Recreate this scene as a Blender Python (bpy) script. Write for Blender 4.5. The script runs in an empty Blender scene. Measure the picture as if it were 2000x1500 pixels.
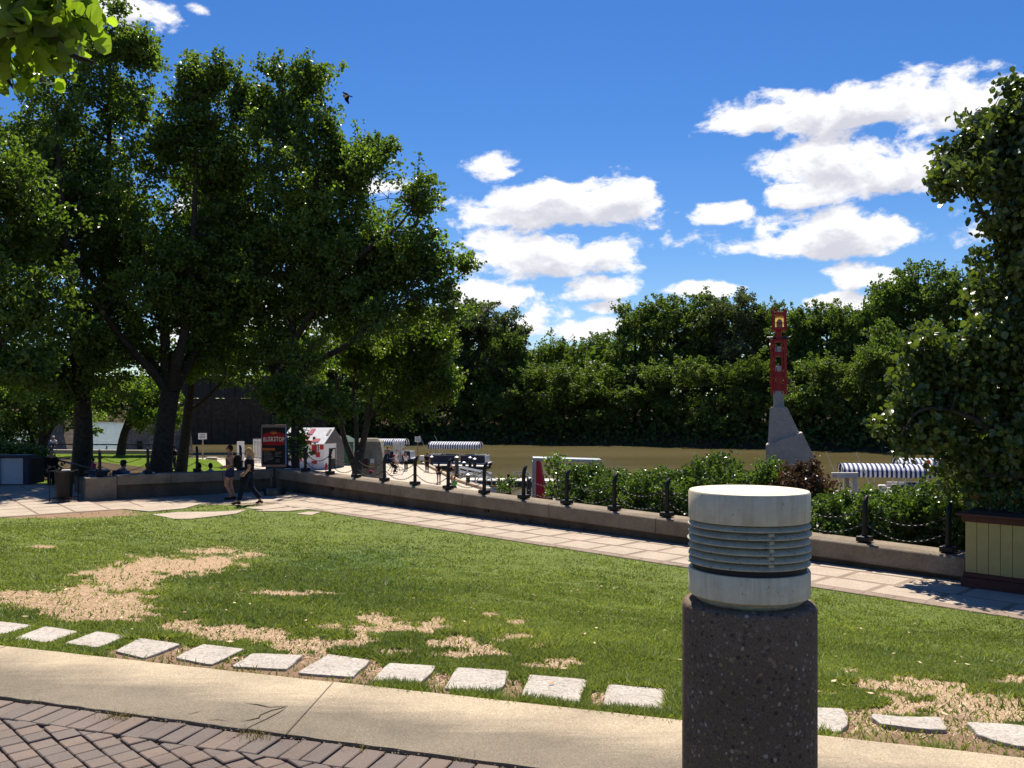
import bpy, bmesh, math, random
import numpy as np
from mathutils import Vector, Matrix

# ------------------------------------------------------------------ camera, sky, sun, exposure
SC = bpy.context.scene
COL = SC.collection
F = 1729.0                      # focal length in photo pixels (photo 2000 wide)
HZ = 790.0                      # horizon row in the photo
CZ = 3.0                        # camera height above the lower plaza (z = 0)
cam_d = bpy.data.cameras.new('camera'); cam = bpy.data.objects.new('camera', cam_d); COL.objects.link(cam)
cam_d.sensor_width = 36.0; cam_d.lens = 36.0 * F / 2000.0; cam_d.shift_y = (HZ - 750.0) / 2000.0
cam_d.clip_start = 0.05; cam_d.clip_end = 6000
cam.location = (0, 0, CZ); cam.rotation_euler = (math.pi / 2, 0, 0)
SC.camera = cam

SUN_EL, SUN_AZ = math.radians(59.5), math.radians(2)      # azimuth to the right of straight ahead
sdir = Vector((math.sin(SUN_AZ) * math.cos(SUN_EL), math.cos(SUN_AZ) * math.cos(SUN_EL), math.sin(SUN_EL)))
sun_d = bpy.data.lights.new('sun', 'SUN'); sun = bpy.data.objects.new('sun', sun_d); COL.objects.link(sun)
sun_d.energy = 5.0; sun_d.angle = math.radians(0.5); sun_d.color = (1.0, 0.93, 0.80)
sun.rotation_euler = sdir.to_track_quat('Z', 'Y').to_euler()
sun.location = (0, 0, 60)

SC.view_settings.view_transform = 'Standard'; SC.view_settings.look = 'None'
SC.view_settings.exposure = 0.82; SC.view_settings.gamma = 1.0; SC.view_settings.use_curve_mapping = False
SC.render.engine = 'CYCLES'
SC.cycles.max_bounces = 8; SC.cycles.diffuse_bounces = 4; SC.cycles.glossy_bounces = 3
SC.cycles.transmission_bounces = 5; SC.cycles.transparent_max_bounces = 8
SC.cycles.use_denoising = True
SC.cycles.sample_clamp_indirect = 6.0

def build_world():
    w = bpy.data.worlds.new('World'); SC.world = w; w.use_nodes = True
    nt = w.node_tree; N = nt.nodes; L = nt.links
    for n in list(N): N.remove(n)
    out = N.new('ShaderNodeOutputWorld'); bg = N.new('ShaderNodeBackground'); bg.inputs[1].default_value = 0.052
    L.new(bg.outputs[0], out.inputs[0])
    sky = N.new('ShaderNodeTexSky'); sky.sky_type = 'NISHITA'; sky.sun_disc = False
    sky.sun_elevation = SUN_EL; sky.sun_rotation = SUN_AZ; sky.altitude = 200
    sky.air_density = 1.0; sky.dust_density = 0.2; sky.ozone_density = 5.0
    hsv = N.new('ShaderNodeHueSaturation'); hsv.inputs['Saturation'].default_value = 1.30; hsv.inputs['Hue'].default_value = 0.510; hsv.inputs['Value'].default_value = 1.26
    L.new(sky.outputs[0], hsv.inputs['Color'])

    def math_n(op, a, b=None, c=None, tree=nt, clamp=False):
        n = tree.nodes.new('ShaderNodeMath'); n.operation = op; n.use_clamp = clamp
        for i, v in enumerate((a, b, c)):
            if v is None: continue
            if isinstance(v, (int, float)): n.inputs[i].default_value = v
            else: tree.links.new(v, n.inputs[i])
        return n.outputs[0]

    # clouds: (px, py, half width, half height up, half height down) as seen from the place, turned into compass bearings
    cl = [(1090, 412, 240, 56, 38), (1030, 395, 130, 48, 42), (1235, 398, 76, 52, 36), (975, 337, 56, 28, 24),
          (1045, 505, 200, 58, 42), (1165, 500, 85, 52, 40), (1165, 568, 84, 34, 24), (960, 585, 95, 42, 30),
          (1045, 628, 66, 34, 34), (1135, 645, 100, 26, 22), (1180, 600, 42, 14, 9),
          (1690, 214, 265, 54, 38), (1810, 195, 140, 60, 50), (1500, 226, 72, 30, 22), (1860, 215, 110, 50, 40),
          (1630, 315, 150, 68, 50), (1735, 348, 165, 46, 40), (1560, 382, 80, 28, 24),
          (1625, 472, 255, 60, 30), (1405, 418, 72, 30, 22), (1690, 540, 84, 28, 24), (1640, 592, 80, 22, 18),
          (1375, 566, 80, 18, 20), (765, 358, 64, 16, 14), (250, 5, 95, 36, 40), (318, 30, 34, 30, 30), (385, 16, 24, 12, 12),
          (480, 620, 190, 90, 60), (690, 520, 130, 60, 40), (420, 420, 80, 40, 30)]
    ell = []
    for px, py, rx, ru, rd in cl:
        u, v = (px - 1000) / F, (HZ - py) / F
        small = rx < 70; q = 1.5 if small else 1.0
        ell.append((math.atan(u), math.atan(v / math.hypot(1, u)), rx * q / F, ru * q / F, rd * q / F, .34 if small else 0.0))
    rng = random.Random(5)
    for k in range(14):                                   # the same kind of sky goes on all round
        az = 0.75 + k / 14 * (2 * math.pi - 1.5) + rng.uniform(-.06, .06)
        if az > math.pi: az -= 2 * math.pi
        rx = rng.uniform(.07, .18)
        ell.append((az, rng.uniform(.06, .5), rx, rx * rng.uniform(.25, .45), rx * rng.uniform(.16, .25), 0.0))

    g = bpy.data.node_groups.new('cloud_mass', 'ShaderNodeTree')
    g.interface.new_socket('az', in_out='INPUT', socket_type='NodeSocketFloat')
    g.interface.new_socket('el', in_out='INPUT', socket_type='NodeSocketFloat')
    g.interface.new_socket('mass', in_out='OUTPUT', socket_type='NodeSocketFloat')
    gi = g.nodes.new('NodeGroupInput'); go = g.nodes.new('NodeGroupOutput')
    az, el = gi.outputs[0], gi.outputs[1]
    cur = None
    for a0, e0, ra, ru, rd, bias in ell:
        dx = math_n('MULTIPLY', math_n('SUBTRACT', az, a0, tree=g), 1 / ra, tree=g)
        dy = math_n('SUBTRACT', el, e0, tree=g)
        dy = math_n('MAXIMUM', math_n('MULTIPLY', dy, 1 / ru, tree=g), math_n('MULTIPLY', dy, -1 / rd, tree=g), tree=g)
        q = math_n('MULTIPLY_ADD', dy, dy, math_n('MULTIPLY', dx, dx, tree=g), tree=g)
        if bias: q = math_n('ADD', q, bias, tree=g)
        cur = q if cur is None else math_n('SMOOTH_MIN', cur, q, 0.10, tree=g)
    m = math_n('SUBTRACT', 1.0, math_n('SQRT', math_n('MAXIMUM', cur, 0.0, tree=g), tree=g), tree=g)
    g.links.new(m, go.inputs[0])

    tc = N.new('ShaderNodeTexCoord'); sep = N.new('ShaderNodeSeparateXYZ'); L.new(tc.outputs['Generated'], sep.inputs[0])
    azw = math_n('ARCTAN2', sep.outputs[0], sep.outputs[1])
    elw = math_n('ARCSINE', sep.outputs[2])
    sc = N.new('ShaderNodeVectorMath'); sc.operation = 'MULTIPLY'; sc.inputs[1].default_value = (1, 1, 1.7)
    L.new(tc.outputs['Generated'], sc.inputs[0])

    def fbm(vec, scale, detail, rough, off=(0, 0, 0), dist=0.0):
        ad = N.new('ShaderNodeVectorMath'); ad.operation = 'ADD'; ad.inputs[1].default_value = off; L.new(vec, ad.inputs[0])
        n = N.new('ShaderNodeTexNoise'); n.inputs['Scale'].default_value = scale; n.inputs['Detail'].default_value = detail
        n.inputs['Roughness'].default_value = rough; n.inputs['Distortion'].default_value = dist
        L.new(ad.outputs[0], n.inputs['Vector']); return n.outputs['Fac']

    def cover(dz):
        grp = N.new('ShaderNodeGroup'); grp.node_tree = g
        L.new(azw, grp.inputs[0])
        L.new(math_n('ADD', elw, dz), grp.inputs[1])
        n1 = fbm(sc.outputs[0], 16.0, 9.0, 0.60, (0, 0, dz * 1.7), 0.25)
        n2 = fbm(sc.outputs[0], 60.0, 5.0, 0.62, (3, 1, dz * 1.7), 0.0)
        t = math_n('MULTIPLY_ADD', math_n('SUBTRACT', n1, 0.5), 2.5, grp.outputs[0])
        return math_n('MULTIPLY_ADD', math_n('SUBTRACT', n2, 0.5), 0.5, t), grp.outputs[0]
    c0, m0 = cover(0.0)
    c1, m1 = cover(0.017)
    alpha = N.new('ShaderNodeMapRange'); alpha.interpolation_type = 'SMOOTHSTEP'
    alpha.inputs['From Min'].default_value = 0.0; alpha.inputs['From Max'].default_value = 0.40
    L.new(c0, alpha.inputs[0])
    # thick cloud between here and the light above makes the underside grey
    n3 = fbm(sc.outputs[0], 34.0, 6.0, 0.62, (7, 2, 0), 0.3)
    thick = math_n('MAXIMUM', math_n('MULTIPLY_ADD', math_n('SUBTRACT', n3, 0.5), 1.1, c1), 0.0)
    lit = math_n('POWER', 2.718, math_n('MULTIPLY', thick, -1.25))
    ramp = N.new('ShaderNodeValToRGB')
    ramp.color_ramp.elements[0].position = 0.30; ramp.color_ramp.elements[0].color = (0.66, 0.67, 0.75, 1)
    ramp.color_ramp.elements[1].position = 0.66; ramp.color_ramp.elements[1].color = (1.04, 1.04, 1.06, 1)
    L.new(lit, ramp.inputs[0])
    boost = N.new('ShaderNodeVectorMath'); boost.operation = 'SCALE'; boost.inputs['Scale'].default_value = 11.2
    L.new(ramp.outputs[0], boost.inputs[0])
    mix = N.new('ShaderNodeMix'); mix.data_type = 'RGBA'
    L.new(alpha.outputs[0], mix.inputs['Factor']); L.new(hsv.outputs[0], mix.inputs['A']); L.new(boost.outputs[0], mix.inputs['B'])
    L.new(mix.outputs['Result'], bg.inputs[0])
build_world()

# ------------------------------------------------------------------ helpers
ORG = {}
def P(px, py, Y): return Vector(((px - 1000) / F * Y, Y, CZ + (HZ - py) / F * Y))
def G(px, py, z=0.0):
    Y = (CZ - z) * F / (py - HZ); return Vector(((px - 1000) / F * Y, Y, z))
def smooth(a, b, x):
    t = np.clip((np.asarray(x, float) - a) / (b - a), 0, 1); return t * t * (3 - 2 * t)

def tag(o, label=None, cat=None, group=None, kind=None):
    if label: o['label'] = label
    if cat: o['category'] = cat
    if group: o['group'] = group
    if kind: o['kind'] = kind
    return o
def thing(name, loc, label, cat, rz=0.0, group=None, kind=None):
    o = bpy.data.objects.new(name, None); COL.objects.link(o); o.location = loc; o.rotation_euler = (0, 0, rz)
    o.empty_display_size = 0.2
    ORG[o.name] = Vector(loc) if rz == 0 else Vector((0, 0, 0))
    return tag(o, label, cat, group, kind)
def link_mesh(name, me, mat, parent=None):
    o = bpy.data.objects.new(name, me); COL.objects.link(o)
    if mat is not None and not me.materials: me.materials.append(mat)
    if parent is not None:
        o.parent = parent; ORG[o.name] = ORG.get(parent.name, Vector((0, 0, 0)))
    else: ORG[o.name] = Vector((0, 0, 0))
    return o
def dup(o, parent=None):
    c = o.copy(); COL.objects.link(c); c.parent = parent
    for ch in o.children: dup(ch, c)
    return c

class MB:
    def __init__(s): s.v = []; s.f = []
    def add(s, vs, fs):
        b = len(s.v); s.v.extend([tuple(p) for p in vs]); s.f.extend([tuple(i + b for i in f) for f in fs]); return s
    def box(s, c, size, rz=0.0, tilt=None):
        hx, hy, hz = size[0] / 2, size[1] / 2, size[2] / 2
        M = Matrix.Rotation(rz, 3, 'Z')
        if tilt is not None: M = M @ tilt
        vs = [Vector(c) + M @ Vector((x * hx, y * hy, z * hz)) for z in (-1, 1) for y in (-1, 1) for x in (-1, 1)]
        return s.add(vs, [(0, 2, 3, 1), (4, 5, 7, 6), (0, 1, 5, 4), (2, 6, 7, 3), (0, 4, 6, 2), (1, 3, 7, 5)])
    def prism(s, poly, z0, z1):
        n = len(poly)
        zb = z0 if isinstance(z0, (list, tuple)) else [z0] * n
        zt = z1 if isinstance(z1, (list, tuple)) else [z1] * n
        a = sum(poly[i][0] * poly[(i + 1) % n][1] - poly[(i + 1) % n][0] * poly[i][1] for i in range(n))
        idx = list(range(n)) if a > 0 else list(range(n))[::-1]
        vs = [(poly[i][0], poly[i][1], zb[i]) for i in idx] + [(poly[i][0], poly[i][1], zt[i]) for i in idx]
        fs = [tuple(range(n))[::-1], tuple(range(n, 2 * n))] + [(i, (i + 1) % n, n + (i + 1) % n, n + i) for i in range(n)]
        return s.add(vs, fs)
    def loft(s, a, b):                       # two polygons (lists of 3D points) -> closed solid
        n = len(a)
        return s.add(list(a) + list(b), [tuple(range(n))[::-1], tuple(range(n, 2 * n))] + [(i, (i + 1) % n, n + (i + 1) % n, n + i) for i in range(n)])
    def tube(s, pts, r, n=8, caps=True):
        pts = [Vector(p) for p in pts]; m = len(pts)
        rr = r if isinstance(r, (list, tuple)) else [r] * m
        vs = []; up = None
        for i, p in enumerate(pts):
            d = (pts[min(i + 1, m - 1)] - pts[max(i - 1, 0)])
            d = d.normalized() if d.length > 1e-9 else Vector((0, 0, 1))
            if up is None: up = Vector((1, 0, 0)) if abs(d.x) < .8 else Vector((0, 1, 0))
            x = (up - d * up.dot(d)); x = x.normalized() if x.length > 1e-6 else d.orthogonal().normalized(); y = d.cross(x); up = x
            for k in range(n):
                a = 2 * math.pi * k / n; vs.append(p + (x * math.cos(a) + y * math.sin(a)) * rr[i])
        fs = [(i * n + k, i * n + (k + 1) % n, (i + 1) * n + (k + 1) % n, (i + 1) * n + k) for i in range(m - 1) for k in range(n)]
        if caps: fs += [tuple(range(n))[::-1], tuple((m - 1) * n + k for k in range(n))]
        return s.add(vs, fs)
    def lathe(s, prof, n=32, c=(0, 0, 0)):
        c = Vector(c); vs = []; m = len(prof)
        for r, z in prof:
            for k in range(n):
                a = 2 * math.pi * k / n; vs.append(c + Vector((r * math.cos(a), r * math.sin(a), z)))
        fs = [(i * n + k, i * n + (k + 1) % n, (i + 1) * n + (k + 1) % n, (i + 1) * n + k) for i in range(m - 1) for k in range(n)]
        fs += [tuple(range(n))[::-1], tuple((m - 1) * n + k for k in range(n))]
        return s.add(vs, fs)
    def ball(s, c, r, nu=10, nv=7):
        c = Vector(c); r = Vector(r) if hasattr(r, '__len__') else Vector((r, r, r))
        pr = [(math.sin(math.pi * (i + .02) / (nv + .04)), -math.cos(math.pi * (i + .02) / (nv + .04))) for i in range(nv + 1)]
        vs = [c + Vector((q * math.cos(2 * math.pi * k / nu) * r.x, q * math.sin(2 * math.pi * k / nu) * r.y, z * r.z)) for q, z in pr for k in range(nu)]
        fs = [(i * nu + k, i * nu + (k + 1) % nu, (i + 1) * nu + (k + 1) % nu, (i + 1) * nu + k) for i in range(nv) for k in range(nu)]
        fs += [tuple(range(nu))[::-1], tuple(nv * nu + k for k in range(nu))]
        return s.add(vs, fs)
    def build(s, name, mat, parent=None, smooth=False, bevel=0.0, seg=2):
        o3 = ORG.get(parent.name, Vector((0, 0, 0))) if parent is not None else Vector((0, 0, 0))
        me = bpy.data.meshes.new(name)
        me.from_pydata([(p[0] - o3.x, p[1] - o3.y, p[2] - o3.z) for p in s.v], [], s.f)
        if smooth: me.polygons.foreach_set('use_smooth', [True] * len(me.polygons))
        me.update()
        o = link_mesh(name, me, mat, parent)
        if bevel:
            b = o.modifiers.new('bevel', 'BEVEL'); b.width = bevel; b.segments = seg; b.limit_method = 'ANGLE'; b.angle_limit = math.radians(40)
        if smooth:
            try:
                me.set_sharp_from_angle(angle=math.radians(45))
            except Exception: pass
        return o

# value noise in numpy, for laying out things on the ground
_rs = np.random.RandomState(11); _T = _rs.rand(256, 256)
def vnoise(x, y):
    xi = np.floor(x).astype(int); yi = np.floor(y).astype(int); fx = x - xi; fy = y - yi
    fx = fx * fx * (3 - 2 * fx); fy = fy * fy * (3 - 2 * fy)
    a = _T[xi & 255, yi & 255]; b = _T[(xi + 1) & 255, yi & 255]; c = _T[xi & 255, (yi + 1) & 255]; d = _T[(xi + 1) & 255, (yi + 1) & 255]
    return (a * (1 - fx) + b * fx) * (1 - fy) + (c * (1 - fx) + d * fx) * fy
def fbm2(x, y, o=4):
    s = 0; a = .5; t = 0
    for i in range(o): s = s + a * vnoise(x * 2 ** i + 17.3 * i, y * 2 ** i + 9.1 * i); t += a; a *= .55
    return s / t

# ------------------------------------------------------------------ materials
MATS = {}
def rgb(c): return (c[0], c[1], c[2], 1.0)
def base_mat(name):
    m = bpy.data.materials.new(name); m.use_nodes = True; MATS[name] = m
    nt = m.node_tree; b = nt.nodes['Principled BSDF']
    return m, nt, b
def noise_node(nt, scale, detail=5, rough=.6, coord='Object', dist=0.0):
    tc = nt.nodes.new('ShaderNodeTexCoord') if coord != 'World' else nt.nodes.new('ShaderNodeNewGeometry')
    n = nt.nodes.new('ShaderNodeTexNoise'); n.inputs['Scale'].default_value = scale; n.inputs['Detail'].default_value = detail
    n.inputs['Roughness'].default_value = rough; n.inputs['Distortion'].default_value = dist
    nt.links.new(tc.outputs['Object' if coord != 'World' else 'Position'], n.inputs['Vector']); return n
def ramp_node(nt, src, stops):
    r = nt.nodes.new('ShaderNodeValToRGB')
    while len(r.color_ramp.elements) < len(stops): r.color_ramp.elements.new(.5)
    for e, (p, c) in zip(r.color_ramp.elements, stops): e.position = p; e.color = rgb(c)
    nt.links.new(src, r.inputs[0]); return r
def bump_node(nt, b, src, strength, dist=.01):
    n = nt.nodes.new('ShaderNodeBump'); n.inputs['Strength'].default_value = strength; n.inputs['Distance'].default_value = dist
    nt.links.new(src, n.inputs['Height']); nt.links.new(n.outputs[0], b.inputs['Normal']); return n
def mixc(nt, fac, a, b, mode='MIX'):
    n = nt.nodes.new('ShaderNodeMix'); n.data_type = 'RGBA'; n.blend_type = mode
    for k, v in (('Factor', fac), ('A', a), ('B', b)):
        if isinstance(v, (int, float)): n.inputs[k].default_value = v
        elif isinstance(v, tuple): n.inputs[k].default_value = rgb(v)
        else: nt.links.new(v, n.inputs[k])
    return n.outputs['Result']
def plain(name, c, c2=None, scale=6.0, rough=.6, metal=0.0, bump=0.0, bscale=40.0, coord='Object', spec=.3, bdist=.005):
    m, nt, b = base_mat(name)
    c2 = c2 or tuple(x * .72 for x in c)
    n = noise_node(nt, scale, 6, .62, coord)
    r = ramp_node(nt, n.outputs['Fac'], [(.32, c2), (.68, c)])
    nt.links.new(r.outputs[0], b.inputs['Base Color'])
    b.inputs['Roughness'].default_value = rough; b.inputs['Metallic'].default_value = metal
    b.inputs['Specular IOR Level'].default_value = spec
    if bump:
        n2 = noise_node(nt, bscale, 4, .6, coord); bump_node(nt, b, n2.outputs['Fac'], bump, bdist)
    return m
def aggregate(name, matrix, stones, scale, cover=.5, rough=.8, bump=.6, dirt=(.5, .5, .5), bdist=.004):
    """concrete with pebbles showing"""
    m, nt, b = base_mat(name)
    geo = nt.nodes.new('ShaderNodeNewGeometry')
    warp = nt.nodes.new('ShaderNodeTexNoise'); warp.inputs['Scale'].default_value = scale * .7; warp.inputs['Detail'].default_value = 2
    nt.links.new(geo.outputs['Position'], warp.inputs['Vector'])
    wv = nt.nodes.new('ShaderNodeVectorMath'); wv.operation = 'MULTIPLY_ADD'; wv.inputs[1].default_value = (.6 / scale,) * 3
    nt.links.new(warp.outputs['Color'], wv.inputs[0]); nt.links.new(geo.outputs['Position'], wv.inputs[2])
    v = nt.nodes.new('ShaderNodeTexVoronoi'); v.inputs['Scale'].default_value = scale; v.inputs['Randomness'].default_value = 1
    nt.links.new(wv.outputs[0], v.inputs['Vector'])
    sepc = nt.nodes.new('ShaderNodeSeparateColor'); nt.links.new(v.outputs['Color'], sepc.inputs[0])
    st = ramp_node(nt, sepc.outputs[0], [(i / max(1, len(stones) - 1), c) for i, c in enumerate(stones)])
    st.color_ramp.interpolation = 'CONSTANT'
    rad = nt.nodes.new('ShaderNodeMath'); rad.operation = 'MULTIPLY'; rad.inputs[1].default_value = cover; nt.links.new(sepc.outputs[1], rad.inputs[0])
    inside = nt.nodes.new('ShaderNodeMath'); inside.operation = 'LESS_THAN'; nt.links.new(v.outputs['Distance'], inside.inputs[0]); nt.links.new(rad.outputs[0], inside.inputs[1])
    big = nt.nodes.new('ShaderNodeTexNoise'); big.inputs['Scale'].default_value = 1.6; big.inputs['Detail'].default_value = 7; big.inputs['Roughness'].default_value = .65
    nt.links.new(geo.outputs['Position'], big.inputs['Vector'])
    fine = nt.nodes.new('ShaderNodeTexNoise'); fine.inputs['Scale'].default_value = scale * 2.2; fine.inputs['Detail'].default_value = 3
    nt.links.new(geo.outputs['Position'], fine.inputs['Vector'])
    mx = ramp_node(nt, fine.outputs['Fac'], [(.3, tuple(x * .62 for x in matrix)), (.7, tuple(min(1, x * 1.25) for x in matrix))])
    col = mixc(nt, inside.outputs[0], mx.outputs[0], st.outputs[0])
    dr = ramp_node(nt, big.outputs['Fac'], [(.3, dirt), (.62, (1, 1, 1))])
    col = mixc(nt, 1.0, col, dr.outputs[0], 'MULTIPLY')
    nt.links.new(col, b.inputs['Base Color']); b.inputs['Roughness'].default_value = rough; b.inputs['Specular IOR Level'].default_value = .12
    h = nt.nodes.new('ShaderNodeMath'); h.operation = 'MULTIPLY_ADD'; h.inputs[1].default_value = .5
    nt.links.new(fine.outputs['Fac'], h.inputs[0]); nt.links.new(inside.outputs[0], h.inputs[2])
    bump_node(nt, b, h.outputs[0], bump, bdist)
    return m
def leafy(name, dark, light, trans=.35, rough=.42, spec=.45, tint=(1.15, 1.25, .45)):
    """leaf blades: two-sided, light comes through; colour differs from leaf to leaf"""
    m, nt, b = base_mat(name)
    at = nt.nodes.new('ShaderNodeAttribute'); at.attribute_name = 'var'
    r = ramp_node(nt, at.outputs['Fac'], [(0.0, dark), (.75, light), (1.0, tuple(min(1, x * 1.5) for x in light))])
    nt.links.new(r.outputs[0], b.inputs['Base Color']); b.inputs['Roughness'].default_value = rough; b.inputs['Specular IOR Level'].default_value = spec
    tr = nt.nodes.new('ShaderNodeBsdfTranslucent')
    tcol = mixc(nt, 1.0, r.outputs[0], tint, 'MULTIPLY')
    nt.links.new(tcol, tr.inputs['Color'])
    ms = nt.nodes.new('ShaderNodeMixShader'); ms.inputs[0].default_value = trans
    nt.links.new(b.outputs[0], ms.inputs[1]); nt.links.new(tr.outputs[0], ms.inputs[2])
    nt.links.new(ms.outputs[0], nt.nodes['Material Output'].inputs['Surface'])
    return m

M = {}
M['post_agg'] = aggregate('post_agg', (.175, .125, .085), [(.10, .075, .058), (.24, .2, .16), (.09, .07, .055), (.32, .22, .12), (.13, .1, .08), (.38, .34, .29), (.17, .125, .095), (.07, .055, .045), (.22, .18, .145), (.15, .12, .1)], 80, .55, dirt=(.7, .68, .66))
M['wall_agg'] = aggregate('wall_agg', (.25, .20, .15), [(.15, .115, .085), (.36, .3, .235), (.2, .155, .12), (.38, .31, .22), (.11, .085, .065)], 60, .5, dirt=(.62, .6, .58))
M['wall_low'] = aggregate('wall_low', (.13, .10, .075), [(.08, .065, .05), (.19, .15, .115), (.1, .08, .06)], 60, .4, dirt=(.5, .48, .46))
M['slab'] = aggregate('slab', (.42, .345, .275), [(.32, .26, .21), (.47, .39, .31), (.38, .31, .25)], 40, .3, rough=.9, bump=.25, dirt=(.8, .78, .76), bdist=.002)
M['slab_pink'] = aggregate('slab_pink', (.28, .215, .17), [(.23, .17, .135), (.33, .26, .21)], 50, .3, rough=.9, bump=.25, dirt=(.72, .7, .68), bdist=.002)
M['slab_pale'] = aggregate('slab_pale', (.40, .36, .32), [(.28, .255, .23), (.45, .41, .37), (.35, .315, .28)], 34, .6, rough=.9, bump=.5, dirt=(.82, .8, .78), bdist=.003)
M['curb'] = aggregate('curb', (.35, .29, .215), [(.42, .37, .3), (.29, .24, .18), (.48, .43, .36), (.33, .28, .21)], 85, .32, rough=.9, bump=.3, dirt=(.66, .66, .68), bdist=.002)
M['plaza'] = aggregate('plaza', (.48, .41, .33), [(.42, .36, .29), (.5, .43, .35)], 20, .3, bump=.15, dirt=(.86, .84, .82), bdist=.002)
M['stone'] = aggregate('stone', (.34, .30, .22), [(.27, .24, .18), (.4, .36, .28), (.22, .2, .16)], 5, .6, bump=.6, dirt=(.7, .68, .64), bdist=.05)
M['pier_stone'] = aggregate('pier_stone', (.26, .21, .17), [(.2, .16, .13), (.31, .26, .21)], 1.5, .6, bump=.5, dirt=(.6, .58, .56), bdist=.1)
M['tower_conc'] = aggregate('tower_conc', (.42, .385, .335), [(.36, .33, .285), (.46, .42, .37)], 14, .4, bump=.3, dirt=(.8, .78, .76), bdist=.006)
M['brick_a'] = aggregate('brick_a', (.18, .142, .122), [(.3, .26, .22), (.17, .13, .115), (.36, .33, .3)], 170, .28, rough=.9, bump=.4, dirt=(.72, .7, .7), bdist=.002)
M['brick_b'] = aggregate('brick_b', (.16, .132, .118), [(.3, .26, .22), (.14, .12, .11), (.36, .33, .3)], 170, .28, rough=.9, bump=.4, dirt=(.72, .7, .7), bdist=.002)
M['brick_c'] = aggregate('brick_c', (.195, .148, .124), [(.33, .28, .23), (.18, .14, .12), (.38, .34, .3)], 170, .28, rough=.9, bump=.4, dirt=(.72, .7, .7), bdist=.002)
M['pier_shaded'] = aggregate('pier_shaded', (.075, .058, .046), [(.06, .046, .036), (.09, .07, .056)], 1.5, .6, bump=.5, dirt=(.6, .58, .56), bdist=.1)  # pier stone darkened: the abutment's deep shade is put into the colour
M['joint'] = plain('joint', (.13, .1, .07), (.05, .04, .03), 40, .95, bump=.6, bscale=200)
M['crack'] = plain('crack', (.035, .03, .025), (.02, .017, .015), 30, .95)
M['cap_paint'] = None
M['black'] = plain('black', (.012, .011, .012), (.007, .007, .008), 8, .5, bump=.15, bscale=60, spec=.25)
M['iron'] = plain('iron', (.012, .010, .010), (.007, .006, .006), 12, .5, bump=.2, bscale=90, spec=.3)
M['bark'] = plain('bark', (.075, .055, .042), (.02, .016, .013), 9, .95, bump=1.0, bscale=14, bdist=.03)
M['bark_light'] = plain('bark_light', (.13, .1, .075), (.05, .038, .03), 8, .95, bump=1.0, bscale=16, bdist=.02)
M['earth'] = plain('earth', (.09, .065, .04), (.035, .027, .018), .6, 1.0, bump=.8, bscale=3, coord='World', bdist=.1, spec=.03)
M['steel'] = plain('steel', (.42, .44, .46), (.33, .35, .37), 5, .35, .7)
M['galv'] = plain('galv', (.5, .51, .52), (.38, .39, .4), 9, .42, .5)
M['white'] = plain('white', (.78, .77, .74), (.62, .6, .57), 4, .5)
M['white_panel'] = plain('white_panel', (.76, .75, .73), (.68, .66, .63), 3, .55)
M['red_panel'] = plain('red_panel', (.42, .025, .03), (.33, .018, .022), 3, .5)
M['pink_panel'] = plain('pink_panel', (.55, .10, .12), (.48, .08, .1), 3, .5)
M['red_paint'] = plain('red_paint', (.40, .016, .014), (.30, .012, .010), 3, .4, bump=.1, bscale=20)
M['red_fin'] = plain('red_fin', (.58, .02, .035), (.48, .015, .026), 2, .5)
M['orange'] = plain('orange', (.8, .12, .03), (.7, .09, .02), 4, .6)
M['blue_pvc'] = plain('blue_pvc', (.02, .09, .22), (.015, .06, .16), 3, .5)
M['navy'] = plain('navy', (.012, .018, .05), (.008, .012, .035), 5, .45)
M['wood'] = plain('wood', (.4, .3, .2), (.26, .19, .12), 8, .75, bump=.3, bscale=30)
M['deck'] = plain('deck', (.62, .57, .5), (.5, .45, .39), 3, .8)
M['tan_board'] = plain('tan_board', (.46, .34, .135), (.40, .29, .11), 5, .65, bump=.15, bscale=30)
M['maroon'] = plain('maroon', (.10, .03, .022), (.065, .02, .015), 6, .6, bump=.15, bscale=30)
M['grey_siding'] = plain('grey_siding', (.16, .15, .145), (.10, .095, .09), 4, .8)
M['dark'] = plain('dark', (.02, .02, .022), (.012, .012, .013), 4, .6)
M['glass_dark'] = plain('glass_dark', (.01, .011, .013), (.008, .009, .01), 2, .08, spec=.6)
M['green_tent'] = plain('green_tent', (.012, .07, .045), (.009, .05, .032), 3, .6)
M['amber_glass'] = None
M['soil'] = plain('soil', (.05, .035, .022), (.025, .018, .012), 20, .95)
M['grey_panel'] = plain('grey_panel', (.48, .5, .55), (.38, .4, .45), 8, .7)
M['grey_blue'] = plain('grey_blue', (.03, .035, .045), (.02, .024, .03), 6, .3)
M['teal_rim'] = plain('teal_rim', (.012, .022, .022), (.008, .014, .014), 8, .3, spec=.6)

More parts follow.
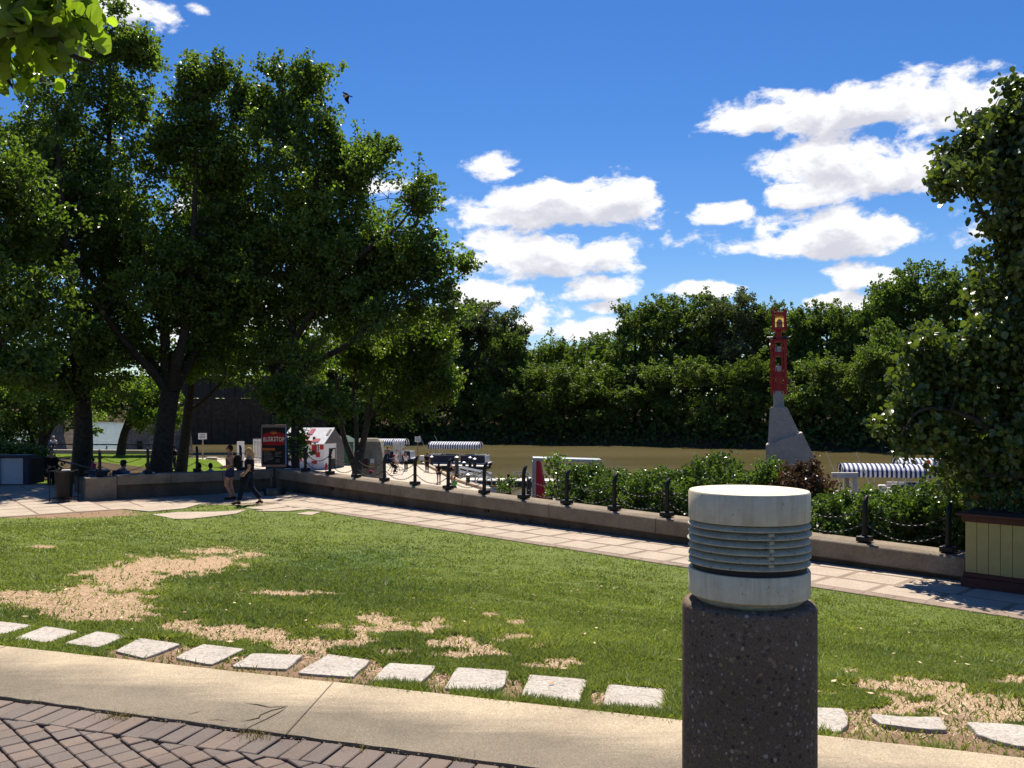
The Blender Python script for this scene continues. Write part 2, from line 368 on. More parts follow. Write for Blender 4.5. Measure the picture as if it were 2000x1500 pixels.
def cap_paint():
    m, nt, b = base_mat('cap_paint')
    n = noise_node(nt, 9, 8, .7); n2 = noise_node(nt, 70, 4, .7)
    r = ramp_node(nt, n.outputs['Fac'], [(.30, (.52, .46, .31)), (.55, (.67, .60, .42))])
    ch = ramp_node(nt, n2.outputs['Fac'], [(.655, (0, 0, 0)), (.69, (1, 1, 1))])
    col = mixc(nt, ch.outputs[0], r.outputs[0], (.2, .16, .11))
    nt.links.new(col, b.inputs['Base Color']); b.inputs['Roughness'].default_value = .5
    mp = nt.nodes.new('ShaderNodeMapping'); mp.inputs['Scale'].default_value = (45, 45, 5); tc = nt.nodes.new('ShaderNodeTexCoord'); nt.links.new(tc.outputs['Object'], mp.inputs['Vector'])
    n3 = nt.nodes.new('ShaderNodeTexNoise'); n3.inputs['Scale'].default_value = 1; n3.inputs['Detail'].default_value = 6; n3.inputs['Roughness'].default_value = .7; nt.links.new(mp.outputs[0], n3.inputs['Vector'])
    col = mixc(nt, 1.0, col, ramp_node(nt, n3.outputs['Fac'], [(.3, (.80, .76, .68)), (.55, (1, 1, 1))]).outputs[0], 'MULTIPLY'); nt.links.new(col, b.inputs['Base Color'])
    bump_node(nt, b, n2.outputs['Fac'], .12, .002); return m
M['cap_paint'] = cap_paint()
def louvre_paint():
    m, nt, b = base_mat('louvre_paint')
    n = noise_node(nt, 22, 6, .7); n2 = noise_node(nt, 95, 5, .75)
    r = ramp_node(nt, n.outputs['Fac'], [(.3, (.32, .305, .215)), (.62, (.47, .445, .32))])
    ch = ramp_node(nt, n2.outputs['Fac'], [(.58, (0, 0, 0)), (.62, (1, 1, 1))])
    col = mixc(nt, ch.outputs[0], r.outputs[0], (.13, .10, .075))
    nt.links.new(col, b.inputs['Base Color']); b.inputs['Roughness'].default_value = .6
    bump_node(nt, b, n2.outputs['Fac'], .5, .003); return m
M['louvre'] = louvre_paint()
def amber():
    m, nt, b = base_mat('amber_glass')
    n = noise_node(nt, 3, 3); r = ramp_node(nt, n.outputs['Fac'], [(.3, (.75, .6, .3)), (.7, (.85, .7, .4))])
    nt.links.new(r.outputs[0], b.inputs['Base Color']); b.inputs['Roughness'].default_value = .5
    tr = nt.nodes.new('ShaderNodeBsdfTranslucent'); nt.links.new(r.outputs[0], tr.inputs[0])
    ms = nt.nodes.new('ShaderNodeMixShader'); ms.inputs[0].default_value = .85
    nt.links.new(b.outputs[0], ms.inputs[1]); nt.links.new(tr.outputs[0], ms.inputs[2]); nt.links.new(ms.outputs[0], nt.nodes['Material Output'].inputs[0])
    return m
M['amber_glass'] = amber()
def canvas(name, blue):
    m, nt, b = base_mat(name)
    tc = nt.nodes.new('ShaderNodeTexCoord'); sp = nt.nodes.new('ShaderNodeSeparateXYZ'); nt.links.new(tc.outputs['Object'], sp.inputs[0])
    w = nt.nodes.new('ShaderNodeMath'); w.operation = 'FRACT'
    s = nt.nodes.new('ShaderNodeMath'); s.operation = 'MULTIPLY'; s.inputs[1].default_value = 1 / .25; nt.links.new(sp.outputs[0], s.inputs[0]); nt.links.new(s.outputs[0], w.inputs[0])
    g = nt.nodes.new('ShaderNodeMath'); g.operation = 'GREATER_THAN'; g.inputs[1].default_value = .5; nt.links.new(w.outputs[0], g.inputs[0])
    col = mixc(nt, g.outputs[0], blue, (.8, .8, .8)); nt.links.new(col, b.inputs['Base Color']); b.inputs['Roughness'].default_value = .8
    tr = nt.nodes.new('ShaderNodeBsdfTranslucent'); nt.links.new(col, tr.inputs[0])
    ms = nt.nodes.new('ShaderNodeMixShader'); ms.inputs[0].default_value = .3
    nt.links.new(b.outputs[0], ms.inputs[1]); nt.links.new(tr.outputs[0], ms.inputs[2]); nt.links.new(ms.outputs[0], nt.nodes['Material Output'].inputs[0])
    return m
M['canvas'] = canvas('canvas', (.012, .03, .14))

def curb_mat():
    m = M['curb']; nt = m.node_tree; b = nt.nodes['Principled BSDF']
    src = b.inputs['Base Color'].links[0].from_socket
    geo = nt.nodes.new('ShaderNodeNewGeometry'); dt = nt.nodes.new('ShaderNodeVectorMath'); dt.operation = 'DOT_PRODUCT'; dt.inputs[1].default_value = (.3117, .950, 0)
    nt.links.new(geo.outputs['Position'], dt.inputs[0])
    st = nt.nodes.new('ShaderNodeMapping'); st.inputs['Rotation'].default_value = (0, 0, math.radians(18)); st.inputs['Scale'].default_value = (.5, 5, 1)
    nt.links.new(geo.outputs['Position'], st.inputs['Vector'])
    n = nt.nodes.new('ShaderNodeTexNoise'); n.inputs['Scale'].default_value = 1.6; n.inputs['Detail'].default_value = 8; n.inputs['Roughness'].default_value = .65
    nt.links.new(st.outputs[0], n.inputs['Vector'])
    a = nt.nodes.new('ShaderNodeMath'); a.operation = 'MULTIPLY_ADD'; a.inputs[1].default_value = .55; nt.links.new(n.outputs['Fac'], a.inputs[0]); nt.links.new(dt.outputs['Value'], a.inputs[2])
    r = ramp_node(nt, a.outputs[0], [(0, (1, 1, 1)), (1, (1, 1, 1))])
    mr = nt.nodes.new('ShaderNodeMapRange'); mr.inputs['From Min'].default_value = 4.08; mr.inputs['From Max'].default_value = 4.38
    nt.links.new(a.outputs[0], mr.inputs[0])
    worn = mixc(nt, mr.outputs[0], (.60, .60, .60), (1.30, 1.26, 1.18))       # walked-on grey strip, cleaner cream edge by the grass
    nt.links.new(mixc(nt, 1.0, src, worn, 'MULTIPLY'), b.inputs['Base Color'])
    nt.nodes.remove(r)
curb_mat()

M['leaf_cotton'] = leafy('leaf_cotton', (.055, .095, .018), (.165, .235, .042), .54, .36, .55)
M['leaf_cotton2'] = leafy('leaf_cotton2', (.07, .115, .02), (.19, .26, .045), .55, .36, .55)
M['leaf_linden'] = leafy('leaf_linden', (.04, .065, .016), (.13, .165, .042), .38, .33, .6)
M['leaf_near'] = leafy('leaf_near', (.08, .13, .02), (.27, .34, .05), .62, .3, .6, (1.2, 1.4, .4))
M['leaf_bush'] = leafy('leaf_bush', (.04, .07, .014), (.15, .22, .045), .38, .32, .6)
M['leaf_bush_red'] = leafy('leaf_bush_red', (.04, .03, .014), (.12, .075, .04), .3, .4, .4, (1.3, .9, .6))
M['leaf_far'] = leafy('leaf_far', (.055, .09, .022), (.155, .215, .05), .47, .5, .3)
M['leaf_far_light'] = leafy('leaf_far_light', (.052, .085, .018), (.135, .19, .036), .46, .5, .3)
M['leaf_far_grey'] = leafy('leaf_far_grey', (.045, .06, .026), (.12, .15, .07), .42, .4, .5)
M['flower_red'] = leafy('flower_red', (.4, .03, .015), (.65, .06, .02), .3, .5, .3, (1, 1, 1))
M['grass_blade'] = leafy('grass_blade', (.105, .15, .03), (.29, .345, .075), .42, .5, .3, (1.1, 1.05, .6))

def lawn_mat():
    m, nt, b = base_mat('lawn')
    at = nt.nodes.new('ShaderNodeAttribute'); at.attribute_name = 'dry'
    ad = nt.nodes.new('ShaderNodeAttribute'); ad.attribute_name = 'dirt'
    ak = nt.nodes.new('ShaderNodeAttribute'); ak.attribute_name = 'lush'
    n1 = noise_node(nt, 1.2, 8, .68, 'World'); n2 = noise_node(nt, 42, 5, .75, 'World'); n3 = noise_node(nt, 9, 5, .7, 'World')
    g = ramp_node(nt, n1.outputs['Fac'], [(.3, (.09, .125, .025)), (.55, (.135, .175, .034)), (.75, (.18, .21, .046))])
    f = ramp_node(nt, n2.outputs['Fac'], [(.3, (.45, .45, .45)), (.7, (1.4, 1.4, 1.4))])
    gc = mixc(nt, 1.0, g.outputs[0], f.outputs[0], 'MULTIPLY')
    gc = mixc(nt, ak.outputs['Fac'], gc, mixc(nt, 1.0, gc, (.62, .80, 1.1), 'MULTIPLY'))
    s = ramp_node(nt, n3.outputs['Fac'], [(.3, (.36, .23, .135)), (.7, (.52, .36, .225))])
    sc = mixc(nt, 1.0, s.outputs[0], ramp_node(nt, n2.outputs['Fac'], [(.3, (.7, .7, .7)), (.7, (1.15, 1.15, 1.15))]).outputs[0], 'MULTIPLY')
    col = mixc(nt, at.outputs['Fac'], gc, sc)
    col = mixc(nt, ad.outputs['Fac'], col, mixc(nt, n3.outputs['Fac'], (.15, .09, .055), (.36, .235, .15)))
    nt.links.new(col, b.inputs['Base Color']); b.inputs['Roughness'].default_value = .9; b.inputs['Specular IOR Level'].default_value = .15
    bump_node(nt, b, n2.outputs['Fac'], .9, .03); return m
M['lawn'] = lawn_mat()
M['turf'] = plain('turf', (.12, .17, .022), (.06, .10, .012), 2.2, 1.0, bump=.8, bscale=25, coord='World', bdist=.03, spec=.02)

def water_mat():
    m, nt, b = base_mat('water')
    geo = nt.nodes.new('ShaderNodeNewGeometry'); mp = nt.nodes.new('ShaderNodeMapping'); mp.inputs['Scale'].default_value = (.25, 1.0, 1)
    mp.inputs['Rotation'].default_value = (0, 0, math.radians(12))
    nt.links.new(geo.outputs['Position'], mp.inputs['Vector'])
    n = nt.nodes.new('ShaderNodeTexNoise'); n.inputs['Scale'].default_value = .8; n.inputs['Detail'].default_value = 6; n.inputs['Roughness'].default_value = .6
    n2 = nt.nodes.new('ShaderNodeTexNoise'); n2.inputs['Scale'].default_value = .07; n2.inputs['Detail'].default_value = 5
    for k in (n, n2): nt.links.new(mp.outputs[0], k.inputs['Vector'])
    r = ramp_node(nt, n2.outputs['Fac'], [(.35, (.080, .064, .024)), (.65, (.115, .092, .038))])
    nt.links.new(r.outputs[0], b.inputs['Base Color']); b.inputs['Roughness'].default_value = .18; b.inputs['IOR'].default_value = 1.33
    b.inputs['Specular IOR Level'].default_value = .38
    bump_node(nt, b, n.outputs['Fac'], .5, .22); return m
M['water'] = water_mat()

# ------------------------------------------------------------------ ground heights
NC = (.3117, .950); CC = 4.25; CB = 3.48; HI = 1.5         # kerb edge, brick edge, upper level
def d_curb(x, y): return NC[0] * x + NC[1] * y - CC
def d_path(x, y): return (19.5 - (x + y)) / 1.41421
def d_left(x, y): return .6 * (x + 13.6) - .8 * (y - 23.5)
def z_lawn(x, y):
    x = np.asarray(x, float); y = np.asarray(y, float)
    d1 = np.maximum(d_curb(x, y), 0); a = np.maximum(d_path(x, y), 0); b = np.maximum(d_left(x, y), 0)
    dm = np.minimum(a, b); t = d1 / np.maximum(d1 + dm, 1e-3)
    t = np.clip(t / .9, 0, 1); f = .65 * t + .35 * smooth(0, 1, t)
    return (HI - .03) * (1 - f) - .012 * f
def on_lawn(px, py):
    lo, hi = 2.5, 40.0; u = (px - 1000) / F; w = (HZ - py) / F
    ys = np.linspace(lo, hi, 4000); zr = CZ + w * ys; below = zr <= z_lawn(u * ys, ys)
    k = int(np.argmax(below)) if below.any() else len(ys) - 1
    Y = ys[k]; return Vector((u * Y, Y, float(z_lawn(u * Y, Y))))

NEAR = ([-500, -60, -30, -15, -8.6, -4.3, -1, 8, 16, 40, 120, 500], [72, 72, 100, 91, 88.5, 69.5, 61.5, 51, 48.6, 42, 22, -60])
FAR = ([-500, -140, -80, -52, -15, 20, 54, 120, 500], [420, 330, 265, 147, 151, 141, 118, 95, 10])
def z_ground(x, y):
    x = np.asarray(x, float); y = np.asarray(y, float)
    yn = np.interp(x, *NEAR); yf = np.interp(x, *FAR)
    s = (x + y - 23.6) / 1.414
    z1 = -.2 - 2.95 * smooth(0, 20, s)
    near = np.where(y > yn - 1.0, -3.15 - 2.2 * smooth(-1.0, 2.0, y - yn), z1)
    far = -5.2 + 3.6 * smooth(-1.5, 5, y - yf) + 1.6 * smooth(5, 25, y - yf) + .5 * fbm2(x * .11, y * .11)
    return np.where(y < (yn + yf) / 2, near, far)

def grid_mesh(name, X, Y, Z, keep=None):
    r, c = X.shape
    v = np.stack([X, Y, Z], -1).reshape(-1, 3)
    i = np.arange(r * c).reshape(r, c)
    f = np.stack([i[:-1, :-1], i[:-1, 1:], i[1:, 1:], i[1:, :-1]], -1).reshape(-1, 4)
    if keep is not None:
        kk = keep.reshape(-1); f = f[kk[f].any(1)]
    return raw_mesh(name, v, f)
def raw_mesh(name, v, f, smooth_=True):
    me = bpy.data.meshes.new(name); v = np.asarray(v, np.float32); f = np.asarray(f, np.int32); k = f.shape[1]
    me.vertices.add(len(v)); me.vertices.foreach_set('co', v.ravel())
    me.loops.add(f.size); me.loops.foreach_set('vertex_index', f.ravel())
    me.polygons.add(len(f)); me.polygons.foreach_set('loop_start', np.arange(0, f.size, k, dtype=np.int32)); me.polygons.foreach_set('loop_total', np.full(len(f), k, np.int32))
    me.polygons.foreach_set('use_smooth', np.full(len(f), smooth_, bool))
    me.update(calc_edges=True); me.validate(); return me
def fattr(me, name, vals, domain='POINT'):
    a = me.attributes.new(name, 'FLOAT', domain); a.data.foreach_set('value', np.asarray(vals, np.float32))

# ------------------------------------------------------------------ the setting
def build_ground():
    t = np.linspace(-1, 1, 150); xs = np.sign(t) * (np.abs(t) * 60 + np.abs(t) ** 5 * 2400)
    ys = np.concatenate([np.linspace(-30, 14, 6), np.linspace(15, 190, 170), 190 + np.geomspace(2, 3500, 40)])
    X, Y = np.meshgrid(xs, ys); Z = z_ground(X, Y)
    Z = np.where((X + Y < 23.4) & (Y < 40), -.6, Z)
    o = link_mesh('ground', grid_mesh('ground', X, Y, Z), M['earth']); tag(o, kind='structure', label='dark bare earth bank sloping down to the river')
    W = MB(); W.add([(-2500, -400, -3.5), (2500, -400, -3.5), (2500, 3000, -3.5), (-2500, 3000, -3.5)], [(0, 1, 2, 3)])
    tag(W.build('water', M['water']), kind='structure', label='muddy brown river water between the two banks')
build_ground()

# --- lawn with worn straw patches
PATCH = [(60, 1172, 70, 18, 1.0), (190, 1180, 110, 36, 1.5), (240, 1130, 80, 26, 1.3), (330, 1105, 110, 18, 1.2), (410, 1100, 45, 16, 1.3), (210, 1205, 60, 12, 1.1),
         (20, 1160, 50, 10, .9), (360, 1222, 50, 14, 1.2), (440, 1235, 60, 18, 1.0), (520, 1240, 50, 16, 1.1), (590, 1262, 60, 16, 1.2), (700, 1240, 45, 22, .95), (690, 1252, 40, 10, 1.0), (745, 1225, 30, 12, 1.0), (870, 1255, 60, 9, .95), (1000, 1245, 40, 7, .9), (640, 1225, 40, 8, .9), (960, 1275, 50, 8, .9), (1080, 1300, 50, 6, .8), (480, 1085, 40, 5, .8), (420, 1075, 60, 6, .8),
         (770, 1272, 34, 8, .9), (890, 1280, 40, 7, 1.0), (945, 1265, 30, 8, .9), (1060, 1262, 42, 6, 1.0), (1105, 1290, 34, 7, 1.0), (820, 1215, 60, 7, .7), (960, 1198, 22, 5, .8), (1010, 1215, 20, 7, .75),
         (88, 1068, 22, 4, 1.0), (720, 1205, 60, 10, .7), (560, 1158, 70, 7, .62), (850, 1225, 80, 10, .7),
         (1790, 1345, 90, 22, 1.2), (1900, 1380, 110, 26, 1.3), (1700, 1340, 40, 12, 1.0), (1960, 1395, 90, 16, 1.3), (1780, 1380, 70, 18, 1.0), (1660, 1308, 16, 5, .9), (1590, 1355, 40, 8, .9), (1985, 1330, 40, 10, .8)]
DIRT = [(340, 1288, 60, 14, 1.0), (440, 1310, 60, 12, 1.1), (500, 1300, 40, 12, 1.1), (600, 1322, 60, 12, 1.0), (610, 1290, 30, 10, .9), (720, 1315, 20, 16, 1.0), (860, 1335, 16, 12, .9), (1000, 1350, 12, 14, .7), (1170, 1368, 10, 12, .9),
        (1680, 1420, 30, 20, 1.2), (1780, 1440, 120, 14, 1.2), (1880, 1440, 30, 22, 1.1), (1950, 1470, 60, 9, 1.0), (1860, 1405, 25, 10, .9), (300, 1262, 20, 8, .8), (250, 1278, 30, 6, .8), (100, 1002, 100, 5, 1.4)]
def lawn_masks(x, y, z):
    px = 1000 + F * x / y; py = HZ + F * (CZ - z) / y
    def blob(lst):
        s = np.full(np.shape(x), -1.0)
        for a, b, rx, ry, k in lst:
            q = np.sqrt(((px - a) / rx) ** 2 + ((py - b) / ry) ** 2); s = np.maximum(s, k * (1.25 - q))
        return s
    n = fbm2(x * 2.6, y * 2.6, 5) - .5; n2 = fbm2(x * 9 + 40, y * 9, 3) - .5
    dry = smooth(-.12, .42, np.maximum(blob(PATCH), -.75) * 1.2 + 1.7 * n + 2.3 * n2)
    dirt = smooth(-.45, .1, blob([(a, b, rx * 1.35, ry * 1.4, k) for a, b, rx, ry, k in DIRT]) + 1.0 * n + .8 * n2)
    lush = smooth(.1, .7, blob([(650, 1140, 270, 60, 1.0), (700, 1110, 160, 40, 1.0), (420, 1160, 140, 40, .8), (60, 1205, 120, 14, 1), (500, 1200, 200, 30, .8), (800, 1260, 260, 36, .7)]) + 1.2 * n)
    return dry, dirt, lush
def build_lawn():
    us = np.concatenate([np.linspace(-2.6, -.75, 60)[:-1], np.linspace(-.75, .75, 480), np.linspace(.75, 2.6, 60)[1:]])
    ys = np.geomspace(2.2, 34, 430)
    U, Y = np.meshgrid(us, ys); X = U * Y
    keep = (d_curb(X, Y) > -.12) & (d_path(X, Y) > -.12) & (d_left(X, Y) > -.12)
    Z = z_lawn(X, Y); n = fbm2(X * 3, Y * 3, 3) - .5
    inner = np.minimum(np.minimum(smooth(0.05, .6, d_curb(X, Y)), smooth(0.05, .6, d_path(X, Y))), smooth(0.05, .6, d_left(X, Y)))
    dry, dirt, lush = lawn_masks(X, Y, Z)
    Z = Z + .03 * n * inner - .018 * np.maximum(dry, dirt) * inner
    me = grid_mesh('lawn', X, Y, Z, keep)
    # validate keeps vertex order, so the masks still line up
    for nm, a in (('dry', dry), ('dirt', dirt), ('lush', lush)): fattr(me, nm, a.ravel())
    o = link_mesh('lawn', me, M['lawn']); tag(o, kind='structure', label='sloping green lawn with worn straw-coloured patches')
    return o
LAWN = build_lawn()

def in_poly(px, py, poly):
    inside = np.zeros(np.shape(px), bool); j = len(poly) - 1
    for i in range(len(poly)):
        xi, yi = poly[i]; xj, yj = poly[j]
        c = ((yi > py) != (yj > py)) & (px < (xj - xi) * (py - yi) / (yj - yi + 1e-12) + xi); inside ^= c; j = i
    return inside

STONES = [[(-40, 1212), (63, 1224), (5, 1242), (-80, 1233)], [(88, 1226), (153, 1236), (93, 1259), (27, 1250)], [(188, 1236), (250, 1245), (190, 1268), (126, 1259)],
          [(272, 1249), (353, 1261), (282, 1289), (224, 1275)], [(397, 1261), (478, 1271), (412, 1302), (341, 1288)], [(492, 1279), (592, 1283), (560, 1311), (452, 1305)],
          [(640, 1281), (724, 1293), (690, 1326), (580, 1318)], [(760, 1298), (853, 1304), (820, 1341), (727, 1332)], [(893, 1307), (995, 1314), (985, 1342), (962, 1358), (866, 1348)],
          [(1034, 1321), (1146, 1331), (1131, 1379), (1017, 1366)], [(1188, 1340), (1306, 1350), (1301, 1393), (1178, 1384)], [(1370, 1360), (1470, 1370), (1470, 1415), (1365, 1408)],
          [(1545, 1384), (1648, 1388), (1658, 1416), (1640, 1434), (1545, 1432)], [(1698, 1398), (1762, 1404), (1836, 1404), (1850, 1430), (1800, 1428), (1718, 1418)], [(1887, 1414), (1990, 1420), (2080, 1436), (2090, 1468), (1985, 1462), (1910, 1440)]]
FLAGS = [[(240, 995), (318, 987.5), (392, 985), (360, 994), (292, 1000)], [(296, 1006), (352, 1001), (420, 1001), (376, 1014.5), (340, 1015)], [(422, 1000.5), (482, 996.5), (462, 1004), (380, 1014)],
         [(478, 993.5), (540, 985.5), (568, 990), (515, 996.5)], [(542, 985), (602, 983), (630, 991), (572, 993)], [(498, 999.5), (515, 997), (570, 991), (622, 994), (560, 999.5)], [(578, 1005), (600, 1000.5), (628, 1001), (608, 1007)], [(402, 983.5), (440, 981), (520, 975), (540, 981), (470, 984)],
         [(628, 997.5), (668, 999), (700, 1004), (650, 1001.5)]]
def round_poly(p, r=.25, n=3):
    out = []; m = len(p)
    for i in range(m):
        a, b, c = Vector(p[i - 1]), Vector(p[i]), Vector(p[(i + 1) % m])
        la, lc = min(r, (a - b).length * .4), min(r, (c - b).length * .4)
        s, e = b + (a - b).normalized() * la, b + (c - b).normalized() * lc
        for k in range(n + 1):
            t = k / n; out.append(s * (1 - t) ** 2 + b * 2 * t * (1 - t) + e * t * t)
    return out
STONE_POLYS = []
def build_stones():
    rng = random.Random(3)
    for i, q in enumerate(STONES + FLAGS):
        pts = [on_lawn(*p) for p in q]
        pl = round_poly([Vector((p.x, p.y)) for p in pts], .035 if i < len(STONES) else .03)
        jit = []
        for a, b in zip(pl, pl[1:] + pl[:1]):
            jit.append(a + Vector((rng.uniform(-1, 1), rng.uniform(-1, 1))) * .004)
            if (b - a).length > .12:
                for t in (.33, .66): jit.append(a.lerp(b, t) + Vector((rng.uniform(-1, 1), rng.uniform(-1, 1))) * .006)
        pl = jit
        STONE_POLYS.append([(p.x, p.y) for p in pl])
        z = [float(z_lawn(p.x, p.y)) + (.012 if i < len(STONES) else .022) for p in pl]
        mb = MB(); mb.prism([(p.x, p.y) for p in pl], [a - .08 for a in z], z)
        mb.build('stepping_stone' if i < len(STONES) else 'paving_slab', M['slab_pale'] if i < len(STONES) else M['slab'], LAWN, bevel=.006)
build_stones()

def build_grass():
    rs = np.random.RandomState(4); n = 1900000
    # blades: thick near the viewer's end of the lawn, sparser (and counted in tufts) towards the far path
    iy = rs.rand(n); Y = 1 / (1 / 3.4 * (1 - iy) + 1 / 27.0 * iy); U = rs.uniform(-.85, 1.0, n); X = U * Y
    ok = (d_curb(X, Y) > .012) & (d_path(X, Y) > -.01) & (d_left(X, Y) > .0)
    X, Y = X[ok], Y[ok]; Z = z_lawn(X, Y)
    dry, dirt, lush = lawn_masks(X, Y, Z)
    keepp = rs.rand(len(X)) > np.maximum(dry * .972, dirt * .97)
    for pl in STONE_POLYS: keepp &= ~in_poly(X, Y, pl)
    # weeds crowd along the kerb
    X, Y, Z, dry, lush, dirt = (a[keepp] for a in (X, Y, Z, dry, lush, dirt))
    m = min(len(X), 640000); X, Y, Z, dry, lush, dirt = (a[:m] for a in (X, Y, Z, dry, lush, dirt))
    clump = fbm2(X * 1.6, Y * 1.6, 4); edge = smooth(.35, .02, d_curb(X, Y)) * smooth(.45, .62, fbm2(X * 3 + 9, Y * 3, 3))
    h = rs.uniform(.010, .024, m) * (.6 + .7 * clump) * (1 + 1.5 * edge) * (1 + .25 * lush) * (1 + Y / 40) * (1 + 1.6 * smooth(.66, .74, fbm2(X * 2.3 + 31, Y * 2.3, 4)))
    h = np.minimum(h, .055 + .0 * Y); w = rs.uniform(.003, .0055, m) * (.7 + Y / 7.0)
    ang = rs.uniform(0, 2 * np.pi, m); lean = rs.uniform(.3, 1.8, m) * h; la = rs.uniform(0, 2 * np.pi, m)
    dx, dy = np.cos(ang) * w, np.sin(ang) * w
    v = np.empty((m, 3, 3), np.float32)
    v[:, 0] = np.stack([X - dx, Y - dy, Z - .006], -1); v[:, 1] = np.stack([X + dx, Y + dy, Z - .006], -1)
    v[:, 2] = np.stack([X + np.cos(la) * lean, Y + np.sin(la) * lean, Z + h], -1)
    me = raw_mesh('grass', v.reshape(-1, 3), np.arange(m * 3).reshape(-1, 3), False)
    big = fbm2(X * .55 + 5, Y * .55, 4)
    var = np.clip(rs.uniform(0, .62, m) + .9 * (big - .5) - .22 * lush + np.where(rs.rand(m) < .025, .5, 0), 0, 1)
    fattr(me, 'var', var, 'FACE')
    tag(link_mesh('grass', me, M['grass_blade']), 'short mown green grass blades covering the lawn', 'grass', kind='stuff')
build_grass()

def build_straw():
    rs = np.random.RandomState(14); n = 500000
    iy = rs.rand(n); Y = 1 / (1 / 3.4 * (1 - iy) + 1 / 20.0 * iy); X = rs.uniform(-.8, .9, n) * Y
    ok = (d_curb(X, Y) > .01) & (d_path(X, Y) > 0) & (d_left(X, Y) > 0); X, Y = X[ok], Y[ok]; Z = z_lawn(X, Y)
    dry, dirt, lush = lawn_masks(X, Y, Z); k = rs.rand(len(X)) < np.maximum(dry * .95, dirt * .35) + .01
    for pl in STONE_POLYS: k &= ~in_poly(X, Y, pl)
    X, Y, Z = X[k][:42000], Y[k][:42000], Z[k][:42000] - .014; m = len(X)
    ln = rs.uniform(.02, .05, m); a = rs.uniform(0, 6.28, m); w = rs.uniform(.0015, .003, m) * (.7 + Y / 7); h = rs.uniform(.002, .009, m)
    dx, dy = -np.sin(a) * w, np.cos(a) * w; v = np.empty((m, 3, 3), np.float32)
    v[:, 0] = np.stack([X - dx, Y - dy, Z], -1); v[:, 1] = np.stack([X + dx, Y + dy, Z], -1); v[:, 2] = np.stack([X + np.cos(a) * ln, Y + np.sin(a) * ln, Z + h], -1)
    me = raw_mesh('dry_grass', v.reshape(-1, 3), np.arange(m * 3).reshape(-1, 3), False); fattr(me, 'var', rs.rand(m), 'FACE')
    tag(link_mesh('dry_grass', me, leafy('straw_blade', (.30, .19, .11), (.56, .42, .28), .25, .6, .2, (1, .95, .8))), 'dead straw stubble lying in the worn lawn patches', 'dry grass', kind='stuff')
build_straw()

def build_litter():
    rs = np.random.RandomState(77); n = 170; Y = rs.uniform(4.2, 16, n); X = rs.uniform(-.6, .6, n) * Y
    ok = (d_curb(X, Y) > .05) & (d_path(X, Y) > .05) & (d_left(X, Y) > .05); X, Y = X[ok], Y[ok]; Z = z_lawn(X, Y) + .022; n = len(X)
    a = rs.uniform(0, 6.28, n); l = rs.uniform(.012, .03, n); w = l * .5; t = rs.uniform(-.3, .3, n)
    ca, sa = np.cos(a), np.sin(a); v = np.stack([np.stack([X - ca * l, Y - sa * l, Z], -1), np.stack([X - sa * w, Y + ca * w, Z + t * w], -1), np.stack([X + ca * l, Y + sa * l, Z + .004], -1), np.stack([X + sa * w, Y - ca * w, Z - t * w], -1)], 1)
    me = raw_mesh('leaf_litter', v.reshape(-1, 3), np.arange(n * 4).reshape(-1, 4), False); fattr(me, 'var', rs.rand(n), 'FACE')
    tag(link_mesh('leaf_litter', me, leafy('litter_leaf', (.28, .12, .04), (.6, .48, .3), .2, .6, .2, (1, .9, .7))), 'scattered tan and orange fallen leaves on the lawn', 'leaf litter', kind='stuff')
build_litter()

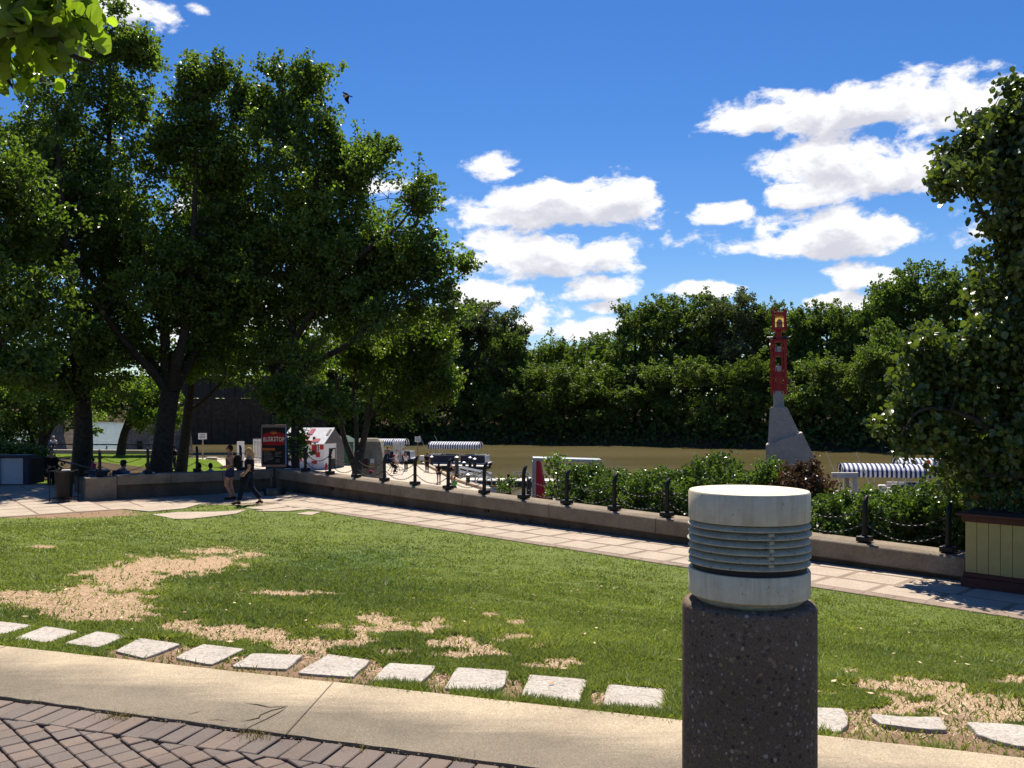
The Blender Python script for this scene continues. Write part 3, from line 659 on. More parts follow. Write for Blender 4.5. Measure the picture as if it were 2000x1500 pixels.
# --- kerb strip, brick paving
DIR = Vector((.950, -.3117)); NRM = Vector(NC)
def strip_pt(s, n): p = NRM * n + DIR * s; return (p.x, p.y)
def clip_poly(poly, nx, ny, c):          # keep n.p <= c
    out = []
    for i in range(len(poly)):
        a, b = poly[i], poly[(i + 1) % len(poly)]
        da, db = nx * a[0] + ny * a[1] - c, nx * b[0] + ny * b[1] - c
        if da <= 0: out.append(a)
        if da * db < 0: t = da / (da - db); out.append((a[0] + (b[0] - a[0]) * t, a[1] + (b[1] - a[1]) * t))
    return out
def build_strip():
    base = MB().prism([strip_pt(-14, CC), strip_pt(12, CC), strip_pt(12, CC - .76), strip_pt(-14, CC - .76)], HI - .3, HI - .06)
    o = tag(base.build('kerb', M['joint']), kind='structure', label='cream concrete kerb strip between lawn and brick paving')
    rng = random.Random(8); cuts = [-14, -9.2, -4.7, -2.32, 1.9, 6.2, 12]
    for a, b in zip(cuts[:-1], cuts[1:]):
        n0, n1 = CC, CB + .022
        pl = []
        for k in range(25): pl.append((a + .004 + (b - a - .008) * k / 24, n0 + rng.uniform(-1, 1) * .003))
        for k in range(49): pl.append((b - .004 - (b - a - .008) * k / 48, n1 + rng.uniform(0, 1) * .010 + (.018 if rng.random() < .06 else 0)))
        # the joint by the crack runs on a skew
        pl = [strip_pt(s + (.18 * (n - n0) / (n1 - n0) - .09 if abs(s - (-2.32)) < .02 else 0), n) for s, n in pl]
        MB().prism(pl, HI - .2, HI).build('kerb_slab', M['curb'], o, bevel=.006)
    # cracks: thin jagged gaps
    def crack(pts, w):
        mb = MB(); L = [on_flat(*p) for p in pts]; vs = []
        for i, p in enumerate(L):
            q = (L[min(i + 1, len(L) - 1)] - L[max(i - 1, 0)]); t = Vector((-q.y, q.x, 0)).normalized() * w * (0.15 if i in (0, len(L) - 1) else rng.uniform(.5, 1.2))
            vs += [p + t, p - t]
        mb.add(vs, [(2 * i, 2 * i + 1, 2 * i + 3, 2 * i + 2) for i in range(len(L) - 1)]); mb.build('crack', M['crack'], o)
    crack([(470, 1410), (487, 1407), (505, 1403), (509, 1397), (530, 1388), (548, 1384), (563, 1379)], .006)
    crack([(478, 1374), (505, 1377), (525, 1382), (545, 1381), (562, 1379)], .004)
    crack([(365, 1396), (383, 1392), (396, 1388)], .003); crack([(405, 1407), (425, 1406), (445, 1409)], .004)
    crack([(440, 1440), (470, 1432), (488, 1420), (520, 1405), (545, 1392), (560, 1382)], .003)
def on_flat(px, py): p = G(px, py, HI); return Vector((p.x, p.y, HI + .0025))
build_strip()
def build_bricks():
    o = tag(MB().prism([strip_pt(-14, CB + .02), strip_pt(12, CB + .02), strip_pt(12, -9), strip_pt(-14, -9)], HI - .3, HI - .022).build('pavement', M['joint']), kind='structure', label='grey-brown brick paving in the near corner')
    rng = random.Random(21); mats = [M['brick_a'], M['brick_b'], M['brick_c']]
    count = 0
    def brick(pl):
        nonlocal count
        if len(pl) < 3: return
        a = abs(sum(pl[i][0] * pl[(i + 1) % len(pl)][1] - pl[(i + 1) % len(pl)][0] * pl[i][1] for i in range(len(pl)))) / 2
        if a < .0012: return
        cx = sum(p[0] for p in pl) / len(pl); cy = sum(p[1] for p in pl) / len(pl); dz = rng.uniform(-.004, .004); tx, ty = rng.uniform(-.02, .02), rng.uniform(-.02, .02)
        z = [HI - .004 + dz + tx * (p[0] - cx) + ty * (p[1] - cy) for p in pl]
        MB().prism(pl, [q - .06 for q in z], z).build('brick', rng.choice(mats), o, bevel=.004, seg=1); count += 1
    # soldier course along the kerb
    s = -4.0; g = .0045
    while s < 2.6:
        w = .104 + rng.uniform(-.002, .002)
        brick([strip_pt(s + g, CB - .004), strip_pt(s + w - g, CB - .004), strip_pt(s + w - g, CB - .205), strip_pt(s + g, CB - .205)]); s += w
    # field laid on the diagonal
    A = Vector((.69, -.724)); B = Vector((.724, .69)); c = CB - .212
    for i in range(-60, 60):
        for j in range(-60, 60):
            off = rng.uniform(-.012, .012) if i == -60 else 0
            o2 = A * (i * .109 + .03 * math.sin(j * 1.9)) + B * (j * .105)
            p = [o2 + A * g + B * g, o2 + A * (.109 - g) + B * g, o2 + A * (.109 - g) + B * (.105 - g), o2 + A * g + B * (.105 - g)]
            c0 = o2 + (A + B) * .05
            if c0.y < 3.0 or c0.y > 5.2: continue
            px = 1000 + F * c0.x / c0.y; py = HZ + F * (CZ - HI) / c0.y
            if px < -70 or px > 1100 or py > 1570: continue
            brick(clip_poly([(q.x, q.y) for q in p], NC[0], NC[1], c))
    return o, count
BRICKS, _n = build_bricks(); print('bricks', _n)
def kerb_weeds():
    # dry moss and a few weeds in the gap between kerb and bricks
    rs = np.random.RandomState(9); spots = [(238, 1402, 70), (505, 1440, 80), (480, 1432, 25), (215, 1398, 25), (700, 1462, 14), (900, 1485, 12), (60, 1374, 10)]
    V = []
    for px, py, k in spots:
        c = G(px, py, HI)
        for _ in range(k):
            x, y = c.x + rs.normal(0, .035), c.y + rs.normal(0, .018); h = rs.uniform(.012, .04); a = rs.rand() * 6.28; w = .002
            V += [(x - math.cos(a) * w, y - math.sin(a) * w, HI - .02), (x + math.cos(a) * w, y + math.sin(a) * w, HI - .02), (x + rs.normal(0, .02), y + rs.normal(0, .02), HI + h)]
    me = raw_mesh('weeds', np.array(V), np.arange(len(V)).reshape(-1, 3), False); fattr(me, 'var', rs.rand(len(V) // 3), 'FACE')
    tag(link_mesh('weeds', me, leafy('moss', (.12, .085, .03), (.22, .17, .05), .3)), 'tufts of yellow moss and weeds in the kerb joint', 'weeds', kind='stuff')
    # small litter in the joint: seeds and grit
    rs = np.random.RandomState(10); V = []; Fc = []
    for k in range(420):
        s = rs.uniform(-3.4, 1.2); p = strip_pt(s, CB + rs.normal(.0, .02)); r = rs.uniform(.002, .006); z = HI - .012 + rs.uniform(0, .01); b = len(V)
        V += [(p[0] - r, p[1], z), (p[0], p[1] - r, z), (p[0] + r, p[1], z), (p[0], p[1] + r, z), (p[0], p[1], z + r)]
        Fc += [(b, b + 1, b + 4), (b + 1, b + 2, b + 4), (b + 2, b + 3, b + 4), (b + 3, b, b + 4)]
    me = raw_mesh('grit', np.array(V), np.array(Fc), False)
    tag(link_mesh('grit', me, plain('grit', (.5, .42, .28), (.2, .13, .06), 300, .9)), 'pale grit and seeds scattered along the kerb joint', 'grit', kind='stuff')
kerb_weeds()

# --- paths below the lawn
WD = Vector((1, -1)).normalized(); WN = Vector((1, 1)).normalized()       # along the long wall (towards the viewer's right) / outwards
def wp(s, n): p = WD * s + WN * n; return (p.x, p.y)
PATH_N, WALL_N = 19.5 / 1.41421, 22.6 / 1.41421
CORNER = Vector((-8.07, 30.7)); LEND = Vector((-13.3, 27.6))
LD = (LEND - CORNER).normalized(); LN = Vector((LD.y, -LD.x))             # left wall direction, outwards normal
if LN.y < 0: LN = -LN
def s_of(p): return WD.dot(Vector((p[0], p[1])))
def build_path():
    mb = MB(); s0 = s_of(CORNER); s1 = 14.0
    mb.prism([wp(s0 - 2.0, PATH_N), wp(s1, PATH_N), wp(s1, WALL_N + .3), wp(s0 + .3, WALL_N + .3)], -.3, .0)
    p = tag(mb.build('path', M['slab_pink']), kind='structure', label='paved path along the foot of the long wall')
    rng = random.Random(31); s = s0 - .9; row = [(.27, .98), (1.08, 1.80), (1.88, 2.18)]
    while s < 12:
        for k, (a, b) in enumerate(row):
            off = .14 * k
            pl = [wp(s + off + .05, PATH_N + a), wp(s + off + .92, PATH_N + a), wp(s + off + .92, PATH_N + b), wp(s + off + .05, PATH_N + b)]
            dz = rng.uniform(.004, .010)
            MB().prism(pl, -.05, dz).build('paving_slab', M['slab'], p, bevel=.005, seg=1)
        for t in (0, .485):
            pl = [wp(s + t + .01, PATH_N + .012), wp(s + t + .475, PATH_N + .012), wp(s + t + .475, PATH_N + .20), wp(s + t + .01, PATH_N + .20)]
            MB().prism(pl, -.05, rng.uniform(.004, .008)).build('edging_block', M['slab_pink'], p, bevel=.004, seg=1)
        s += .97
    # plaza to the left, below the short wall
    mb = MB()
    mb.prism([(-60, -12), (-13.6, 23.5), (-9.46, 26.6), (-6.7, 26.3), (-7.3, 31.2), (-13.4, 28.1), (-13.4, 33.5), (-60, 36)], -.3, -.004)
    q = tag(mb.build('pavement', M['slab_pink']), kind='structure', label='paved plaza in dappled shade beside the short wall')
    e1, e2 = Vector((.8, .6)), Vector((-.6, .8))
    for i in range(-20, 6):
        for j in range(0, 11):
            o2 = Vector((-13.6, 23.5)) + e1 * i * .92 + e2 * (j * .92 + .06)
            pl = [o2 + e1 * .03 + e2 * .03, o2 + e1 * .89 + e2 * .03, o2 + e1 * .89 + e2 * .89, o2 + e1 * .03 + e2 * .89]
            c = sum(pl, Vector((0, 0))) / 4
            if c.x / c.y < -.68 or c.y > 33 or c.x < -24: continue
            if (c - CORNER).dot(LN) > -.75 and c.x > -13.8: continue
            if c.x > -9.4 and c.x + c.y > 19.0: continue
            MB().prism([(a.x, a.y) for a in pl], -.05, rng.uniform(.003, .008)).build('paving_slab', M['slab'], q, bevel=.005, seg=1)
build_path()

# --- lower terrace, riverside plaza
def build_lower():
    t = MB().prism([(-13.9, 28.4), (-8.7, 31.5), (-10.0, 36), (-14.3, 45), (-18, 54), (-24, 60.5), (-70, 66), (-70, 34), (-14.2, 33)], -3.0, -.42)
    tag(t.build('terrace', M['turf']), kind='structure', label='bright green grass terrace behind the short wall')
    t = MB().prism([(-7, 47), (-1.6, 61.2), (-4.3, 69.2), (-8.6, 88), (-15, 90.5), (-30, 99.5), (-46, 99), (-40, 66), (-24, 60), (-18, 53), (-12, 47)], -4.6, -3.0)
    tag(t.build('pavement', M['plaza']), kind='structure', label='pale riverside landing beside the boats')
    mb = MB(); mb.prism([(-90, 68.5), (-24.2, 61.5), (-24.0, 62.1), (-90, 69.1)], -1.4, -.2)
    tag(mb.build('parapet', M['plaza']), 'low pale stone parapet along the far edge of the grass terrace', 'wall')
    kb = MB()
    for a, b in [((-8.6, 88), (-4.3, 69.2)), ((-4.3, 69.2), (-1.6, 61.2))]:
        d = (Vector(b) - Vector(a)); ln = d.length; c = (Vector(a) + Vector(b)) / 2
        kb.box((c.x, c.y, -2.9), (ln, .35, .22), math.atan2(d.y, d.x))
    tag(kb.build('timber_kerb', M['wood'], bevel=.02), 'timber edging along the river side of the pale landing', 'kerb')
build_lower()

# ------------------------------------------------------------------ walls and chain fences
def ztop(p): return .58 + .0215 * (p[1] - 22.8)
def build_walls():
    s0 = s_of(CORNER); s1 = (7.62 - 14.98) / 1.41421 * 1 + 0.1
    s1 = s_of((7.66, 14.94))
    L = thing('stone_wall', (CORNER.x, CORNER.y, 0), 'long exposed-aggregate concrete seat wall running from the sign to the planter box', 'wall')
    n0 = WALL_N; cuts = np.linspace(s0, s1, 8); rng = random.Random(2)
    for i, (a, b) in enumerate(zip(cuts[:-1], cuts[1:])):
        g = .006
        # overhanging cap block: chamfered section lofted along the wall
        def sec(s, dn):
            z = ztop(wp(s, n0)); c = [(n0, z - .34), (n0 - .02, z - .31), (n0 - .02, z - .03), (n0 + .01, z), (n0 + .70, z + .005), (n0 + .72, z - .34)]
            return [Vector((*wp(s, n), zz)) for n, zz in c]
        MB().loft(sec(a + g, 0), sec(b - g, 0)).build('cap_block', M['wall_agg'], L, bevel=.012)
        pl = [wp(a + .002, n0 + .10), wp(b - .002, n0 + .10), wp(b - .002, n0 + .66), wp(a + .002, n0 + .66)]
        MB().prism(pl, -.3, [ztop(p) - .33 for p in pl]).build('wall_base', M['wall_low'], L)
    end = [wp(s1 + .004, n0 - .02), wp(s1 + .34, n0 - .02), wp(s1 + .34, n0 + .72), wp(s1 + .004, n0 + .72)]
    MB().prism(end, [ztop(p) - .36 for p in end], [ztop(p) for p in end]).build('cap_block', M['wall_agg'], L, bevel=.012)
    pl = [wp(s1 + .02, n0 + .12), wp(s1 + .25, n0 + .12), wp(s1 + .25, n0 + .66), wp(s1 + .02, n0 + .66)]
    MB().prism(pl, -.3, [ztop(p) - .36 for p in pl]).build('wall_base', M['wall_low'], L)
    for px, py in ((648, 952), (950, 994)):                     # drain openings
        u = (px - 1000) / F; Y = (22.6 + .12) / (1 + u); X = u * Y; z = CZ + (HZ - py) / F * Y
        MB().box((X, Y, z), (.17, .05, .16), math.radians(-45)).build('drain_opening', M['dark'], L)
    for px, py in [(702, 972), (735, 978), (772, 984), (812, 990), (900, 1006), (990, 1012), (1008, 1015), (1035, 1019), (1065, 1024), (1110, 1030), (1140, 1035), (1165, 1040)]:
        u = (px - 1000) / F; Y = (22.6 + .135) / (1 + u); X = u * Y
        MB().box((X, Y, max(.05, CZ + (HZ - py) / F * Y)), (.035, .02, .05), math.radians(-45)).build('weep_hole', M['dark'], L)
    # short wall on the left
    S = thing('stone_wall', (LEND.x, LEND.y, 0), 'short shaded concrete seat wall behind the two walking women', 'wall')
    ln = (LEND - CORNER).length
    def lp(t, n): p = CORNER + LD * t + LN * n; return (p.x, p.y)
    zt = .74
    for a, b in zip(np.linspace(.3, ln - .9, 4)[:-1], np.linspace(.3, ln - .9, 4)[1:]):
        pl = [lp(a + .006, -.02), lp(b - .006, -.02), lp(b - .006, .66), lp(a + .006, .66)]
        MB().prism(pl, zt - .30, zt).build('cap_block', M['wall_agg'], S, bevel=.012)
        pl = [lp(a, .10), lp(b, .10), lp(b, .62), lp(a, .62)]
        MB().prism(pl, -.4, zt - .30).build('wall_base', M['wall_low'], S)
    pl = [lp(ln - .9 + .004, -.05), lp(ln, -.05), lp(ln, .7), lp(ln - .9 + .004, .7)]
    MB().prism(pl, -.4, zt - .04).build('end_block', M['wall_agg'], S, bevel=.015)
    pl = [lp(.30, -.02), lp(-.25, .10), lp(-.25, .72), lp(.30, .66)]
    MB().prism(pl, -.4, zt + .004).build('corner_block', M['wall_agg'], S, bevel=.012)
    # chain fences
    def fence(name, label, bases, out, spans):
        Fn = thing(name, tuple(bases[0]), label, 'fence')
        o3 = Vector((out.x, out.y, 0)); al = Vector((-out.y, out.x, 0)); rz = math.atan2(out.y, out.x)
        for b in bases:
            pts = [b + Vector((0, 0, z)) for z in (.05, .2, .4, .56)] + [b + o3 * d + Vector((0, 0, z)) for d, z in ((.008, .65), (.03, .735), (.065, .80), (.105, .84))]
            mb = MB(); mb.tube(pts, [.054, .050, .048, .048, .048, .047, .042, .030], 10)
            p = mb.build('post', M['iron'], Fn, smooth=True)
            MB().box(b + Vector((0, 0, .06)), (.24, .24, .10), rz).build('base_plate', M['black'], p, bevel=.015)
            for z in (.585, .30):
                MB().tube([b + Vector((0, 0, z)) - al * .085, b + Vector((0, 0, z)) + al * .085], .018, 6).build('chain_eye', M['iron'], p)
        for a, b in spans:
            for z in (.585, .30):
                p0, p1 = a + Vector((0, 0, z)), b + Vector((0, 0, z)); n = 26; mb = MB(); d = (p1 - p0); L_ = d.length
                e = d.normalized(); p0 = p0 + e * .08; p1 = p1 - e * .08; d = p1 - p0; sag = .19 * (L_ / 1.46)
                cat = lambda t: p0 + d * t - Vector((0, 0, sag * (1 - (2 * t - 1) ** 2)))
                for k in range(n):
                    c0, c1 = cat(k / n), cat((k + 1) / n); c = (c0 + c1) / 2; ax = (c1 - c0); hl = ax.length * .68; ax = ax.normalized()
                    sd = (Vector((0, 0, 1)) if k % 2 else ax.cross(Vector((0, 0, 1)))); sd = (sd - ax * sd.dot(ax)).normalized(); nn = ax.cross(sd)
                    ring = []
                    for q in range(8):
                        t = 2 * math.pi * q / 8; ctr = c + ax * math.cos(t) * (hl - .008) + sd * math.sin(t) * .017
                        rad = (ax * math.cos(t) + sd * math.sin(t))
                        ring += [ctr + rad * .007, ctr - rad * .0035 + nn * .006, ctr - rad * .0035 - nn * .006]
                    mb.add(ring, [(q * 3 + m, ((q + 1) % 8) * 3 + m, ((q + 1) % 8) * 3 + (m + 1) % 3, q * 3 + (m + 1) % 3) for q in range(8) for m in range(3)])
                mb.build('chain', M['iron'], Fn)
    xs = [-7.0 + 1.0425 * i for i in range(15)]
    bases = [Vector((x, 23.0 - x, ztop((x, 23.0 - x)) + .003)) for x in xs]
    fence('chain_fence', 'black iron posts and sagging chains on top of the long wall', bases, WN, list(zip(bases[:-1], bases[1:])))
    lb = []
    for px in (470, 385, 289):
        u = (px - 1000) / F; c = CORNER + LN * .42; A = np.array([[LD.x, -u], [LD.y, -1.0]]); t, Y = np.linalg.solve(A, -np.array([c.x, c.y]))
        lb.append(Vector((u * Y, Y, zt + .003)))
    lb.append(lb[-1] + (lb[-1] - lb[-2]) * .93); lb[-1].z = zt - .037
    # link to the corner post of the other fence is made by one more span
    cpt = Vector((CORNER.x + .15, CORNER.y + .45, zt + .007))
    lb = [cpt] + lb
    fence('chain_fence', 'black iron posts and sagging chains on top of the short shaded wall', lb, LN, list(zip(lb[:-1], lb[1:])))
build_walls()

# ------------------------------------------------------------------ bollard light in front
def build_bollard():
    X, Y = .695, 2.6; zt = CZ + (HZ - 957) / F * Y; R = .175; k = Y / F
    B = thing('bollard_light', (X, Y, HI), 'large cream louvred bollard light on a round pebbled concrete post', 'bollard')
    def z(py): return CZ + (HZ - py) / F * (Y - .16)         # front rim rows
    zp = z(1196)
    MB().lathe([(.192, HI - .1), (.192, zp - .020), (.190, zp - .009), (.185, zp - .003), (.178, zp), (.02, zp)], 64, (X, Y, 0)).build('post', M['post_agg'], B, smooth=True)
    h = MB(); 
    cap_b = zt - .084
    c = MB().lathe([(.166, cap_b), (.1725, cap_b), (.1735, cap_b + .004), (.1735, zt - .005), (.170, zt), (.02, zt)], 72, (X, Y, 0)).build('cap', M['cap_paint'], B, smooth=True)
    MB().lathe([(.118, cap_b - .17), (.118, cap_b + .01)], 40, (X, Y, 0)).build('inner_tube', M['dark'], B, smooth=True)
    n = 6; hh = .0213
    for i in range(n):
        zb = cap_b - (i + 1) * hh + .002
        off = .002 * math.sin(i * 2.3)
        MB().lathe([(.116, zb + .010), (.150, zb + .008), (.168, zb), (.1745, zb + .001), (.1755, zb + .005), (.170, zb + .0115), (.146, zb + .0195), (.116, zb + .0215)], 72, (X + off, Y, 0)).build('louvre', M['louvre'], B, smooth=True)
        if 0 < i:
            a = -math.pi / 2 + .10; cx, cy = X + math.cos(a) * .166, Y + math.sin(a) * .166
            MB().box((cx, cy, zb + .016), (.016, .016, .010), a).build('spacer', M['louvre'], B, bevel=.003)
    rb = cap_b - n * hh - .001
    MB().lathe([(.10, rb - .014), (.162, rb - .014), (.162, rb), (.10, rb)], 64, (X, Y, 0)).build('gasket', M['dark'], B, smooth=True)
    lo = rb - .014; hi_b = zp + .018
    MB().lathe([(.15, hi_b), (.168, hi_b), (.1735, hi_b + .005), (.1735, lo - .004), (.171, lo), (.12, lo)], 72, (X, Y, 0)).build('lower_band', M['cap_paint'], B, smooth=True)
    MB().lathe([(.14, zp - .004), (.148, zp + .002), (.156, zp + .008), (.160, hi_b + .002), (.12, hi_b + .004)], 64, (X, Y, 0)).build('foot_ring', M['louvre'], B, smooth=True)
build_bollard()

# ------------------------------------------------------------------ vegetation
def leaf_geo(name, C, size, rs, mat, parent, var, up=.3, heart=False, out=None, fold=.25):
    """one mesh of many separate leaf blades"""
    n = len(C); size = np.broadcast_to(size, (n,))
    nm = rs.normal(size=(n, 3)); nm[:, 2] = nm[:, 2] * .8 + up; nm /= np.linalg.norm(nm, axis=1)[:, None]
    t = rs.normal(size=(n, 3)); t[:, 2] -= .5; t -= nm * (t * nm).sum(1)[:, None]; t /= np.linalg.norm(t, axis=1)[:, None]
    b = np.cross(nm, t); s = size[:, None]
    if heart:
        prof = [(-.5, 0, 0), (-.42, .30, .10), (-.08, .46, .16), (.28, .28, .08), (.62, 0, -.06), (.28, -.28, .08), (-.08, -.46, .16), (-.42, -.30, .10)]
        v = np.stack([C + (t * a + b * w + nm * d * fold * 2) * s for a, w, d in prof], 1)
        k = len(prof); V = v.reshape(-1, 3); base = np.arange(n)[:, None] * k
        f = np.concatenate([base + np.array(q)[None] for q in ([0, 1, 2, 3], [0, 3, 4, 4], )], 0) if False else None
        A = base + np.array([[0, 1, 2, 3]]); B_ = base + np.array([[4, 5, 6, 7]]); D = base + np.array([[3, 4, 7, 0]])
        f = np.concatenate([A, B_, D], 0); var = np.concatenate([var] * 3)
    else:
        prof = [(-.5, 0, 0), (-.05, .42, fold), (.55, 0, 0), (-.05, -.42, fold)]
        v = np.stack([C + (t * a + b * w + nm * d) * s for a, w, d in prof], 1)
        V = v.reshape(-1, 3); f = np.arange(n * 4).reshape(-1, 4)
    o3 = ORG.get(parent.name, Vector((0, 0, 0))) if parent is not None else Vector((0, 0, 0))
    me = raw_mesh(name, V - np.array(o3)[None], f, False); fattr(me, 'var', np.clip(var, 0, 1), 'FACE')
    return link_mesh(name, me, mat, parent)

def grow_tree(name, label, base, limbs, ells, leafmat, barkmat, seed, nclump, nleaf, leaf, tw=(.5, 1.1), spread=.16, cat='tree', group=None,
              upb=.5, hubs=75, heart=False, shell=.25, branch_r=.05, name_crown='crown', limit=None, cluster=.7):
    rs = np.random.RandomState(seed); T = thing(name, tuple(base), label, cat, group=group)
    tr = MB(); nodes = []; nr = []
    for pts, rad in limbs:
        # smooth the limb line
        P_ = [Vector(p) for p in pts]; Q = []; R = []
        m = len(P_)
        for i in range(m - 1):
            p0, p1, p2, p3 = P_[max(i - 1, 0)], P_[i], P_[i + 1], P_[min(i + 2, m - 1)]
            for k in range(4):
                t = k / 4; Q.append(.5 * ((2 * p1) + (p2 - p0) * t + (2 * p0 - 5 * p1 + 4 * p2 - p3) * t * t + (3 * p1 - p0 - 3 * p2 + p3) * t ** 3))
                R.append(rad[i] * (1 - t) + rad[i + 1] * t)
        Q.append(P_[-1]); R.append(rad[-1])
        tr.tube(Q, R, 9, True); nodes += [tuple(q) for q in Q[len(Q) // 5:]]; nr += R[len(Q) // 5:]
    nodes = np.array(nodes); E = [(np.array(c), np.array(r)) for c, r in ells]
    vol = np.array([np.prod(r) for c, r in E]) ** .62; vol /= vol.sum()
    def sample(n, lo):
        k = rs.choice(len(E), n, p=vol); d = rs.normal(size=(n, 3)); d /= np.linalg.norm(d, axis=1)[:, None]
        rr = lo + (1 - lo) * rs.rand(n) ** .6; c = np.stack([E[i][0] for i in k]); r = np.stack([E[i][1] for i in k])
        return c + d * r * rr[:, None], d, np.mean(r, 1)
    H, _, HR = sample(hubs, shell); HR = np.minimum(1.0, HR * .62 / cluster)
    br = MB(); hubn = []
    for h in H:
        j = np.argmin(((nodes - h) ** 2).sum(1) + np.maximum(0, nodes[:, 2] - h[2]) ** 2 * 2); a = Vector(nodes[j]); b = Vector(h); mid = (a + b) / 2 + Vector((0, 0, .12 * (b - a).length))
        r = min(branch_r, nr[j] * .6); br.tube([a, mid, b], [r, r * .7, r * .32], 5, False); hubn += [tuple(mid), tuple(b)]
    hubn = np.array(hubn)
    alln = np.concatenate([hubn, nodes[len(nodes) // 4:]])
    kk = rs.randint(0, hubs, nclump); ctr = np.mean([c for c, r in E], 0)
    off = rs.normal(size=(nclump, 3)); off /= np.linalg.norm(off, axis=1)[:, None]; off *= (cluster * rs.uniform(.35, 1.15, nclump) * (rs.uniform(.6, 1.3, hubs) * HR)[kk])[:, None]; lsc = .45 + .55 * HR[kk]
    C = H[kk] + off * np.array([1, 1, .8]); D = off / cluster * .7 + (H[kk] - ctr) / (np.linalg.norm(H[kk] - ctr, axis=1)[:, None] + 1e-6) * .5
    L = []; V = []
    for c, d, ls in zip(C, D, lsc):
        g = d * np.array([1, 1, .7]) + np.array([0, 0, upb]) + rs.normal(size=3) * .35; g /= np.linalg.norm(g)
        ln = rs.uniform(*tw) * ls
        j = np.argmin(((alln - c) ** 2).sum(1)); a = Vector(alln[j]); e = c + g * ln
        br.tube([a, Vector(c), Vector(e)], [.02 if branch_r > .03 else .009, .012 if branch_r > .03 else .006, .004], 3, False)
        q = max(6, int(nleaf * rs.uniform(.6, 1.4) * ln / np.mean(tw)))
        t = rs.rand(q) ** .8; wid = spread * (1.15 - .75 * t) * ln / np.mean(tw) + .03
        L.append(c + g * ln * (t * 1.25 - .25)[:, None] + rs.normal(size=(q, 3)) * wid[:, None] * np.array([1, 1, .85]))
        V.append(np.full(q, rs.uniform(.05, .55)) + rs.uniform(-.12, .35, q))
    L = np.concatenate(L); V = np.concatenate(V)
    t_ = tr.build('trunk', barkmat, T, smooth=True)
    tag(br.build('branches', barkmat, t_, smooth=False), kind='stuff')
    leaf_geo(name_crown, L, leaf * rs.uniform(.7, 1.25, len(L)), rs, leafmat, T, V, heart=heart)
    return T
def E_px(lst, Y, depth=1.0, dY=0.0):
    out = []
    for px, py, rx, ry, *rest in lst:
        off = rest[0] if rest else 0.0; YY = Y + off
        c = P(px, py, YY); cut = 36 * 40 / YY if rx > 60 and YY > 30 else (0 if YY > 30 else 14)
        rx, ry = max(rx - cut, rx * .45), max(ry - cut, ry * .45)
        out.append(((c.x, c.y, c.z), (rx / F * YY, max(rx, ry) / F * YY * .8 * depth, ry / F * YY)))
    return out
def limb_px(lst, Y, rad):
    return ([tuple(P(px, py, Y + (d[0] if d else 0))) for px, py, *d in lst], rad)

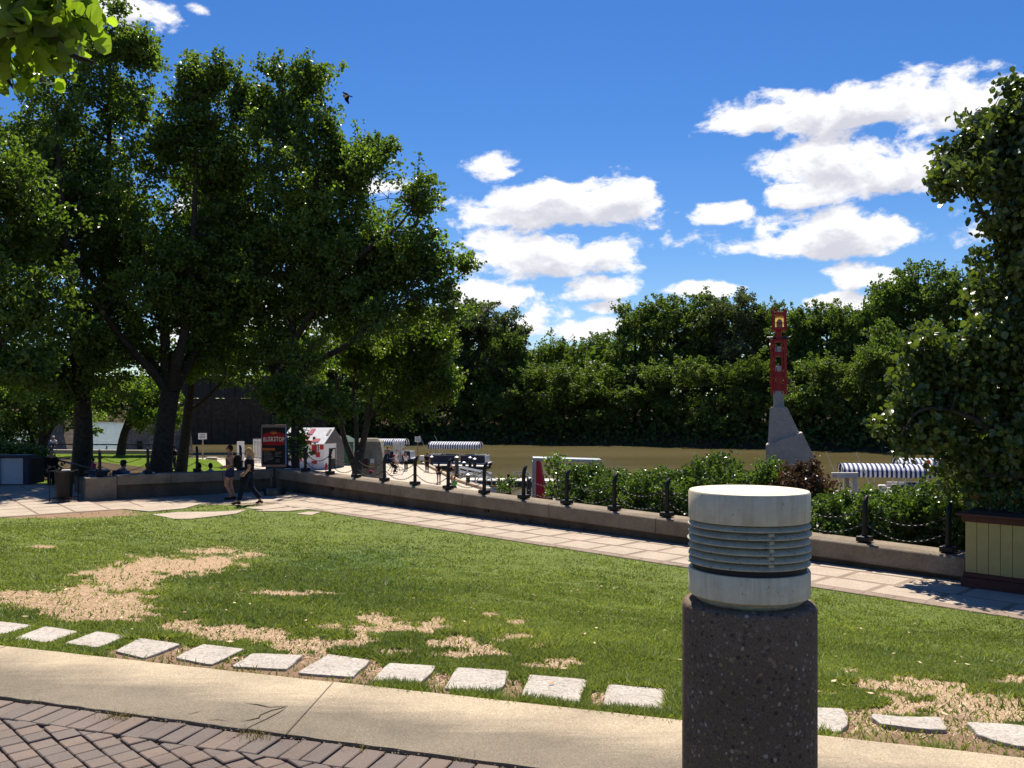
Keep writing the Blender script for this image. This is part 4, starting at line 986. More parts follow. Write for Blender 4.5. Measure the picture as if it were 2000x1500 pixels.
def build_near_trees():
    g0 = -.42
    # tree behind the bin, first from the left
    Y = 38.8; b = P(160, 0, Y); b.z = g0
    grow_tree('cottonwood_tree', 'big cottonwood with the thick straight trunk at the end of the short wall', b,
              [limb_px([(160, 940), (161, 900), (163, 840), (160, 770)], Y, [.56, .44, .39, .36]),
               limb_px([(160, 775), (150, 700, -1), (140, 560, -2), (120, 380, -2.5), (110, 250, -2.5)], Y, [.3, .24, .18, .11, .04]),
               limb_px([(160, 775), (185, 680, 1), (205, 520, 1.5), (212, 330, 1), (215, 120, .5), (218, 60, 0)], Y, [.28, .22, .17, .12, .06, .02]),
               limb_px([(158, 790), (120, 720, -1), (60, 640, -2.5), (0, 560, -3)], Y, [.24, .19, .13, .06])],
              E_px([(120, 330, 180, 200), (210, 150, 85, 130), (130, 190, 110, 110), (40, 500, 180, 180, -1), (110, 690, 170, 130, -1), (200, 440, 130, 170, 1), (216, 70, 26, 55), (255, 110, 24, 50), (290, 140, 24, 55), (180, 90, 30, 50)], Y),
              M['leaf_cotton'], M['bark'], 1, 1080, 56, .165, (.5, 1.3), .19, hubs=120, cluster=.95)
    Y = 38.6; b = P(316, 0, Y); b.z = g0
    grow_tree('cottonwood_tree', 'big cottonwood whose trunk forks into five limbs beside the seated backpacker', b,
              [limb_px([(312, 942), (316, 900), (324, 830), (333, 765)], Y, [.62, .47, .40, .40]),
               limb_px([(328, 770), (300, 728, -.5), (262, 690, -1), (222, 640, -1.5), (190, 590, -2), (150, 520, -2.5)], Y, [.20, .19, .16, .13, .10, .05]),
               limb_px([(328, 755), (308, 720, 1), (272, 672, 1.5), (240, 600, 2), (215, 500, 2.5)], Y, [.17, .16, .13, .09, .04]),
               limb_px([(332, 765), (322, 700), (322, 650), (300, 560, .5), (275, 480, 1), (232, 400, 1), (195, 345, 1), (185, 260, 1)], Y, [.24, .22, .20, .17, .14, .11, .08, .03]),
               limb_px([(336, 760), (348, 700, -.5), (362, 640, -.5), (372, 520, -1), (380, 400, -1), (385, 250, -.5), (383, 130, -.5)], Y, [.24, .22, .19, .15, .11, .07, .02]),
               limb_px([(340, 765), (365, 715, .5), (400, 655, 1), (440, 625, 1.5), (480, 560, 2), (520, 470, 2)], Y, [.25, .22, .19, .14, .09, .04])],
              E_px([(350, 380, 170, 160), (385, 215, 62, 105), (310, 250, 80, 90), (300, 560, 200, 150), (450, 500, 130, 150, 1), (230, 690, 90, 70, -1), (440, 300, 80, 110), (390, 700, 120, 60, 2), (380, 145, 22, 60), (425, 190, 24, 60), (345, 190, 24, 50), (460, 240, 30, 60), (470, 340, 100, 130), (490, 440, 120, 120, 1), (250, 430, 110, 120), (330, 650, 160, 90, 2)], Y),
              M['leaf_cotton'], M['bark'], 2, 1250, 54, .165, (.5, 1.3), .19, hubs=140, cluster=.95)
    Y = 45; b = P(352, 0, Y); b.z = g0
    grow_tree('cottonwood_tree', 'slimmer cottonwood trunk just right of the forked one, leaning right', b,
              [limb_px([(352, 935), (360, 870), (368, 800), (374, 740)], Y, [.34, .26, .23, .2]),
               limb_px([(372, 745), (380, 640), (400, 500), (430, 330)], Y, [.18, .15, .1, .03]), limb_px([(368, 802), (395, 785), (430, 750), (470, 690)], Y, [.12, .1, .07, .03])],
              E_px([(410, 520, 130, 160), (430, 690, 110, 90), (440, 350, 90, 110)], Y), M['leaf_cotton'], M['bark'], 3, 420, 55, .165, (.5, 1.2), .2, hubs=45, cluster=.8)
    Y = 38.4; b = P(540, 0, Y); b.z = -.7
    grow_tree('cottonwood_tree', 'big cottonwood behind the dark sign with a long limb reaching right', b,
              [limb_px([(538, 950), (537, 880), (540, 800), (548, 720)], Y, [.46, .35, .31, .28]),
               limb_px([(541, 800), (575, 748, -.5), (620, 705, -1), (670, 680, -1.5), (720, 640, -2), (790, 585, -2)], Y, [.17, .16, .14, .11, .08, .03]),
               limb_px([(545, 740), (518, 690, 1), (508, 620, 1.5), (500, 480, 2), (505, 300, 1.5), (520, 190, 1)], Y, [.2, .16, .13, .1, .06, .02]),
               limb_px([(548, 725), (575, 620), (600, 480, -.5), (620, 330, -.5), (610, 190, 0)], Y, [.24, .19, .14, .08, .02]),
               limb_px([(552, 700), (630, 580, -1), (700, 500, -1.5), (770, 450, -1), (810, 400, -1)], Y, [.17, .14, .1, .06, .02])],
              E_px([(600, 340, 160, 140), (560, 225, 95, 80), (645, 300, 65, 60), (700, 420, 130, 125), (800, 535, 90, 75), (770, 430, 60, 70), (600, 560, 190, 140), (700, 620, 150, 90, -1), (540, 700, 120, 80, 1), (492, 185, 22, 55), (545, 180, 28, 50), (600, 190, 30, 55), (640, 245, 22, 40), (700, 325, 26, 45), (750, 330, 24, 45), (800, 375, 24, 45), (845, 440, 26, 40), (880, 520, 34, 26), (835, 395, 18, 30), (770, 510, 110, 85), (830, 490, 62, 62), (840, 570, 60, 60), (690, 350, 90, 80), (660, 520, 140, 110), (480, 620, 140, 100, 1)], Y),
              M['leaf_cotton'], M['bark'], 4, 1650, 54, .165, (.5, 1.3), .19, hubs=180, cluster=.95)
    Y = 36; b = P(577, 0, Y); b.z = -.35
    grow_tree('young_tree', 'thin young tree with leafy low shoots in front of the kiosk', b,
              [limb_px([(578, 945), (577, 900), (575, 850), (580, 780), (590, 700)], Y, [.19, .17, .15, .12, .06]), limb_px([(576, 850), (600, 815), (625, 790)], Y, [.06, .05, .02])],
              E_px([(580, 790, 55, 55), (578, 860, 24, 34), (620, 800, 50, 40), (590, 700, 90, 60)], Y), M['leaf_cotton2'], M['bark'], 5, 150, 40, .15, (.3, .7), .15, hubs=30, cluster=.35)
    Y = 43; b = P(697, 0, Y); b.z = float(z_ground(P(697, 0, Y).x, Y)) - .1
    grow_tree('young_tree', 'light green multi-stemmed tree rising behind the long wall beside the stone marker', b,
              [limb_px([(697, 975), (697, 925), (672, 855), (664, 800), (655, 720)], Y, [.22, .2, .13, .1, .04]), limb_px([(697, 930), (706, 880), (718, 820), (724, 775), (740, 700)], Y, [.18, .17, .13, .1, .04]),
               limb_px([(697, 928), (696, 840), (690, 760), (700, 660)], Y, [.13, .1, .07, .03]), limb_px([(718, 822), (760, 770), (800, 720)], Y, [.08, .06, .02])],
              E_px([(760, 720, 110, 90), (830, 730, 55, 70), (790, 800, 70, 50), (700, 690, 70, 80), (800, 640, 75, 60), (840, 670, 45, 60)], Y), M['leaf_cotton2'], M['bark_light'], 6, 560, 50, .16, (.4, .9), .17, hubs=70, cluster=.6)
    Y = 56; b = P(64, 0, Y); b.z = g0
    grow_tree('young_tree', 'small shaded multi-stemmed tree behind the left hedge', b,
              [limb_px([(78, 905), (83, 860), (80, 800), (70, 740)], Y, [.3, .22, .18, .06]), limb_px([(80, 895), (95, 850), (115, 810), (140, 760)], Y, [.14, .12, .09, .03]), limb_px([(78, 900), (60, 850), (40, 800)], Y, [.14, .1, .04])],
              E_px([(60, 770, 110, 60), (120, 790, 60, 45), (20, 840, 60, 50)], Y), M['leaf_cotton'], M['bark'], 7, 260, 50, .2, (.5, 1.1), .22, hubs=40, cluster=.8)
    Y = 60; b = P(236, 0, Y); b.z = g0
    grow_tree('young_tree', 'small dark tree leaning over the river beside the right pier', b,
              [limb_px([(234, 905), (240, 860), (252, 820), (270, 770)], Y, [.34, .28, .22, .1]), limb_px([(245, 845), (280, 810), (310, 790)], Y, [.12, .09, .03])],
              E_px([(270, 775, 80, 50), (300, 810, 50, 28), (220, 790, 40, 30)], Y), M['leaf_cotton2'], M['bark'], 8, 200, 45, .2, (.5, 1.0), .22, hubs=30, cluster=.7)
build_near_trees()

def build_edge_tree():
    Y = 30.5; b = P(-60, 0, Y); b.z = 0
    grow_tree('cottonwood_tree', 'cottonwood at the left edge whose crown shades the plaza by the hedge', b,
              [limb_px([(-60, 960), (-58, 860), (-50, 740), (-30, 560), (-20, 400)], Y, [.42, .34, .28, .16, .05]), limb_px([(-52, 760), (20, 640, -.5), (70, 560, -.5)], Y, [.16, .11, .04]), limb_px([(-50, 740), (-120, 600), (-180, 480)], Y, [.16, .11, .04])],
              E_px([(-20, 420, 140, 200), (30, 590, 120, 120), (-140, 480, 150, 200), (50, 720, 100, 60), (-60, 690, 150, 80)], Y),
              M['leaf_cotton'], M['bark'], 21, 620, 52, .165, (.5, 1.3), .2, hubs=75, cluster=.7)
build_edge_tree()
def build_linden():
    Y = 15.6; b = P(2040, 0, Y); b.z = -.3
    grow_tree('linden_tree', 'tall dark linden at the right edge rising behind the flower planter', b,
              [limb_px([(2040, 1140), (2035, 1000), (2030, 800), (2025, 600), (2010, 420), (1990, 250)], Y, [.16, .14, .12, .1, .07, .02]),
               limb_px([(2034, 960), (1960, 860, -.3), (1880, 810, -.5), (1800, 800, -.5), (1760, 850, -.5)], Y, [.07, .06, .04, .025, .01]),
               limb_px([(2030, 800), (1970, 720, .3), (1890, 680, .5), (1840, 690, .5)], Y, [.06, .05, .03, .01]), limb_px([(2025, 600), (1960, 500), (1900, 380), (1850, 330)], Y, [.05, .04, .03, .01]),
               limb_px([(2034, 940), (1990, 930, -.5), (1920, 930, -.8)], Y, [.05, .04, .015])],
              E_px([(2010, 260, 110, 100), (1955, 340, 130, 70), (1990, 470, 105, 110), (1968, 265, 70, 55), (1965, 610, 115, 90), (1920, 730, 135, 75), (1830, 830, 105, 62), (1930, 830, 150, 100), (1940, 920, 110, 50), (2095, 500, 80, 240), (2090, 800, 90, 130), (1880, 370, 60, 45), (1850, 700, 70, 60), (1790, 840, 70, 50)], Y),
              M['leaf_linden'], M['bark'], 12, 1250, 36, .105, (.2, .5), .10, hubs=190, heart=True, branch_r=.028, shell=.2, cluster=.30)
    # branch of a street tree that hangs into the view above the kerb
    b = Vector((-4.3, 3.1, HI))
    near = lambda C: (C[:, 1] > 2.6)
    grow_tree('basswood_tree', 'sunlit yellow-green basswood branches hanging in at the top left corner', b,
              [([(-4.3, 3.1, HI), (-4.28, 3.15, 2.6), (-4.2, 3.2, 3.8), (-4.1, 3.4, 5.2), (-4.2, 3.5, 6.2)], [.13, .11, .10, .07, .03]),
               ([(-4.2, 3.2, 3.9), (-3.4, 3.6, 4.6), (-2.6, 4.0, 4.75), (-1.98, 4.2, 4.62)], [.05, .04, .022, .008]),
               ([(-4.2, 3.2, 3.8), (-3.3, 3.9, 4.25), (-2.55, 4.2, 4.25)], [.035, .025, .008])],
              [(tuple(P(60, 40, 4.1)), (.19, .3, .14)), (tuple(P(130, 30, 4.2)), (.09, .2, .09)), (tuple(P(20, 110, 4.1)), (.13, .25, .13)), (tuple(P(90, 95, 4.1)), (.12, .2, .06)), (tuple(P(12, 215, 4.1)), (.045, .1, .07)), (tuple(P(150, 70, 4.1)), (.06, .12, .07)), (tuple(P(15, 165, 4.1)), (.07, .12, .06)), (tuple(P(-60, 60, 4.0)), (.25, .3, .25)),
               ((-4.1, 3.4, 5.4), (.7, .6, .8))],
              M['leaf_near'], M['bark'], 13, 215, 10, .074, (.07, .16), .04, upb=-.5, hubs=50, heart=True, branch_r=.012, shell=.1, cluster=.09)
build_linden()

def build_bushes():
    rs = np.random.RandomState(44)
    #  (px centre, top row, half width px, distance, leaf material, label)
    spec = [(1150, 915, 46, 24.4, 0, 'loose leafy shrub beside the red fin'),
            (1215, 925, 60, 23.2, 0, 'round green shrub behind the chains, next to the red fin shrub'),
            (1296, 920, 75, 22.0, 0, 'green shrub with pale sunlit top left of the bollard light'),
            (1392, 893, 60, 21.2, 0, 'tallest pale shrub with upright shoots just left of the bollard light'),
            (1485, 905, 70, 20.3, 0, 'leafy shrub directly behind the bollard light cap'),
            (1566, 918, 60, 19.6, 1, 'reddish-brown shrub below the concrete tower base'),
            (1640, 968, 70, 18.2, 0, 'low shrub left of the second-last chain post'),
            (1745, 965, 75, 18.0, 0, 'broad shrub in front of the right striped canopy'),
            (1856, 930, 66, 17.6, 0, 'tall shrub right of the striped canopy under the linden'),
            (1935, 950, 75, 17.2, 0, 'dark shrub tucked behind the planter box'), (2030, 940, 80, 16.8, 0, 'dark shrub at the right edge behind the planter')]
    for i, (px, top, hw, Y, mk, lab) in enumerate(spec):
        c = P(px, top, Y); zt = c.z - .04; zb = min(-.1, ztop((c.x, c.y)) - .6); zc = (zt + zb) / 2
        w = hw / F * Y; T = thing('shrub', (c.x, c.y, zb), lab, 'shrub', group='shrubs behind the long wall')
        st = MB(); n = 9000; k = 170
        cen = rs.normal(size=(k, 3)); cen /= np.linalg.norm(cen, axis=1)[:, None]
        rr = .45 + .5 * rs.rand(k) ** .5
        cen = cen * rr[:, None] * np.array([w * 1.15, .75, (zt - zb) / 2]) + np.array([c.x, c.y, zc])
        lumps = fbm2(cen[:, 0] * 2 + i, cen[:, 1] * 2); cen[:, 2] += (lumps - .55) * .55
        cen = cen[(cen[:, 0] + cen[:, 1]) > 23.55]
        for q in cen[::4]: st.tube([(c.x + (q[0] - c.x) * .25, c.y + (q[1] - c.y) * .25, zb), tuple((q + np.array([c.x, c.y, zb])) / 2 + np.array([0, 0, .1])), tuple(q)], [.016, .012, .005], 4, False)
        m = 52; L = []; V = []
        for q in cen:
            g = rs.normal(size=3) * .5 + np.array([0, 0, .8]) + (q - np.array([c.x, c.y, zc])) * .5; g /= np.linalg.norm(g); t = rs.rand(m)
            L.append(q + g * (t * .30)[:, None] + rs.normal(size=(m, 3)) * .062); V.append(rs.uniform(.05, .6) + rs.uniform(-.15, .35, m))
        L = np.concatenate(L); V = np.concatenate(V)
        st.build('stems', M['bark_light'], T)
        leaf_geo('foliage', L, .075 * rs.uniform(.7, 1.3, len(L)), rs, M['leaf_bush_red'] if mk else M['leaf_bush'], T, V)
    # hedge at the far left, behind the blue planter
    for i, (px, top, hw, Y, lab) in enumerate([(15, 862, 55, 35.5, 'dark glossy hedge shrub above the blue planter at the left edge'), (70, 880, 40, 35.8, 'dark hedge shrub between the blue planter and the litter bin'), (-50, 850, 60, 35.5, 'dark hedge shrub running out of the left edge')]):
        c = P(px, top, Y); zt = c.z; zb = .0; T = thing('shrub', (c.x, c.y, zb), lab, 'shrub'); k = 120
        cen = rs.normal(size=(k, 3)); cen /= np.linalg.norm(cen, axis=1)[:, None]
        cen = cen * (.4 + .6 * rs.rand(k))[:, None] * np.array([hw / F * Y * 1.1, .8, (zt - zb) / 2]) + np.array([c.x, c.y, (zt + zb) / 2])
        st = MB()
        for q in cen[::5]: st.tube([(c.x, c.y, zb), tuple(q)], [.03, .01], 4, False)
        st.build('stems', M['bark'], T)
        L = np.concatenate([q + rs.normal(size=(45, 3)) * .13 for q in cen]); leaf_geo('foliage', L, .11 * rs.uniform(.7, 1.3, len(L)), rs, M['leaf_bush'], T, rs.uniform(0, .8, len(L)))
    # small plants by the landing
    for px, py, hw, Y, lab in [(985, 945, 22, 40, 'small leafy plant beside the yellow-topped notice'), (1075, 960, 18, 34, 'thin leafy sprig at the foot of the red fin'), (1092, 915, 18, 25.2, 'single leafy shoot standing above the shrubs near the red fin')]:
        c = P(px, py, Y); zb = float(z_ground(c.x, c.y)) - .02; T = thing('plant', (c.x, c.y, zb), lab, 'plant'); st = MB(); L = []
        for k in range(12):
            e = Vector((c.x + rs.normal(0, hw / F * Y * .5), c.y + rs.normal(0, .2), c.z + rs.uniform(-.35, .25))); st.tube([(c.x, c.y, zb), tuple((Vector((c.x, c.y, zb)) + e) / 2 + Vector((0, 0, .1))), tuple(e)], [.015, .01, .004], 4, False)
            L.append(np.array(e) + rs.normal(size=(26, 3)) * .11)
        st.build('stems', M['bark_light'], T); L = np.concatenate(L); leaf_geo('foliage', L, .11, rs, M['leaf_bush'], T, rs.uniform(.2, .95, len(L)))
build_bushes()

# far bank: seven grown trees, then copies set out along the bank
def build_far_trees():
    protos = []
    def proto(seed, mat, H, R, kind):
        rs = np.random.RandomState(seed); ells = []; cz = H * .56
        if kind == 'tall':
            for k in range(12):
                a = rs.rand() * 6.28; h = rs.uniform(.18, .93); rr = R * (1.0 - .62 * max(0, h - .45) / .5) * rs.uniform(.3, .75)
                ells.append(((math.cos(a) * rr, math.sin(a) * rr, H * h), (R * .42 * rs.uniform(.7, 1.2), R * .42, H * .10 * rs.uniform(.8, 1.3))))
            ells.append(((0, 0, H * .60), (R * .78, R * .78, H * .33))); ells.append(((R * .2, 0, H * .82), (R * .55, R * .55, H * .13))); ells.append(((-R * .4, R * .2, H * .74), (R * .5, R * .5, H * .14))); ells.append(((R * .5, -R * .2, H * .68), (R * .45, R * .45, H * .14)))
        else:
            for k in range(10):
                a = rs.rand() * 6.28; h = rs.uniform(.12, .82); rr = R * rs.uniform(.25, .7)
                ells.append(((math.cos(a) * rr, math.sin(a) * rr, H * h), (R * .45, R * .45, H * .15)))
            ells.append(((0, 0, H * .5), (R * .7, R * .7, H * .38)))
        limbs = [([(0, 0, -1), (rs.normal() * .2, 0, H * .3), (rs.normal() * .5, rs.normal() * .5, H * .6), (rs.normal() * .4, 0, H * .93)], [H * .017, H * .013, H * .009, .03])]
        for k in range(5):
            a = rs.rand() * 6.28; h = rs.uniform(.2, .6); limbs.append(([(0, 0, H * h), (math.cos(a) * R * .4, math.sin(a) * R * .4, H * (h + .13)), (math.cos(a) * R * .75, math.sin(a) * R * .75, H * (h + .24))], [H * .008, H * .005, .03]))
        return grow_tree('riverbank_tree', 'x', (0, 0, 0), limbs, ells, mat, M['bark'], seed, 640 if kind == 'tall' else 540, 27, .42 if kind == 'tall' else .38, (.7, 1.6), .34, hubs=80 if kind == 'tall' else 60, branch_r=.09, shell=.3, cluster=1.75)
    kinds = [proto(51, M['leaf_far'], 25, 6.2, 'tall'), proto(52, M['leaf_far'], 25, 6.8, 'tall'), proto(53, M['leaf_far_grey'], 25, 6.4, 'tall'), proto(54, M['leaf_far'], 25, 6.0, 'tall'),
             proto(55, M['leaf_far_light'], 14, 6.0, 'low'), proto(56, M['leaf_far'], 14, 6.2, 'low'), proto(57, M['leaf_far_light'], 14, 5.6, 'low')]
    HT = [25, 25, 25, 25, 14, 14, 14]; RD = [6.2, 6.8, 6.4, 6.0, 6.0, 6.2, 5.6]
    # (px, top row, half width px, metres behind the bank edge, kind, what sets it apart)
    rows = [(835, 585, 75, 9, 2, 'greyish tall tree on the far bank just right of the cottonwoods'), (915, 572, 75, 14, 2, 'grey-green round-topped tall tree on the far bank above the left boat'), (985, 600, 55, 12, 2, 'grey-green tree on the far bank left of the low gap in the treeline'),
            (890, 700, 60, 6, 5, 'dark low tree on the far bank directly above the left striped canopy'), (965, 650, 62, 8, 4, 'yellow-green round tree on the far bank left of the gap'),
            (1045, 662, 60, 13, 5, 'low tree on the far bank at the left end of the treeline gap'), (1120, 655, 60, 18, 6, 'low olive tree on the far bank in the middle of the treeline gap'), (1175, 640, 50, 26, 0, 'distant dark treetop showing in the treeline gap'),
            (1020, 712, 66, 6, 5, 'low dark green tree on the far bank above the red fin'), (1100, 715, 72, 6, 4, 'light green low tree on the far bank right of the red fin'), (1180, 705, 66, 6, 6, 'light green low tree under the left end of the tall row'),
            (1240, 574, 60, 14, 1, 'first tall tree right of the treeline gap'), (1305, 562, 66, 16, 0, 'tall tree second right of the treeline gap'), (1375, 560, 66, 18, 3, 'tall tree third right of the treeline gap'), (1440, 562, 62, 15, 2, 'tall greyish tree left of the red tower'),
            (1500, 575, 50, 16, 1, 'tall dark tree directly behind the red tower'), (1555, 590, 55, 14, 3, 'tall dark tree just right of the red tower'), (1610, 572, 55, 17, 0, 'tall tree right of the tower with a spiky top'), (1665, 580, 50, 15, 1, 'tall dark tree midway between the red tower and the linden'),
            (1725, 535, 60, 18, 3, 'tall rounded tree left of the tallest far-bank tree'), (1800, 494, 75, 20, 0, 'tallest far-bank tree, left of the linden'), (1880, 500, 70, 18, 1, 'tall far-bank tree partly behind the linden crown'), (1960, 520, 70, 16, 3, 'far-bank tree hidden mostly behind the linden'),
            (1262, 705, 70, 6, 5, 'dark low tree under the first tall trees'), (1335, 720, 70, 6, 5, 'low leafy tree in front of the second tall tree'), (1405, 700, 66, 6, 5, 'low dark tree left of the concrete tower base'), (1460, 690, 50, 6, 6, 'bright yellow-green low tree left of the red tower shaft'),
            (1570, 700, 66, 6, 5, 'dark low tree right of the concrete tower base'), (1640, 690, 70, 6, 5, 'dark low tree above the right striped canopy'), (1715, 665, 70, 6, 5, 'olive low tree right of the tower on the far bank'), (1795, 625, 80, 7, 5, 'olive round tree in front of the tallest far-bank tree'), (1870, 700, 70, 5, 5, 'dark low tree behind the linden lower branches'),
            (770, 620, 70, 12, 0, 'far-bank tree seen through the right end of the cottonwood crown'), (690, 640, 70, 12, 1, 'far-bank tree behind the light green multi-stemmed tree'), (800, 720, 60, 5, 5, 'dark low tree above the stone marker on the far bank'), (720, 740, 60, 5, 5, 'dark low far-bank tree behind the kiosk roof'),
            (600, 640, 70, 14, 1, 'far-bank tree hidden behind the cottonwood with the long limb'), (640, 735, 60, 5, 5, 'dark low far-bank tree above the kiosk')]
    used = [0] * 7; rng = random.Random(6)
    for px, top, hw, back, k, lab in rows:
        u = (px - 1000) / F
        ys = np.linspace(60, 420, 3000); Y = float(ys[np.argmax(ys > np.interp(u * ys, *FAR))]) + back
        X = u * Y; zg = float(z_ground(X, Y)); H = CZ + (HZ - top) / F * Y - zg; W = hw / F * Y
        o = kinds[k] if not used[k] else dup(kinds[k]); used[k] = 1
        o.location = (X, Y, zg); o.scale = (W / RD[k] * 1.12, W / RD[k] * 1.12, H / HT[k]); o.rotation_euler = (0, 0, rng.uniform(0, 6.28))
        tag(o, lab, 'tree', 'trees along the far river bank')
    for k in range(7):
        if not used[k]:
            for ch in list(kinds[k].children_recursive): bpy.data.objects.remove(ch)
            bpy.data.objects.remove(kinds[k])
    # the wood behind and the scrub at its foot: one mass
    rs = np.random.RandomState(60); C = []; S = []
    for u in np.linspace(-.95, .95, 420):
        ys = np.linspace(60, 600, 2000); hit = ys > np.interp(u * ys, *FAR); Y0 = float(ys[np.argmax(hit)]) if hit.any() else 300
        top = np.interp(1000 + u * F, [-600, 300, 820, 1030, 1200, 1500, 1800, 2600], [640, 640, 640, 690, 665, 630, 590, 600])
        for q in range(34):
            back = rs.uniform(16, 60); Y = Y0 + back; X = u * Y; H = (CZ + (HZ - top) / F * Y) - 0; h = H * rs.rand() ** .7
            C.append((X + rs.normal(0, 1), Y, h)); S.append(rs.uniform(.8, 1.6))
        for q in range(26):
            back = abs(rs.normal(1.5, 2.5)) + .6; Y = Y0 + back; X = u * Y
            C.append((X + rs.normal(0, .4), Y, float(z_ground(X, Y)) + rs.rand() ** 1.6 * 3.6)); S.append(rs.uniform(.35, .75))
    C = np.array(C); o = leaf_geo('woods', C, np.array(S) * 1.25, rs, M['leaf_far'], None, rs.uniform(0, .5, len(C)))
    tag(o, 'dense dark wood and scrub filling in behind the far-bank trees', 'wood', kind='stuff')
build_far_trees()

# ------------------------------------------------------------------ street furniture
def text_mesh(txt, size, extr=.004, font_scale=(1, 1)):
    cu = bpy.data.curves.new('lettering', 'FONT'); cu.body = txt; cu.size = size; cu.extrude = extr; cu.align_x = 'CENTER'; cu.align_y = 'CENTER'; cu.resolution_u = 3; cu.offset = size * .006; cu.space_character = 1.1
    o = bpy.data.objects.new('lettering', cu); COL.objects.link(o)
    me = bpy.data.meshes.new_from_object(o.evaluated_get(bpy.context.evaluated_depsgraph_get()))
    bpy.data.objects.remove(o); bpy.data.curves.remove(cu); me.name = 'lettering'; return me
def put_text(txt, size, mat, parent, x, y, z, sx=1.0, sz=1.0, arch=0.0, name='lettering'):
    """lettering on a local plane that faces -Y (parent's own frame)"""
    me = text_mesh(txt, size); n = len(me.vertices); co = np.empty(n * 3, np.float32); me.vertices.foreach_get('co', co); co = co.reshape(-1, 3)
    half = max(1e-6, np.abs(co[:, 0]).max())
    new = np.stack([co[:, 0] * sx + x, y - co[:, 2], co[:, 1] * sz * (1 + arch * .25 * (1 - (co[:, 0] / half) ** 2)) + z + arch * size * .5 * (1 - (co[:, 0] / half) ** 2)], -1)
    me.vertices.foreach_set('co', new.ravel().astype(np.float32)); me.update()
    return link_mesh(name, me, mat, parent)
M['txt_white'] = plain('txt_white', (.62, .56, .5), (.52, .46, .4), 20, .6)
M['txt_grey'] = plain('txt_grey', (.2, .18, .17), (.14, .13, .12), 20, .6)
M['txt_orange'] = plain('txt_orange', (.42, .16, .02), (.34, .12, .015), 20, .6)
M['sign_red'] = plain('sign_red', (.24, .015, .018), (.18, .010, .012), 12, .6, spec=.08)
M['sign_black'] = plain('sign_black', (.014, .013, .014), (.010, .010, .010), 12, .6, spec=.08)
M['sign_star'] = plain('sign_star', (.5, .14, .02), (.4, .1, .015), 12, .5)
M['frame_weave'] = plain('frame_weave', (.20, .12, .08), (.07, .06, .08), 30, .6)
M['sign_blue'] = plain('sign_blue', (.06, .14, .26), (.05, .1, .2), 8, .5)

def build_busk_sign():
    Y = 29.4; b = G(536, 960, 0.0); b = Vector(((536 - 1000) / F * Y, Y, 0))
    S = thing('street_sign', tuple(b), 'dark hanging BUSKSTOP sign board on a post with a round base', 'sign', rz=math.radians(3))
    MB().lathe([(.36, 0), (.36, .03), (.35, .24), (.34, .26), (.05, .265)], 36).build('base', M['teal_rim'], S, smooth=True)
    MB().tube([(0, 0, .2), (0, 0, 2.62)], .045, 10).build('pole', M['black'], S, smooth=True)
    MB().box((0, 0, .42), (.12, .12, .34)).build('pole_sleeve', M['black'], S, bevel=.01)
    z0, z1, w = .93, 2.33, .775
    bd = MB().box((0, -.07, (z0 + z1) / 2), (w, .05, z1 - z0)).build('board', M['sign_black'], S, bevel=.006)
    for nm, c, sz in (('frame_rail', (0, -.075, z1 - .045), (w + .03, .07, .09)), ('frame_rail', (0, -.075, z0 + .04), (w + .03, .07, .08))):
        MB().box(c, sz).build(nm, M['frame_weave'], S, bevel=.005)
    MB().box((-w / 2 - .004, -.075, (z0 + z1) / 2), (.035, .068, z1 - z0 - .17)).build('frame_stile', M['frame_weave'], S)
    MB().box((w / 2 + .004, -.075, (z0 + z1) / 2), (.035, .068, z1 - z0 - .17)).build('frame_stile', M['sign_blue'], S)
    # arched red ribbon
    yb = -.0985; mb = MB(); n = 14; vs = []
    for i in range(n + 1):
        x = -w / 2 * .94 + w * .94 * i / n; a = .07 * (1 - (2 * i / n - 1) ** 2)
        for y in (yb, yb + .01): vs += [(x, y, 1.66 - a * .2), (x, y, 2.02 + a)]
    for i in range(n):
        k = i * 4; mb_f = [(k, k + 4, k + 5, k + 1), (k + 1, k + 5, k + 7, k + 3), (k + 3, k + 7, k + 6, k + 2), (k, k + 2, k + 6, k + 4)]; mb.f += mb_f
    mb.f += [(0, 1, 3, 2), (n * 4, n * 4 + 2, n * 4 + 3, n * 4 + 1)]; mb.v = vs
    rb = mb.build('ribbon', M['sign_red'], bd)
    rays = MB()
    for k in range(7):
        a = math.radians(20 + k * 140 / 6); rays.add([(-.018 * math.sin(a), yb - .004, 2.02 + .018 * math.cos(a)), (.018 * math.sin(a), yb - .004, 2.02 - .018 * math.cos(a)), (.16 * math.cos(a), yb - .004, 2.02 + .13 * math.sin(a))], [(0, 1, 2)])
    rays.build('sunburst', M['sign_star'], bd)
    put_text('BUSKSTOP', .15, M['txt_white'], bd, 0, yb - .006, 1.83, .90, 1.35, .25)
    MB().box((-.17, yb, 1.52), (.40, .008, .075)).build('strip', M['sign_star'], bd)
    put_text('HOW IT WORKS', .05, M['sign_black'], bd, -.17, yb - .008, 1.52, .9, 1.0)
    for z, l, wd in ((1.43, -.33, .2), (1.39, -.33, .25), (1.345, -.33, .28), (1.30, -.33, .24), (1.26, -.33, .31), (1.215, -.33, .33), (1.17, -.33, .29), (1.13, -.33, .12), (1.42, .04, .22), (1.37, .04, .18), (1.33, .04, .1), (1.285, .04, .2)):
        MB().box((l + wd / 2, yb, z), (wd, .004, .011)).build('text_line', M['txt_orange'] if z > 1.415 else M['txt_grey'], bd)
    put_text('the\nforks', .06, M['txt_grey'], bd, .13, yb - .004, 1.15)
build_busk_sign()

